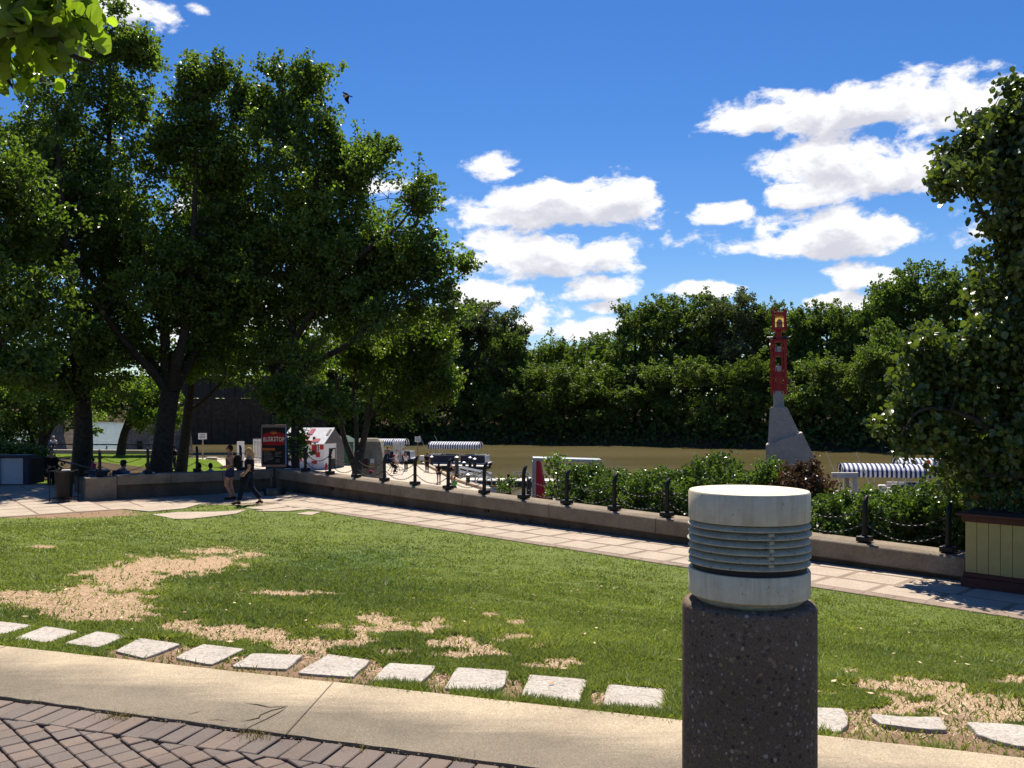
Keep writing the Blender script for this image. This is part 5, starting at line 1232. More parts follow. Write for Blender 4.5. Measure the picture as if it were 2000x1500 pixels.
def build_bins():
    b = G(125, 979, 0)
    T = thing('litter_bin', tuple(b), 'black litter bin in an open metal frame beside the short wall', 'bin')
    MB().lathe([(.23, .06), (.27, .9), (.285, .93), (.25, .935), (.24, .75), (.05, .74)], 24, b).build('body', M['black'], T, smooth=True)
    for k in range(4):
        a = math.pi / 4 + k * math.pi / 2; c = b + Vector((math.cos(a) * .42, math.sin(a) * .42, 0)); MB().tube([c, c + Vector((0, 0, .97))], .016, 6).build('frame_post', M['black'], T)
    for z in (.12, .95):
        cs = [b + Vector((math.cos(math.pi / 4 + k * math.pi / 2) * .42, math.sin(math.pi / 4 + k * math.pi / 2) * .42, z)) for k in range(4)]
        for p, q in zip(cs, cs[1:] + cs[:1]): MB().tube([p, q], .013, 6).build('frame_rail', M['black'], T)
    MB().box(b + Vector((.05, .02, .95)), (.24, .18, .05), .4).build('rubbish', M['white'], T, bevel=.01)
    # blue litter bin with a lid, behind the wall end
    p = P(190, 915, 30.5); zb = p.z - .85
    T = thing('litter_bin', (p.x, p.y, zb), 'blue recycling bin with a wide pale lid at the end of the short wall', 'bin')
    MB().lathe([(.20, 0), (.29, .68), (.27, .69), (.05, .69)], 20, (p.x, p.y, zb)).build('body', M['blue_pvc'], T, smooth=True)
    MB().lathe([(.30, .69), (.42, .72), (.42, .77), (.35, .79), (.04, .80)], 20, (p.x, p.y, zb)).build('lid', M['navy'], T, smooth=True)
    MB().box((p.x + .15, p.y - .02, zb + .81), (.42, .5, .02), .3).build('lid_plate', M['galv'], T)
    # blue-framed planter at the left edge
    b = G(24, 946, 0); T = thing('planter_box', tuple(b), 'navy framed planter box with a pale panel at the left edge', 'planter')
    for dx in (-.56, .56): MB().box(b + Vector((dx, 0, .52)), (.22, .2, 1.06)).build('post', M['navy'], T, bevel=.01)
    MB().box(b + Vector((0, .04, .5)), (.92, .1, .98)).build('panel', M['grey_panel'], T, bevel=.01)
    MB().box(b + Vector((-1.0, .04, .5)), (.66, .1, .98)).build('panel', M['grey_panel'], T, bevel=.01)
    MB().box(b + Vector((-.3, .1, 1.06)), (2.0, .5, .1)).build('rim', M['navy'], T, bevel=.01)
    MB().box(b + Vector((-.3, .6, .48)), (1.9, .9, .96)).build('soil_box', M['soil'], T)
    # handrail beside the ramp
    T0 = P(110, 898, 33.5); T1 = P(208, 922, 28.6); T = thing('handrail', (T1.x, T1.y, 0), 'dark sloping handrail above the short wall end', 'railing')
    MB().tube([T0, T1, T1 + Vector((0, 0, -.62))], .035, 8).build('rail', M['black'], T, smooth=True)
    m = P(150, 908, 31.2); MB().tube([m, (m.x, m.y, -.42)], .03, 8).build('baluster', M['black'], T)
    MB().box(T1 + Vector((0, 0, -.55)), (.12, .1, .18)).build('bracket', M['black'], T, bevel=.01)
    # ramp wall
    mb = MB(); a = P(145, 930, 30.6); c = P(171, 945, 28.4)
    mb.prism([(a.x, a.y), (c.x, c.y), (c.x + .3, c.y), (a.x + .3, a.y)], -.6, [a.z, c.z, c.z, a.z])
    tag(mb.build('ramp_wall', M['wall_low']), 'low sloping concrete ramp wall behind the litter bin', 'wall')
build_bins()

def build_planter():
    c = G(1886, 1146, 0); s0 = s_of((c.x, c.y)); n0 = WN.dot(Vector((c.x, c.y)))
    T = thing('planter_box', (c.x, c.y, 0), 'tall flower planter of tan boards with maroon trim beside the long wall', 'planter')
    H = 1.22; Ln = 2.2; Wd = .95
    def q(s, n): return wp(s0 + s, n0 + n)
    MB().prism([q(-.06, -.06), q(Ln, -.06), q(Ln, Wd + .06), q(-.06, Wd + .06)], 0, .17).build('plinth', M['maroon'], T, bevel=.01)
    MB().prism([q(-.03, -.035), q(Ln, -.035), q(Ln, Wd + .035), q(-.03, Wd + .035)], .172, .25).build('base_trim', M['maroon'], T, bevel=.01)
    MB().prism([q(.015, .015), q(Ln, .015), q(Ln, Wd - .015), q(.015, Wd - .015)], .17, H - .12).build('core', M['dark'], T)
    s = 0.0
    while s < Ln - .05:
        MB().prism([q(s + .003, -.012), q(s + .172, -.012), q(s + .172, .012), q(s + .003, .012)], .25, H - .14).build('board', M['tan_board'], T, bevel=.004, seg=1); s += .175
    n = 0.02
    while n < Wd - .05:
        MB().prism([q(-.012, n + .003), q(.012, n + .003), q(.012, n + .172), q(-.012, n + .172)], .25, H - .14).build('board', M['tan_board'], T, bevel=.004, seg=1); n += .175
    MB().prism([q(-.05, -.05), q(Ln, -.05), q(Ln, Wd + .05), q(-.05, Wd + .05)], H - .14, H - .045).build('top_trim', M['maroon'], T, bevel=.01)
    MB().prism([q(-.12, -.12), q(Ln, -.12), q(Ln, Wd + .12), q(-.12, Wd + .12)], H - .045, H).build('rim', M['maroon'], T, bevel=.01)
    MB().prism([q(.05, .05), q(Ln, .05), q(Ln, Wd - .05), q(.05, Wd - .05)], H + .001, H + .02).build('soil', M['soil'], T)
    rs = np.random.RandomState(71)
    for i in range(6):
        p = q(.25 + i * .33, .35 + .2 * rs.rand()); b = Vector((*p, H + .01))
        Pl = thing('flowering_plant', tuple(b), ['red flowering plant at the near corner of the tan planter', 'red flowering plant, second from the corner of the tan planter', 'red flowering plant, third from the corner of the tan planter', 'red flowering plant, fourth from the corner of the tan planter', 'red flowering plant, fifth from the corner of the tan planter', 'red flowering plant at the far end of the tan planter'][i], 'plant', group='flowers in the tan planter')
        st = MB(); L = []; Fl = []
        for k in range(14):
            e = b + Vector((rs.normal(0, .12), rs.normal(0, .12), rs.uniform(.08, .26))); st.tube([b, e], [.006, .003], 4, False); L.append(np.array(e) + rs.normal(size=(16, 3)) * .05)
            if k % 5 == 0: Fl.append(np.array(e) + np.array([0, 0, .04]) + rs.normal(size=(9, 3)) * .018)
        st.build('stems', M['bark_light'], Pl); L = np.concatenate(L); leaf_geo('foliage', L, .06, rs, M['leaf_bush'], Pl, rs.uniform(0, .6, len(L)))
        Fl = np.concatenate(Fl); leaf_geo('blossom', Fl, .05, rs, M['flower_red'], Pl, rs.uniform(0, 1, len(Fl)))
build_planter()

# ------------------------------------------------------------------ riverside things
def build_tower():
    Y = 45.0; k = Y / F
    ax = P(1521, 0, Y); th = math.atan2(ax.x, Y); lat = Vector((math.cos(th), -math.sin(th), 0)); dep = Vector((math.sin(th), math.cos(th), 0)); rr = math.hypot(ax.x, Y)
    def p(zx, zy, dy):
        q = Vector((ax.x, ax.y, CZ + (HZ - 580 - zy / 4.053) / F * Y)); return q + lat * ((1400 + zx / 4.053 - 1521) / F * Y * math.cos(th)) + dep * dy
    b = Vector((ax.x, ax.y, -3.1))
    T = thing('beacon_tower', tuple(b), 'red steel lantern tower on a sloping concrete wedge base by the river', 'tower')
    def solid(pts, d0, d1, name, mat, par=T, bevel=.02):
        a = [p(x, y, d0) for x, y in pts]; c = [p(x, y, d1) for x, y in pts]
        return MB().loft(c, a).build(name, mat, par, bevel=bevel)
    solid([(420, 885), (428, 872), (550, 872), (562, 885), (650, 1072), (720, 1400), (405, 1400), (405, 1165)], -.85, .85, 'upper_wedge', M['tower_conc'])
    solid([(390, 1168), (400, 1162), (648, 1072), (672, 1068), (818, 1372), (1010, 1760), (390, 1760)], -1.1, 1.1, 'lower_wedge', M['tower_conc'])
    solid([(447, 745), (533, 745), (533, 874), (447, 874)], -.42, .42, 'stem', M['tower_conc'])
    for x0, x1 in ((424, 446), (450, 464), (511, 524), (530, 554)):
        for d in (-.42, .26): solid([(x0, 337), (x1, 337), (x1, 770), (x0, 770)], d, d + .16, 'steel_channel', M['red_paint'], bevel=.01)
    for y0, y1 in ((337, 356), (438, 470), (592, 640), (690, 742)): solid([(446, y0), (532, y0), (532, y1), (446, y1)], -.36, .36, 'cross_plate', M['red_paint'], bevel=.01)
    solid([(470, 594), (508, 594), (508, 745), (470, 745)], -.40, -.36, 'front_plate', M['red_paint'], bevel=.005)
    for y0, y1 in ((392, 436), (545, 588)):
        ln = solid([(474, y0), (510, y0), (510, y1), (474, y1)], -.15, .15, 'lantern', M['white_panel'], bevel=.01)
        solid([(464, y0 + 2), (469, y0 + 2), (469, y1), (464, y1)], -.15, .15, 'lantern_edge', M['white_panel'], ln, bevel=0)
    for x in (420, 548): solid([(x, 640), (x + 16, 640), (x + 16, 695), (x, 695)], -.5, .5, 'side_bracket', M['red_paint'], bevel=.01)
    MB().tube([p(398, 318, 0), p(582, 318, 0)], .03, 8).build('cross_arm', M['galv'], T)
    for x0, x1 in ((424, 466), (528, 556)): solid([(x0, 318), (x1, 318), (x1, 336), (x0, 336)], -.3, .3, 'collar', M['dark'], bevel=.01)
    solid([(468, 262), (511, 262), (511, 336), (468, 336)], -.2, .2, 'neck', M['red_paint'], bevel=.02)
    hd = solid([(437, 244), (551, 244), (551, 268), (437, 268)], -.45, .45, 'head_sill', M['red_paint'], bevel=.01)
    solid([(437, 125), (551, 125), (551, 145), (437, 145)], -.45, .45, 'head_rail', M['red_paint'], bevel=.01)
    for x in (435, 532):
        for d in (-.47, .31): solid([(x, 110), (x + 19, 110), (x + 19, 268), (x, 268)], d, d + .16, 'head_post', M['red_paint'], bevel=.01)
    for x in (448, 474, 543):
        MB().tube([p(x, 126, -.3), p(x, 96, -.3)], .04, 8).build('finial', M['red_paint'], T)
    solid([(461, 145), (531, 145), (531, 244), (461, 244)], .34, .38, 'glass_panel', M['amber_glass'], bevel=0)
    dm = [(472 + 24 - 24 * math.cos(t), 200 - 30 * math.sin(t)) for t in np.linspace(0, math.pi, 10)]
    solid(dm + [(520, 240), (472, 240)], .29, .31, 'lamp_dome', plain('lamp_dome', (.5, .4, .25), (.42, .33, .2), 5, .6), bevel=0)
    for y in (197, 208): solid([(456, y), (536, y), (536, y + 4), (456, y + 4)], .22, .26, 'guard_bar', M['red_paint'], bevel=0)
build_tower()

def boat(name, label, c, rz, L=6.9, W=2.5, canopy=None, hull='navy', ant=True, zc=2.62):
    T = thing(name, c, label, 'boat', rz=rz)                          # local x along the boat, bow at +x, z = 0 at the water
    for s in (-1, 1):
        pts = [(-L / 2, s * W * .36, .12), (L / 2 - .9, s * W * .36, .12), (L / 2 - .3, s * W * .36, .22), (L / 2 + .05, s * W * .36, .42)]
        MB().tube(pts, [.33, .33, .26, .05], 12).build('pontoon', M['grey_blue'], T, smooth=True)
    MB().box((0, 0, .52), (L, W, .12)).build('deck', M['galv'], T, bevel=.02)
    H = .72
    for s in (-1, 1):
        MB().box((-L * .24, s * (W / 2 - .04), .58 + H / 2), (L * .44, .06, H)).build('side_panel', M[hull], T, bevel=.01)
        MB().box((L * .27, s * (W / 2 - .04), .58 + H / 2), (L * .36, .06, H)).build('side_panel', M[hull], T, bevel=.01)
        MB().tube([(-L * .46, s * (W / 2 - .04), .58 + H + .04), (L * .45, s * (W / 2 - .04), .58 + H + .04)], .03, 6).build('rail', M['galv'], T)
    MB().box((L * .455, 0, .58 + H / 2), (.06, W - .1, H)).build('bow_panel', M['white'], T, bevel=.01)
    for x, y, sx, sy in ((L * .33, W * .3, 1.3, .5), (L * .33, -W * .3, 1.3, .5), (-L * .36, W * .3, 1.1, .5), (-L * .36, -W * .3, 1.1, .5)):
        MB().box((x, y, .8), (sx, sy, .42)).box((x, y + math.copysign(.2, y), 1.15), (sx, .14, .4)).build('seat', M['deck'], T, bevel=.04)
    MB().box((-L * .12, -.4, 1.0), (.5, .6, .8)).build('console', M['dark'], T, bevel=.05)
    # canopy: arched cloth on poles
    cl = L * .76 if canopy is None else canopy; x0 = -L * .40; zr = zc; mb = MB(); n = 12; vs = []; hw = W / 2 + .02
    prof = [(-hw, -.62), (-hw, -.36)] + [(-hw * math.cos(t), -.36 + .42 * math.sin(t)) for t in np.linspace(.15, math.pi - .15, 9)] + [(hw, -.36), (hw, -.62)]
    m = len(prof)
    for x in np.linspace(x0, x0 + cl, n):
        for y, z in prof: vs.append((x, y, zr + z))
    b0 = len(vs)
    for x in np.linspace(x0, x0 + cl, n):
        for y, z in prof: vs.append((x, y * .975, zr + z - .03))
    for i in range(n - 1):
        for j in range(m - 1):
            a = i * m + j; mb.f += [(a, a + 1, a + m + 1, a + m), (b0 + a, b0 + a + m, b0 + a + m + 1, b0 + a + 1)]
    for i in range(n - 1):
        for j in (0, m - 1): a = i * m + j; mb.f.append((a, a + m, b0 + a + m, b0 + a))
    for j in range(m - 1):
        for i in (0, n - 1): a = i * m + j; mb.f.append((a, b0 + a, b0 + a + 1, a + 1))
    mb.v = vs; cn = mb.build('canopy', M['canvas'], T, smooth=True)
    for x in (x0, x0 + cl): MB().tube([(x, y * 1.004, zr + z + .004) for y, z in prof[1:-1]], .035, 6).build('trim', M['navy'], cn)
    for s in (-1, 1):
        for x in (x0 + .05, x0 + cl * .34, x0 + cl * .67, x0 + cl - .05): MB().tube([(x, s * (W / 2 - .06), 1.3), (x, s * (W / 2 - .06), zr - .34)], .022, 6).build('pole', M['galv'], T)
        MB().tube([(x0 + cl - 1.0, s * (W / 2 - .06), 1.3), (x0 + cl - .05, s * (W / 2 - .06), zr - .42)], .022, 6).build('brace', M['galv'], T)
        MB().tube([(x0 + .9, s * (W / 2 - .06), 1.3), (x0 + .05, s * (W / 2 - .06), zr - .42)], .022, 6).build('brace', M['galv'], T)
    mo = MB().box((-L / 2 - .25, 0, .95), (.5, .42, .55)).build('outboard_motor', M['white'], T, bevel=.08); MB().box((-L / 2 - .3, 0, .4), (.2, .14, .9)).build('motor_leg', M['dark'], mo, bevel=.03)
    if ant:
        for x in (x0 + .1, x0 + 1.7): MB().tube([(x, -W / 2, 1.3), (x - 1.0, -W / 2 - .1, zr + .75)], .018, 5).build('antenna', M['galv'], T)
    return T
def build_boats():
    c = P(893, 0, 91); boat('pontoon_boat', 'dark pontoon boat with blue striped canopy moored beyond the landing', (c.x, 91.0, -3.5), math.radians(-9))
    c = P(752, 0, 99); boat('pontoon_boat', 'striped-canopy boat half hidden behind the stone marker', (c.x, 99.0, -3.5), math.radians(-6), ant=False)
    c = P(1738, 0, 51.0); boat('pontoon_boat', 'blue striped-canopy boat above the right shrubs', (c.x, 51.4, -3.5), math.radians(-14), L=6.4, canopy=5.0, zc=3.0)
    c = P(1822, 0, 57.0); boat('pontoon_boat', 'second striped-canopy boat with orange flags by the linden', (c.x, 57.5, -3.5), math.radians(-14), L=5.2, canopy=3.6, ant=False, zc=2.95)
    for px, py, lab in ((1812, 906, 'small orange flag nearest the striped canopy end'), (1845, 903, 'small orange flag nearest the linden leaves')):
        q = P(px, py, 54.0); T = thing('flag', (q.x, q.y, -2.5), lab, 'flag')
        MB().tube([(q.x - .17, q.y, -2.6), (q.x - .17, q.y, q.z + .25)], .015, 6).build('flagpole', M['galv'], T)
        vs = []; 
        for i in range(5):
            for z in (-.22, .22): vs.append((q.x - .17 + i * .085, q.y + .03 * math.sin(i * 1.6), q.z + z))
        MB().add(vs, [(2 * i, 2 * i + 2, 2 * i + 3, 2 * i + 1) for i in range(4)]).build('cloth', M['orange'], T)
    # floating docks
    def dock(label, a, b, w, zt):
        a = Vector(a); b = Vector(b); d = b - a; c = (a + b) / 2; rz = math.atan2(d.y, d.x)
        T = thing('floating_dock', (c.x, c.y, -3.5), label, 'dock'); n = max(2, int(d.length / 1.2))
        for i in range(n):
            q = a + d * ((i + .5) / n); MB().box((q.x, q.y, zt - .05), (d.length / n - .02, w, .1), rz).build('deck_board', M['deck'], T, bevel=.01)
        MB().box((c.x, c.y, zt - .22), (d.length, w - .1, .22), rz).build('fascia', M['grey_blue'], T)
        for i in range(max(2, n // 3)):
            q = a + d * ((i + .5) / max(2, n // 3)); MB().box((q.x, q.y, zt - .5), (.8, w - .2, .5), rz).build('float', M['navy'], T, bevel=.03)
    dock('long pale floating dock in front of the chain posts', (P(898, 0, 70).x, 71.5), (P(1168, 0, 70).x, 70.0), 2.2, -3.0)
    dock('short pale floating dock behind the red fin', (P(1075, 0, 56).x, 57), (P(1150, 0, 56).x, 55), 2.4, -3.05)
    dock('pale dock alongside the dark pontoon boat', (P(835, 0, 88).x, 88.9), (P(950, 0, 87.5).x, 87.0), 1.6, -3.02)
    dock('pale dock under the right striped-canopy boats', (P(1610, 0, 49).x, 50.6), (P(1790, 0, 48).x, 47.6), 2.6, -2.2)
    # gangway
    a, b = P(897, 922, 70), P(960, 932, 66); T = thing('gangway', tuple(a), 'galvanised gangway with diagonal-braced railings to the floating dock', 'gangway')
    for off in (0, 1.2):
        A, B = a + Vector((0, off, 0)), b + Vector((0, off, 0))
        for z in (-.35, .35, .7): MB().tube([A + Vector((0, 0, z - .35)), B + Vector((0, 0, z - .5))], .045, 6).build('rail', M['galv'], T)
        for k in range(5):
            q = A.lerp(B, k / 4); MB().tube([q + Vector((0, 0, -.72 - .1 * k / 4)), q + Vector((0, 0, .36 - .1 * k / 4))], .035, 6).build('baluster', M['galv'], T)
            if k < 4: q2 = A.lerp(B, (k + 1) / 4); MB().tube([q + Vector((0, 0, -.65)), q2 + Vector((0, 0, .2))], .03, 6).build('brace', M['galv'], T)
    MB().loft([a + Vector((0, 0, -.75)), b + Vector((0, 0, -.95)), b + Vector((0, 1.2, -.95)), a + Vector((0, 1.2, -.75))], [a + Vector((0, 0, -.68)), b + Vector((0, 0, -.88)), b + Vector((0, 1.2, -.88)), a + Vector((0, 1.2, -.68))]).build('tread', M['deck'], T)
    # mooring posts
    for i, (px, py, Y, h, lab) in enumerate([(892, 924, 73, 1.6, 'tall dark mooring post at the landing edge'), (918, 900, 84, .9, 'mooring post before the middle of the dark boat'), (927, 903, 82, .9, 'mooring post near the bow of the dark boat'), (906, 908, 80, .7, 'short mooring post left of its pair by the boat'), (843, 912, 87, .8, 'mooring post near the stern of the dark boat'), (1033, 960, 62, .8, 'grey mooring post left of the red fin'), (914, 945, 66, .7, 'grey mooring post under the gangway')]):
        q = P(px, py, Y); T = thing('mooring_post', (q.x, q.y, -3.0), lab, 'post', group='mooring posts along the landing')
        MB().tube([(q.x, q.y, -3.4), (q.x, q.y, -3.0 + h)], .16, 10).build('pile', M['grey_blue'], T, smooth=True); MB().lathe([(.2, -3.0 + h), (.2, -2.93 + h), (.05, -2.86 + h)], 12, (q.x, q.y, 0)).build('pile_cap', M['galv'], T)
    # sawhorse railing by the docks behind post 1013
    q = P(1018, 940, 62); T = thing('railing', (q.x, q.y, -3.0), 'galvanised dock railing with splayed braces left of the red fin', 'railing')
    for dx in (-.5, .45): MB().tube([(q.x + dx, q.y, -3.0), (q.x + dx, q.y, -1.75)], .04, 6).build('baluster', M['galv'], T)
    MB().tube([(q.x - .5, q.y, -1.76), (q.x + .45, q.y, -1.76)], .04, 6).build('rail', M['galv'], T); MB().tube([(q.x + .45, q.y, -1.8), (q.x + 1.2, q.y, -3.0)], .04, 6).build('brace', M['galv'], T)
    # timber post-and-rail near the tower
    q = P(1650, 928, 44); T = thing('timber_rail', (q.x, q.y, -3.0), 'pale timber post-and-beam rail right of the tower base', 'railing')
    MB().box((q.x, q.y, q.z), (1.3, .2, .26)).build('beam', M['deck'], T, bevel=.02)
    for dx in (.1, .5): MB().box((q.x + dx, q.y, (q.z - .1 - 3.2) / 2), (.17, .2, q.z + 3.0)).build('post', M['wood'] if dx < .3 else M['deck'], T, bevel=.02)
build_boats()

def build_fin():
    Y = 40.0; b = P(1100, 0, Y); zb = float(z_ground(b.x, Y)) - .2
    T = thing('steel_gantry', (b.x, b.y, zb), 'grey steel frame holding a tall red triangular fin', 'sculpture')
    t0, t1 = P(1043, 896, Y), P(1172, 900, Y + .4)
    MB().loft([t0 + Vector((-.05, -.1, -.09)), t1 + Vector((.05, -.1, -.09)), t1 + Vector((.05, .9, -.09)), t0 + Vector((-.05, .9, -.09))], [t0 + Vector((-.05, -.1, .06)), t1 + Vector((.05, -.1, .06)), t1 + Vector((.05, .9, .06)), t0 + Vector((-.05, .9, .06))]).build('top_beam', M['steel'], T, bevel=.01)
    for q, dy in ((t0, 0), (t1, 0), (P(1156, 900, Y), .8)): MB().box((q.x, q.y + dy, (q.z - .09 + zb) / 2), (.17, .17, q.z - .09 - zb)).build('post', M['steel'] if q is not t1 else M['wood'], T, bevel=.01)
    pts = [P(1046, 900, Y), P(1053, 900, Y), P(1078, 1040, Y), P(1044, 1040, Y)]
    MB().loft([p + Vector((.03, .15, 0)) for p in pts], [p + Vector((.03, -.05, 0)) for p in pts]).build('fin', M['red_fin'], T, bevel=.01)
    pts = [P(1053.5, 900, Y), P(1055, 900, Y), P(1084, 1040, Y), P(1078.5, 1040, Y)]
    MB().loft([p + Vector((.03, .7, 0)) for p in pts], [p + Vector((.03, .0, 0)) for p in pts]).build('fin_side', M['pink_panel'], T)
    # notice with a yellow head
    q = P(964, 955, 50); T = thing('notice_board', (q.x, q.y, -3.0), 'white notice with a yellow header strip beside the plant', 'sign')
    MB().box((q.x, q.y, q.z - .05), (.36, .04, .34)).build('board', M['white_panel'], T); MB().box((q.x, q.y - .003, q.z + .165), (.36, .045, .09)).build('header', plain('yellow', (.6, .3, .02), None, 5, .6), T)
    for k, w in enumerate((.12, .2, .16)): MB().box((q.x + .03, q.y - .025, q.z + .02 - k * .07), (w, .006, .018)).build('text_line', M['txt_grey'], T)
    MB().box((q.x, q.y + .03, q.z - .8), (.06, .05, 1.3)).build('stake', M['wood'], T)
build_fin()

def build_kiosk():
    Y = 82.0; x0 = P(548, 0, Y).x; x1 = P(633, 0, Y).x; zb = -3.0; b = Vector(((x0 + x1) / 2, Y, zb))
    T = thing('kiosk', tuple(b), 'small gabled kiosk patched in red and white quilt panels', 'kiosk')
    W = x1 - x0; D = 3.2; e = 0.0
    ze = P(0, 867, Y).z; zr = P(0, 837, Y + D / 2).z
    gx = P(660, 0, Y + D / 2).x                               # right end of the skewed gable
    sk = Vector((.42, 1.0, 0)).normalized() * D               # the house stands turned a little
    A = Vector((x0, Y, zb)); B = Vector((x1, Y, zb)); Cc = B + sk; Dd = A + sk
    up = lambda p, z: Vector((p.x, p.y, z))
    MB().prism([(A.x, A.y), (B.x, B.y), (Cc.x, Cc.y), (Dd.x, Dd.y)], zb, ze).build('wall', M['white_panel'], T)
    mB, mA = (B + Cc) / 2, (A + Dd) / 2; ov = Vector((.12, 0, 0)); n = sk.normalized()
    gb = MB(); gb.loft([up(B, ze), up(Cc, ze), up(mB, zr)], [up(B, ze) + Vector((.05, 0, 0)), up(Cc, ze) + Vector((.05, 0, 0)), up(mB, zr) + Vector((.05, 0, 0))]); g = gb.build('gable', M['grey_siding'], T)
    for k in range(6):
        z = ze + .12 + k * .2; f = 1 - (z - ze) / (zr - ze)
        if f > .1: p0, p1 = mB + (B - mB) * f, mB + (Cc - mB) * f; MB().tube([up(p0, z) + Vector((.055, 0, 0)), up(p1, z) + Vector((.055, 0, 0))], .015, 4).build('siding_board', M['grey_siding'], g)
    # grey siding on the back half of the end wall, doorway in front half
    q0, q1 = B.lerp(Cc, .62), Cc
    MB().loft([up(q0, zb), up(q1, zb), up(q1, ze), up(q0, ze)], [v + Vector((.06, 0, 0)) for v in (up(q0, zb), up(q1, zb), up(q1, ze), up(q0, ze))]).build('side_boarding', M['grey_siding'], T)
    d0, d1 = B.lerp(Cc, .24), B.lerp(Cc, .58)
    dr = MB().loft([up(d0, zb), up(d1, zb), up(d1, zb + 1.9), up(d0, zb + 1.9)], [v + Vector((.03, 0, 0)) for v in (up(d0, zb), up(d1, zb), up(d1, zb + 1.9), up(d0, zb + 1.9))]).build('door', M['dark'], T)
    MB().box(up(d0.lerp(d1, .5), zb + 1.35) + Vector((.05, 0, 0)), (.04, .7, .9), math.atan2(n.y, n.x) - math.pi / 2).build('hatch', M['deck'], dr)
    # roof: two slopes, front one panelled
    def roofpt(s, t): lo = A.lerp(B, s) - n * .15; hi = mA.lerp(mB, s); return up(lo.lerp(hi, t), (ze - .06) * (1 - t) + (zr + .02) * t)
    MB().loft([roofpt(-.02, 0), roofpt(1.02, 0), roofpt(1.02, 1), roofpt(-.02, 1)], [roofpt(-.02, 0) + Vector((0, 0, .07)), roofpt(1.02, 0) + Vector((0, 0, .07)), roofpt(1.02, 1) + Vector((0, 0, .07)), roofpt(-.02, 1) + Vector((0, 0, .07))]).build('roof', M['white'], T)
    bk = [up(mA, zr), up(mB, zr), up(Cc + n * .15, ze - .06), up(Dd + n * .15, ze - .06)]
    MB().loft(bk, [v + Vector((0, 0, .06)) for v in bk]).build('roof', M['white'], T)
    # red quilt panels on the roof and the wall
    def rpanel(s0, s1, t0, t1, mat):
        v = [roofpt(s0, t0), roofpt(s1, t0), roofpt(s1, t1), roofpt(s0, t1)]
        MB().loft([p + Vector((0, -.03, .075)) for p in v], [p + Vector((0, -.04, .09)) for p in v]).build('quilt_panel', M[mat], T)
    for r in ((.50, .60, .58, .93, 'pink_panel'), (.46, .58, .12, .50, 'pink_panel'), (.70, .86, .12, .32, 'pink_panel'), (.12, .22, .58, .93, 'pink_panel'), (.22, .32, .1, .45, 'pink_panel'), (.93, .98, .55, .9, 'wood')): rpanel(*r)
    def wpanel(xa, xb, ya, yb, mat, dz=.03):
        c = Vector(((P(xa, 0, Y).x + P(xb, 0, Y).x) / 2, Y - dz / 2 - .005, (P(0, ya, Y).z + P(0, yb, Y).z) / 2))
        return MB().box(c, (abs(P(xb, 0, Y).x - P(xa, 0, Y).x), dz, abs(P(0, ya, Y).z - P(0, yb, Y).z))).build('quilt_panel', M[mat], T)
    for r in ((598, 609, 860.5, 866.5, 'red_panel', .22), (609, 619, 868, 888, 'red_panel', .03), (625, 632, 868, 878, 'red_panel', .03), (617, 625, 883, 893, 'red_panel', .04), (582, 589, 876, 892, 'red_panel', .03), (552, 563, 896, 914, 'red_panel', .05), (609, 619, 900, 906, 'red_panel', .08), (560, 572, 882, 894, 'white', .03), (590, 600, 870, 900, 'white', .03)):
        wpanel(*r)
    wpanel(609, 616, 880, 888, 'dark', .05)
    w = wpanel(619.5, 624.5, 868, 883, 'white', .05)
    for k in range(4): MB().box((P(622, 0, Y).x, Y - .06, P(0, 869.8 + k * 3.6, Y).z), (.14, .02, .12)).build('pane', M['glass_dark'], w)
    wpanel(584, 590, 895, 902, 'pink_panel', .04); wpanel(585, 612, 905, 916, 'grey_panel', .3)
    # people-height clutter in front: red can, bike frame
    q = P(637, 912, 81); T2 = thing('fire_extinguisher', (q.x, q.y, -3.0), 'small red cylinder at the kiosk corner', 'extinguisher'); MB().lathe([(.12, -3.0), (.12, -2.55), (.06, -2.45), (.03, -2.4)], 10, (q.x, q.y, 0)).build('body', M['red_panel'], T2, smooth=True); MB().box((q.x, q.y, -2.37), (.1, .05, .05)).build('valve', M['dark'], T2)
    # green market tent right of the kiosk
    q = P(672, 0, 88); T3 = thing('market_tent', (q.x, q.y, -3.0), 'dark green tent wall standing right of the kiosk', 'tent')
    MB().box((q.x, q.y, -1.85), (2.0, .1, 2.3)).build('side_cloth', M['green_tent'], T3)
    for dx in (-1.0, 1.0): MB().tube([(q.x + dx, q.y - .08, -3.0), (q.x + dx, q.y - .08, -.6)], .04, 6).build('pole', M['galv'], T3)
    MB().loft([(q.x - 1.1, q.y - .3, -.7), (q.x + 1.1, q.y - .3, -.7), (q.x + 1.1, q.y + 1.6, -.7), (q.x - 1.1, q.y + 1.6, -.7)], [(q.x - .3, q.y + .4, -.1), (q.x + .3, q.y + .4, -.1), (q.x + .3, q.y + .8, -.1), (q.x - .3, q.y + .8, -.1)]).build('tent_roof', M['green_tent'], T3)
    # cream boards of a fence left of the sign and by the landing
    def slat_fence(label, xa, xb, top, bot, Y, n, solid_first=True):
        a, c = P(xa, 0, Y), P(xb, 0, Y); zt, z0 = P(0, top, Y).z, max(-3.0, P(0, bot, Y).z); T = thing('slat_fence', ((a.x + c.x) / 2, Y, z0), label, 'fence'); w = (c.x - a.x) / n
        for i in range(n): MB().box((a.x + w * (i + .5), Y, (zt + z0) / 2), (w * .58, .06, zt - z0)).build('slat', M['white'], T)
        for z in (z0 + .3, zt - .15): MB().box(((a.x + c.x) / 2, Y + .06, z), (c.x - a.x, .06, .1)).build('rail', M['white'], T)
    slat_fence('cream slatted screen left of the dark sign', 494, 514, 857, 905, 84, 7)
    slat_fence('white slatted screen right of the stone marker', 768, 790, 862, 905, 93, 8)
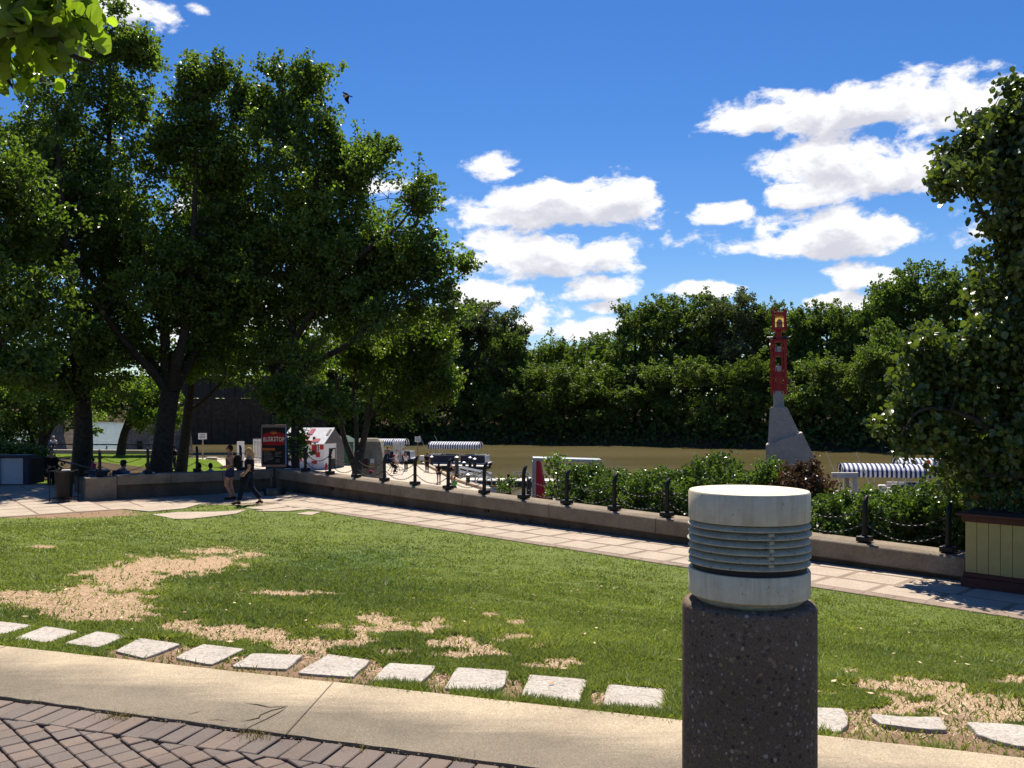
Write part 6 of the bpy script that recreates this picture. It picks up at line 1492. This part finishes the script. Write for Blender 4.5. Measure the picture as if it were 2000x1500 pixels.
    a = P(470, 0, 84); T4 = thing('display_panel', (a.x, 84, -3.0), 'plain cream upright panel behind the women', 'panel')
    MB().box((a.x, 84, -1.75), (.68, .12, 2.5)).build('board', M['white'], T4, bevel=.01); MB().box((a.x, 84, -2.95), (.9, .5, .1)).build('foot', M['plaza'], T4)
    # bench block on the landing
    q = P(413, 899, 88); T5 = thing('stone_bench', (q.x, q.y, -3.0), 'small timber-sided bench block on the pale landing behind the women', 'bench'); MB().box((q.x, q.y, -2.65), (.95, .6, .7)).build('seat_block', M['wood'], T5, bevel=.02); MB().box((q.x, q.y, -2.27), (1.05, .7, .07)).build('seat_top', M['deck'], T5, bevel=.01)
build_kiosk()

def build_marker():
    Y = 58.0; b = P(722, 0, Y); b.z = -3.1
    T = thing('stone_marker', tuple(b), 'tapered limestone marker with two small plaques behind the long wall', 'monument')
    def ring(hw, hd, z, rs): return [Vector((b.x + x * hw + rs.normal() * .03, b.y + y * hd + rs.normal() * .03, z)) for x, y in ((-1, -.8), (-.6, -1), (.6, -1), (1, -.8), (1, .8), (.5, 1), (-.5, 1), (-1, .8))]
    rs = np.random.RandomState(3); zs = [-3.1, -2.2, -1.2, -.2, P(0, 862, Y).z, P(0, 856, Y).z]; ws = [1.16, 1.10, 1.0, .88, .80, .58]
    mb = MB(); R = [ring(w, w * .8, z, rs) for w, z in zip(ws, zs)]
    for a, c in zip(R[:-1], R[1:]):
        k = len(mb.v); mb.v += [tuple(p) for p in a + c]; mb.f += [(k + i, k + (i + 1) % 8, k + 8 + (i + 1) % 8, k + 8 + i) for i in range(8)]
    k = len(mb.v); mb.v += [tuple(p) for p in R[-1]]; mb.f.append(tuple(range(k, k + 8)))
    mb.build('stone_block', M['stone'], T, bevel=.03)
    for xa, xb, ya, yb, m in ((709, 718, 896, 914, 'maroon'), (723, 731, 896, 905, 'white_panel'), (721, 731, 906, 914, 'tan_board')):
        p0, p1 = P(xa, ya, Y - .98), P(xb, yb, Y - .98); MB().box((p0 + p1) / 2, (abs(p1.x - p0.x), .06, abs(p0.z - p1.z))).build('plaque', M[m], T)
    # signposts
    for px, py, Y, lab, w in ((396, 852, 84, 'white lettered signpost behind the forked cottonwood', .8), (816, 858, 95, 'blue and white signpost at the water edge', .62)):
        q = P(px, py, Y); T = thing('signpost', (q.x, q.y, -3.0), lab, 'sign'); MB().box((q.x, q.y, (q.z - 3.0) / 2), (.09, .09, q.z + 3.0)).build('post', M['wood'], T)
        pn = MB().box((q.x, q.y - .07, q.z), (w, .04, .58)).build('panel', M['white_panel'], T)
        for k in range(3): MB().box((q.x, q.y - .095, q.z + .15 - k * .15), (w * .7, .01, .05)).build('text_line', M['navy'], pn)
    # low rail along the parapet
    T = thing('railing', (-36, 64, -.2), 'thin dark pipe railing on the parapet before the river', 'railing')
    for z in (.38,): MB().tube([(-90, 68.8, -.2 + z), (-24.1, 61.8, -.2 + z)], .05, 6).build('rail', M['black'], T)
    for i in range(12): q = Vector((-90, 68.8)).lerp(Vector((-24.1, 61.8)), i / 11); MB().tube([(q.x, q.y, -.25), (q.x, q.y, .2)], .04, 6).build('baluster', M['black'], T)
    # bridge piers standing in the river
    def pier(label, pts, Y, d, holes=()):
        b = P(pts[0][0], 0, Y); T = thing('bridge_pier', (b.x, Y, -3.6), label, 'bridge pier')
        a = [P(x, y, Y) for x, y in pts]; MB().loft([p + Vector((.08 * d, d, 0)) for p in a], a).build('masonry', M['pier_stone'], T)
        for x0, x1, y0, y1, m in holes:
            p0, p1 = P(x0, y0, Y), P(x1, y1, Y); MB().box((p0 + p1) / 2 + Vector((0, -.02, 0)), (p1.x - p0.x, .1, abs(p0.z - p1.z))).build('opening' if m == 'dark' else 'plaque', M[m], T)
    pier('weathered stone bridge pier with a dark doorway, right of the river gap', [(232, 892), (345, 892), (338, 822), (262, 818), (246, 840)], 116, 5, [(268, 278, 861, 878, 'dark'), (293, 304, 860, 877, 'stone')])
    pier('stone bridge pier with a sloping side, left of the river gap', [(60, 892), (134, 892), (117, 815), (60, 815)], 120, 5)
    a, c = P(338, 0, 147), P(640, 0, 149); T = thing('retaining_wall', (a.x, 147, -3.6), 'long dark shaded bridge abutment wall on the far bank', 'wall')
    nb = 12
    for i in range(nb):
        u0, u1 = a.lerp(c, i / nb), a.lerp(c, (i + 1) / nb); MB().prism([(u0.x, u0.y - .3), (u1.x - .06, u1.y - .3), (u1.x - .06, u1.y + 2), (u0.x, u0.y + 2)], -4.5, 4.2 - .2 * (i % 2)).build('wall_panel', M['pier_shaded'], T)
    # the rail bridge girder overhead, mostly behind leaves
    T = thing('bridge_girder', (-60, 121, 3), 'dark steel bridge girder glimpsed behind the cottonwoods', 'bridge')
    MB().box((-52, 121.5, 5.2), (46, 4.0, 2.6), math.radians(3)).build('girder', M['dark'], T); MB().box((-52, 121.5, 6.7), (46, 5.2, .35), math.radians(3)).build('deck', M['dark'], T)
    for i in range(14): MB().box((-74 + i * 3.3, 121.5 - 2.1 + (-74 + i * 3.3 + 52) * .0524, 5.2), (.15, .2, 2.5)).build('stiffener', M['dark'], T)
build_marker()

# ------------------------------------------------------------------ people and animals
JOBS = []
for nm, c in dict(skin=(.42, .24, .16), skin_tan=(.36, .19, .12), hair_blond=(.42, .27, .12), hair_dark=(.03, .02, .015), hair_red=(.35, .09, .02), cl_black=(.014, .013, .015), cl_navy=(.02, .03, .07), jean=(.012, .018, .035), denim=(.025, .035, .08), cl_white=(.75, .74, .72),
                  cl_blue=(.03, .15, .3), cl_green=(.12, .42, .05), cl_pink=(.6, .06, .16), cl_orange=(.65, .14, .03), cl_print=(.12, .11, .13), shoe=(.03, .028, .03), shoe_brown=(.09, .05, .03), cl_grey=(.16, .16, .17), straw=(.5, .37, .18)).items():
    M[nm] = plain(nm, c, tuple(x * .6 for x in c), 14, .85 if not nm.startswith('skin') else .55, bump=.15, bscale=25, spec=.08 if not nm.startswith('skin') else .3)
def skin_obj(name, chains, mat, parent, extra=None, sub=2):
    """limbs as one grown surface: chains of (x, y, z, r) that share their end joints"""
    idx = {}; vs = []; rs_ = []; es = []
    def vid(p):
        k = tuple(round(c, 4) for c in p[:3])
        if k not in idx: idx[k] = len(vs); vs.append(p[:3]); rs_.append(p[3])
        return idx[k]
    for ch in chains:
        ids = [vid(p) for p in ch]; es += [(a, b) for a, b in zip(ids[:-1], ids[1:]) if a != b]
    me = bpy.data.meshes.new(name); me.from_pydata(vs, es, []); me.update()
    o = link_mesh(name, me, mat, parent)
    o.modifiers.new('skin', 'SKIN'); d = me.skin_vertices[0].data if me.skin_vertices else None
    for i, r in enumerate(rs_): d[i].radius = (r, r); d[i].use_root = (i == 0)
    o.modifiers['skin'].use_smooth_shade = True
    m = o.modifiers.new('sub', 'SUBSURF'); m.levels = sub; m.render_levels = sub
    JOBS.append((o, extra)); return o
def hand_geo(mb, w, d, side):
    """palm, four unequal bent fingers and a thumb, hanging from wrist w along d"""
    w = Vector(w); d = Vector(d).normalized(); s = d.cross(Vector((0, 1, 0))); s = s.normalized() if s.length > .2 else Vector((1, 0, 0)); n = d.cross(s)
    mb.tube([w - d * .01, w + d * .045, w + d * .085], [.026, .036, .033], 8)
    for k, l in enumerate((.062, .072, .068, .054)):
        o = w + d * .08 + s * (k - 1.5) * .019; m = o + d * l * .55; e = m + d * l * .35 + n * l * .3 * side; mb.tube([o, m, e], [.0095, .0088, .007], 6)
    o = w + d * .03 + s * -.030; mb.tube([o, o + d * .03 - s * .025, o + d * .06 - s * .03 + n * .012 * side], [.012, .011, .008], 6)
def person(label, loc, rz, h, pose, top, bottom, hair, skin='skin', sleeves='short', shorts=False, shoes='shoe', hat=None, long_hair=False, extras=(), hands=True, sub=2, skirt=None):
    k = h / 1.70; T = thing('person', loc, label, 'person', rz=rz)
    S = lambda p, r: (p[0] * k, p[1] * k, p[2] * k, r * k * 1.14)
    pz = .95; lean = 0.0; hips = {}
    if pose == 'walk':
        legs = {1: [(0, .09, .92), (.19, .095, .52), (.30, .09, .11), (.45, .095, .04)], -1: [(0, -.09, .92), (-.04, -.095, .50), (-.33, -.09, .16), (-.24, -.095, .04)]}
        arms = {1: [(-.06, .235, 1.14), (.10, .22, .93)], -1: [(.06, -.235, 1.14), (.22, -.20, .95)]}
    elif pose == 'stroll':
        legs = {1: [(0, .09, .92), (.13, .095, .52), (-.06, .09, .13), (.10, .095, .05)], -1: [(0, -.09, .92), (.02, -.095, .50), (-.10, -.09, .10), (.05, -.095, .035)]}
        arms = {1: [(-.09, .235, 1.13), (.17, .20, 1.06)], -1: [(-.09, -.235, 1.13), (.16, -.14, 1.06)]}
    elif pose in ('sit', 'ride', 'paddle'):
        pz = .10 if pose != 'ride' else .92
        if pose == 'ride': legs = {1: [(0, .09, .88), (.38, .10, .72), (.30, .10, .30), (.45, .10, .26)], -1: [(0, -.09, .88), (.36, -.10, .60), (.20, -.10, .16), (.35, -.10, .12)]}
        else: legs = {1: [(.02, .09, .10), (.34, .16, .36), (.60, .12, .08), (.72, .14, .06)], -1: [(.02, -.09, .10), (.36, -.14, .34), (.62, -.10, .08), (.74, -.12, .06)]}
        arms = {1: [(.06, .24, pz + .22), (.26, .16, pz + .12)], -1: [(.06, -.24, pz + .22), (.26, -.16, pz + .12)]}
        if pose == 'ride': arms = {1: [(.22, .24, pz + .30), (.48, .22, pz + .16)], -1: [(.22, -.24, pz + .30), (.48, -.22, pz + .16)]}; lean = .16
    else:
        legs = {1: [(0, .09, .92), (.02, .095, .50), (-.01, .09, .10), (.13, .11, .035)], -1: [(0, -.09, .92), (.03, -.095, .50), (-.02, -.09, .10), (.12, -.11, .035)]}
        arms = {1: [(-.03, .24, 1.13), (.06, .22, .89)], -1: [(-.03, -.24, 1.13), (.06, -.22, .89)]}
        if pose == 'photo': arms = {1: [(.10, .22, 1.18), (.30, .06, 1.36)], -1: [(.10, -.22, 1.18), (.30, -.06, 1.36)]}
        if pose == 'akimbo': arms = {1: [(-.06, .36, 1.16), (.05, .17, 1.02)], -1: [(-.06, -.36, 1.16), (.05, -.17, 1.02)]}
    dz = pz - .95; lx = lambda z: lean * (z - pz) / .5
    tor = [((0, 0, pz), .135), ((lx(pz + .14), 0, pz + .14), .115), ((lx(pz + .32), 0, pz + .32), .135), ((lx(pz + .44), 0, pz + .44), .105)]
    nk = [((lx(pz + .52) + .01, 0, pz + .53), .052), ((lx(pz + .6) + .02, 0, pz + .60), .066)]
    torso = [S(*p) for p in tor]
    body = [torso + [S(*p) for p in nk]]; shirt = [torso[:]]; pants = [[S(tor[1][0], .118), S(tor[0][0], .14)]]
    ex = MB()
    for sd in (1, -1):
        sh = S((lx(pz + .44), sd * .17, pz + .425), .062); el = S(arms[sd][0], .042); wr = S(arms[sd][1], .029)
        body.append([torso[3], sh, el, wr]); mid = tuple((a + b) / 2 for a, b in zip(sh[:3], el[:3]))
        g = lambda q, r: (q[0], q[1], q[2], r * k * 1.14)
        if sleeves == 'long': shirt.append([torso[3], g(sh, .072), g(el, .055), g(wr, .042)])
        elif sleeves == 'short': shirt.append([torso[3], g(sh, .076), g(tuple(sh[i] + (el[i] - sh[i]) * .7 for i in range(3)), .062)])
        L = [S(p, r) for p, r in zip(legs[sd], (.088, .060, .040, .034))]
        body.append([torso[0]] + L)
        e = [g(L[0], .104), g(L[1], .078), g(L[2], .066)]
        pants.append([S(tor[0][0], .14)] + (e if not shorts else [e[0], g(tuple(L[0][i] + (L[1][i] - L[0][i]) * .55 for i in range(3)), .098)]))
        if hands: hand_geo(ex, wr[:3], Vector(wr[:3]) - Vector(el[:3]), sd)
        sm = MB(); a = Vector(L[2][:3]); t = Vector(L[3][:3]); dr = (t - a); dr.z = 0; dr = dr.normalized() if dr.length > 1e-4 else Vector((1, 0, 0)); heel = a - dr * .055 * k; heel.z = t.z - .002
        sm.tube([heel + Vector((0, 0, .01)), a * .5 + t * .5 + Vector((0, 0, -.01)), t, t + dr * .07 * k], [.042 * k, .045 * k, .044 * k, .026 * k], 8)
        sm.build('shoe', M[shoes], T, smooth=True)
    # head
    hc = Vector((lx(pz + .68) + .03, 0, pz + .675)) * 1.0; H = hc * k
    ex.ball(H, Vector((.092, .076, .115)) * k, 12, 9); ex.ball(H + Vector((.095, 0, -.012)) * k, Vector((.018, .013, .022)) * k, 6, 5)
    for sd in (1, -1): ex.ball(H + Vector((-.005, sd * .077, -.01)) * k, Vector((.018, .01, .028)) * k, 6, 4)
    ex.ball(H + Vector((.075, 0, -.062)) * k, Vector((.018, .028, .008)) * k, 6, 4); ex.ball(H + Vector((.05, 0, -.09)) * k, Vector((.04, .04, .03)) * k, 8, 5)
    b = skin_obj('body', body, M[skin], T, ex, sub)
    skin_obj('shirt', [[(p[0], p[1], p[2], p[3] + (.018 * k if i < len(torso) else 0)) if q == 0 else p for i, p in enumerate(ch)] for q, ch in enumerate(shirt)], M[top], T, None, sub)
    if skirt: MB().lathe([(.15 * k, 1.0 * k), (.24 * k, .55 * k)], 14).build('skirt', M[skirt], T, smooth=True)
    else: skin_obj('trousers' if not shorts else 'shorts', pants, M[bottom], T, None, sub)
    hm = MB(); hm.ball(H + Vector((-.022, 0, .022)) * k, Vector((.096, .086, .112)) * k, 12, 8)
    if long_hair: hm.tube([H + Vector((-.06, 0, .04)) * k, H + Vector((-.10, 0, -.10)) * k, H + Vector((-.10, 0, -.26)) * k], [.075 * k, .085 * k, .05 * k], 8)
    hm.build('hair', M[hair], T, smooth=True)
    for sd in (1, -1): 
        if sub > 1: MB().ball(H + Vector((.084, sd * .032, .008)) * k, Vector((.010, .013, .008)) * k, 6, 4).build('eye', M['hair_dark'], T)
    if hat:
        ht = MB().lathe([(.100 * k, .035 * k), (.098 * k, .09 * k), (.07 * k, .13 * k), (.01 * k, .14 * k)], 14, H + Vector((-.008 * k, 0, 0))).build('cap', M[hat], T, smooth=True)
        MB().box(H + Vector((.12, 0, .045)) * k, (.10 * k, .13 * k, .012 * k)).build('brim', M[hat], ht, bevel=.004)
    for e in extras:
        if e == 'glasses': MB().box(H + Vector((.088, 0, .008)) * k, (.02 * k, .135 * k, .034 * k)).build('sunglasses', M['cl_black'], T, bevel=.005)
        if e in ('pack', 'navy_pack'):
            c = Vector((lx(pz + .3) - .23, 0, pz + .27)) * k; m = M['cl_black'] if e == 'pack' else M['cl_navy']
            bp = MB().box(c, (.2 * k, .31 * k, .42 * k)).build('backpack', m, T, bevel=.07, seg=3); MB().box(c + Vector((-.11, 0, -.06)) * k, (.07 * k, .24 * k, .2 * k)).build('pocket', m, bp, bevel=.03)
            for sd in (1, -1): MB().tube([c + Vector((.09, sd * .1, .2)) * k, c + Vector((.22, sd * .12, .24)) * k, c + Vector((.36, sd * .11, .08)) * k, c + Vector((.16, sd * .13, -.16)) * k], .018 * k, 6).build('strap', m, bp)
        if e == 'bag': c = Vector(arms[1][1]) * k + Vector((.05, 0, -.16)) * k; MB().box(c, (.14 * k, .09 * k, .2 * k)).build('handbag', M['cl_black'], T, bevel=.02)
    return T
def feet(px, py, z=0.0): g = G(px, py, z); return (g.x, g.y, z)
def standing(px, Y, z): return ((px - 1000) / F * Y, Y, z)
PI = math.pi
def build_people():
    person('walking woman in patterned sleeveless top, denim shorts and sunglasses with a black backpack', feet(450, 976), PI + .12, 1.68, 'stroll', 'cl_print', 'denim', 'hair_dark', 'skin_tan', 'none', True, extras=('glasses', 'pack'))
    person('walking blonde woman in black T-shirt and dark jeans', feet(487, 985), PI + .06, 1.66, 'walk', 'cl_black', 'jean', 'hair_blond', 'skin', 'short', shoes='shoe_brown', long_hair=True, extras=('bag',))
    person('seated person with black cap, blue shirt and navy backpack behind the short wall', standing(240, 30.2, .18), PI / 2 - .5, 1.74, 'sit', 'cl_blue', 'cl_navy', 'hair_dark', 'skin', 'short', hat='cl_black', extras=('navy_pack',), sub=1)
    person('seated person with red hair and a white shirt next to the backpacker', standing(288, 30.6, .12), PI / 2 + .3, 1.66, 'sit', 'cl_white', 'cl_navy', 'hair_red', 'skin', 'short', extras=(), sub=1)
    person('seated person in orange, mostly hidden behind the chain post', standing(389, 32.2, .02), PI / 2, 1.6, 'sit', 'cl_orange', 'cl_navy', 'hair_dark', 'skin', 'short', sub=1)
    person('dark-haired head showing above the short wall left of the women', standing(411, 32.6, .0), PI / 2 + .2, 1.6, 'sit', 'cl_black', 'cl_navy', 'hair_dark', 'skin', 'short', sub=1)
    person('child in dark clothes standing between the two cottonwood trunks', standing(341, 47, -.42), PI, 1.18, 'stand', 'cl_black', 'cl_navy', 'hair_dark', 'skin', 'long', hat='cl_black', sub=1)
    person('person in dark clothes leaning on the handrail behind the litter bin', standing(100, 33.2, -.2), -.6, 1.5, 'stand', 'cl_black', 'cl_black', 'hair_dark', 'skin_tan', 'long', sub=1)
    person('person in pink behind the blue recycling bin', standing(182, 37, -.42), PI, 1.15, 'stand', 'cl_pink', 'cl_navy', 'hair_dark', 'skin', 'short', sub=1)
    q = Vector((-36.0, 63.1)); person('person in white cap and white shirt sitting on the far parapet', ((97 - 1000) / F * 66.0, 66.55, -.22), -PI / 2 + .4, 1.6, 'sit', 'cl_white', 'cl_navy', 'hair_dark', 'skin', 'short', hat='cl_white', sub=1)
    person('woman in white top and black trousers on the landing', standing(793, 80, -3.0), -PI / 2, 1.6, 'photo', 'cl_white', 'cl_black', 'hair_dark', 'skin', 'short', sub=1)
    person('woman in a long white dress on the landing beside the slatted screen', standing(774, 85, -3.0), -PI / 2 - .4, 1.62, 'stand', 'cl_white', 'cl_white', 'hair_dark', 'skin', 'short', skirt='cl_white', sub=1)
    person('person in black with an orange cap facing the dark boat', standing(834, 79, -3.0), PI / 2, 1.66, 'stand', 'cl_black', 'cl_black', 'hair_dark', 'skin_tan', 'short', hat='cl_orange', sub=1)
    person('woman in black vest and white blouse left of a chain post', standing(857, 67, -3.0), PI / 2, 1.6, 'stand', 'cl_black', 'denim', 'hair_dark', 'skin', 'short', True, long_hair=True, sub=1)
    person('woman in black top and white shorts right of a chain post', standing(880, 66, -3.0), -PI / 2 + .3, 1.72, 'photo', 'cl_black', 'cl_white', 'hair_dark', 'skin', 'none', True, long_hair=True, sub=1)
    person('seated woman in bright green on the landing edge', standing(888, 63.5, -3.0), PI / 2 + .7, 1.6, 'sit', 'cl_green', 'cl_navy', 'hair_red', 'skin', 'short', sub=1)
    person('man in a dark shirt standing at the dock left of the red fin', standing(993, 55.5, float(z_ground(standing(993, 55.5, 0)[0], 55.5))), PI / 2, 1.74, 'akimbo', 'cl_navy', 'cl_black', 'hair_dark', 'skin_tan', 'short', sub=1)
    person('person in a striped grey vest sitting by the green tent', standing(697, 84.5, -2.7), PI, 1.7, 'stand', 'cl_white', 'cl_black', 'hair_dark', 'skin', 'none', sub=1)
    z = float(z_ground(standing(724, 50, 0)[0], 50)); person('person in blue with a pink cap bending below the stone marker', standing(724, 50, z), .2, 1.55, 'stand', 'cl_blue', 'cl_navy', 'hair_dark', 'skin', 'short', hat='cl_pink', sub=1)
    person('person in a straw hat behind the cyclist', standing(757, 91, -3.0), PI / 2, 1.66, 'stand', 'cl_grey', 'cl_navy', 'hair_dark', 'skin', 'short', hat='straw', sub=1)
    person('person in a sun hat beside the white slatted screen', standing(787, 89, -3.0), 0, 1.66, 'stand', 'cl_white', 'denim', 'hair_blond', 'skin', 'short', hat='straw', sub=1)
    # cyclist and bicycle
    c = Vector(standing(769, 75.5, -3.0)); T = thing('bicycle', tuple(c), 'dark bicycle ridden across the landing', 'bicycle', rz=-.15)
    for x in (-.52, .54):
        pts = [(x + .34 * math.cos(a), 0, .34 + .34 * math.sin(a)) for a in np.linspace(0, 2 * PI, 25)]; w = MB().tube(pts, .02, 6, False).build('wheel', M['dark'], T, smooth=True)
        for k in range(8): a = k * PI / 4; MB().tube([(x, 0, .34), (x + .33 * math.cos(a), 0, .34 + .33 * math.sin(a))], .004, 4).build('spoke', M['galv'], w)
    fr = MB()
    for a, b in (((-.52, 0, .34), (-.05, 0, .3)), ((-.05, 0, .3), (-.18, 0, .86)), ((-.18, 0, .86), (.38, 0, .84)), ((-.05, 0, .3), (.4, 0, .74)), ((.37, 0, .95), (.54, 0, .34)), ((-.52, 0, .34), (-.17, 0, .8))): fr.tube([a, b], .02, 6)
    fr.build('frame', M['dark'], T); MB().tube([(.44, -.25, 1.0), (.36, 0, .97), (.44, .25, 1.0)], .016, 6).build('handlebar', M['galv'], T); MB().box((-.2, 0, .9), (.26, .14, .06)).build('saddle', M['dark'], T, bevel=.02)
    person('cyclist in a red helmet riding across the landing', (c.x - .18, c.y, -3.0), -.15, 1.7, 'ride', 'cl_navy', 'cl_black', 'hair_dark', 'skin', 'short', hat='red_panel', sub=1)
    # kayak on the river
    c = Vector(standing(208, 117.5, -3.5)); T = thing('kayak', tuple(c), 'red kayak on the river between the bridge piers', 'kayak', rz=.1)
    mb = MB(); n = 13; vs = []
    for i in range(n):
        t = i / (n - 1); x = -1.7 + 3.4 * t; w = .36 * math.sin(PI * (.04 + .92 * t)) ** .7; up = .18 * abs(2 * t - 1) ** 3
        for y, z in ((-w, .26 + up), (-w * .7, .02 + up), (0, -.06 + up), (w * .7, .02 + up), (w, .26 + up), (0, .34 + up)): vs.append((x, y, z))
    mb.v = vs; mb.f = [(i * 6 + j, i * 6 + (j + 1) % 6, (i + 1) * 6 + (j + 1) % 6, (i + 1) * 6 + j) for i in range(n - 1) for j in range(6)]; mb.build('hull', M['red_fin'], T, smooth=True)
    MB().lathe([(.30, .30), (.32, .38), (.27, .38)], 14).build('cockpit_rim', M['dark'], T)
    person('kayaker in white sitting in the red kayak', (c.x, c.y, -3.42), .1, 1.7, 'sit', 'cl_white', 'cl_navy', 'hair_dark', 'skin', 'long', hat='cl_navy', sub=1)
    # crow
    Y = 37.0; T = thing('crow', tuple(P(676, 186, Y)), 'black crow flying beside the top of the cottonwoods', 'bird')
    f = lambda x, y, d=0: P(650 + x / 30, 160 + y / 30, Y) + Vector((0, d, 0))
    bd = MB(); bd.tube([f(545, 590), f(600, 600), f(680, 660), f(790, 730), f(900, 790), f(960, 815)], [.004, .022, .04, .062, .045, .02], 8); bd.loft([f(930, 790, -.03), f(930, 820, -.03), f(1150, 900, -.05), f(1150, 860, -.05)], [f(930, 790, .03), f(930, 820, .03), f(1150, 900, .05), f(1150, 860, .05)])
    bd.build('body', M['cl_black'], T, smooth=True)
    for d0, d1 in ((-.05, -.38), (.05, .36)):
        pts = [(650, 690), (640, 960), (820, 1140), (865, 1100), (860, 960), (950, 830), (800, 730)]
        dd = [d0, (d0 + d1) / 2, d1, d1, (d0 + d1) / 2, d0, d0]
        MB().loft([f(x, y, a) for (x, y), a in zip(pts, dd)], [f(x, y, a) + Vector((.006, .008, .004)) for (x, y), a in zip(pts, dd)]).build('wing', M['cl_black'], T)
build_people()
def finish_people():
    dg = bpy.context.evaluated_depsgraph_get(); new = []
    for o, ex in JOBS:
        me = bpy.data.meshes.new_from_object(o.evaluated_get(dg))
        vs = [tuple(v.co) for v in me.vertices]; fs = [tuple(p.vertices) for p in me.polygons]
        if ex is not None:
            b = len(vs); vs += ex.v; fs += [tuple(i + b for i in f) for f in ex.f]
        m2 = bpy.data.meshes.new(o.name); m2.from_pydata(vs, [], fs); m2.polygons.foreach_set('use_smooth', [True] * len(fs)); m2.update()
        m2.materials.append(o.data.materials[0]); new.append((o, m2)); bpy.data.meshes.remove(me)
    for o, m2 in new: o.modifiers.clear(); o.data = m2
finish_people()
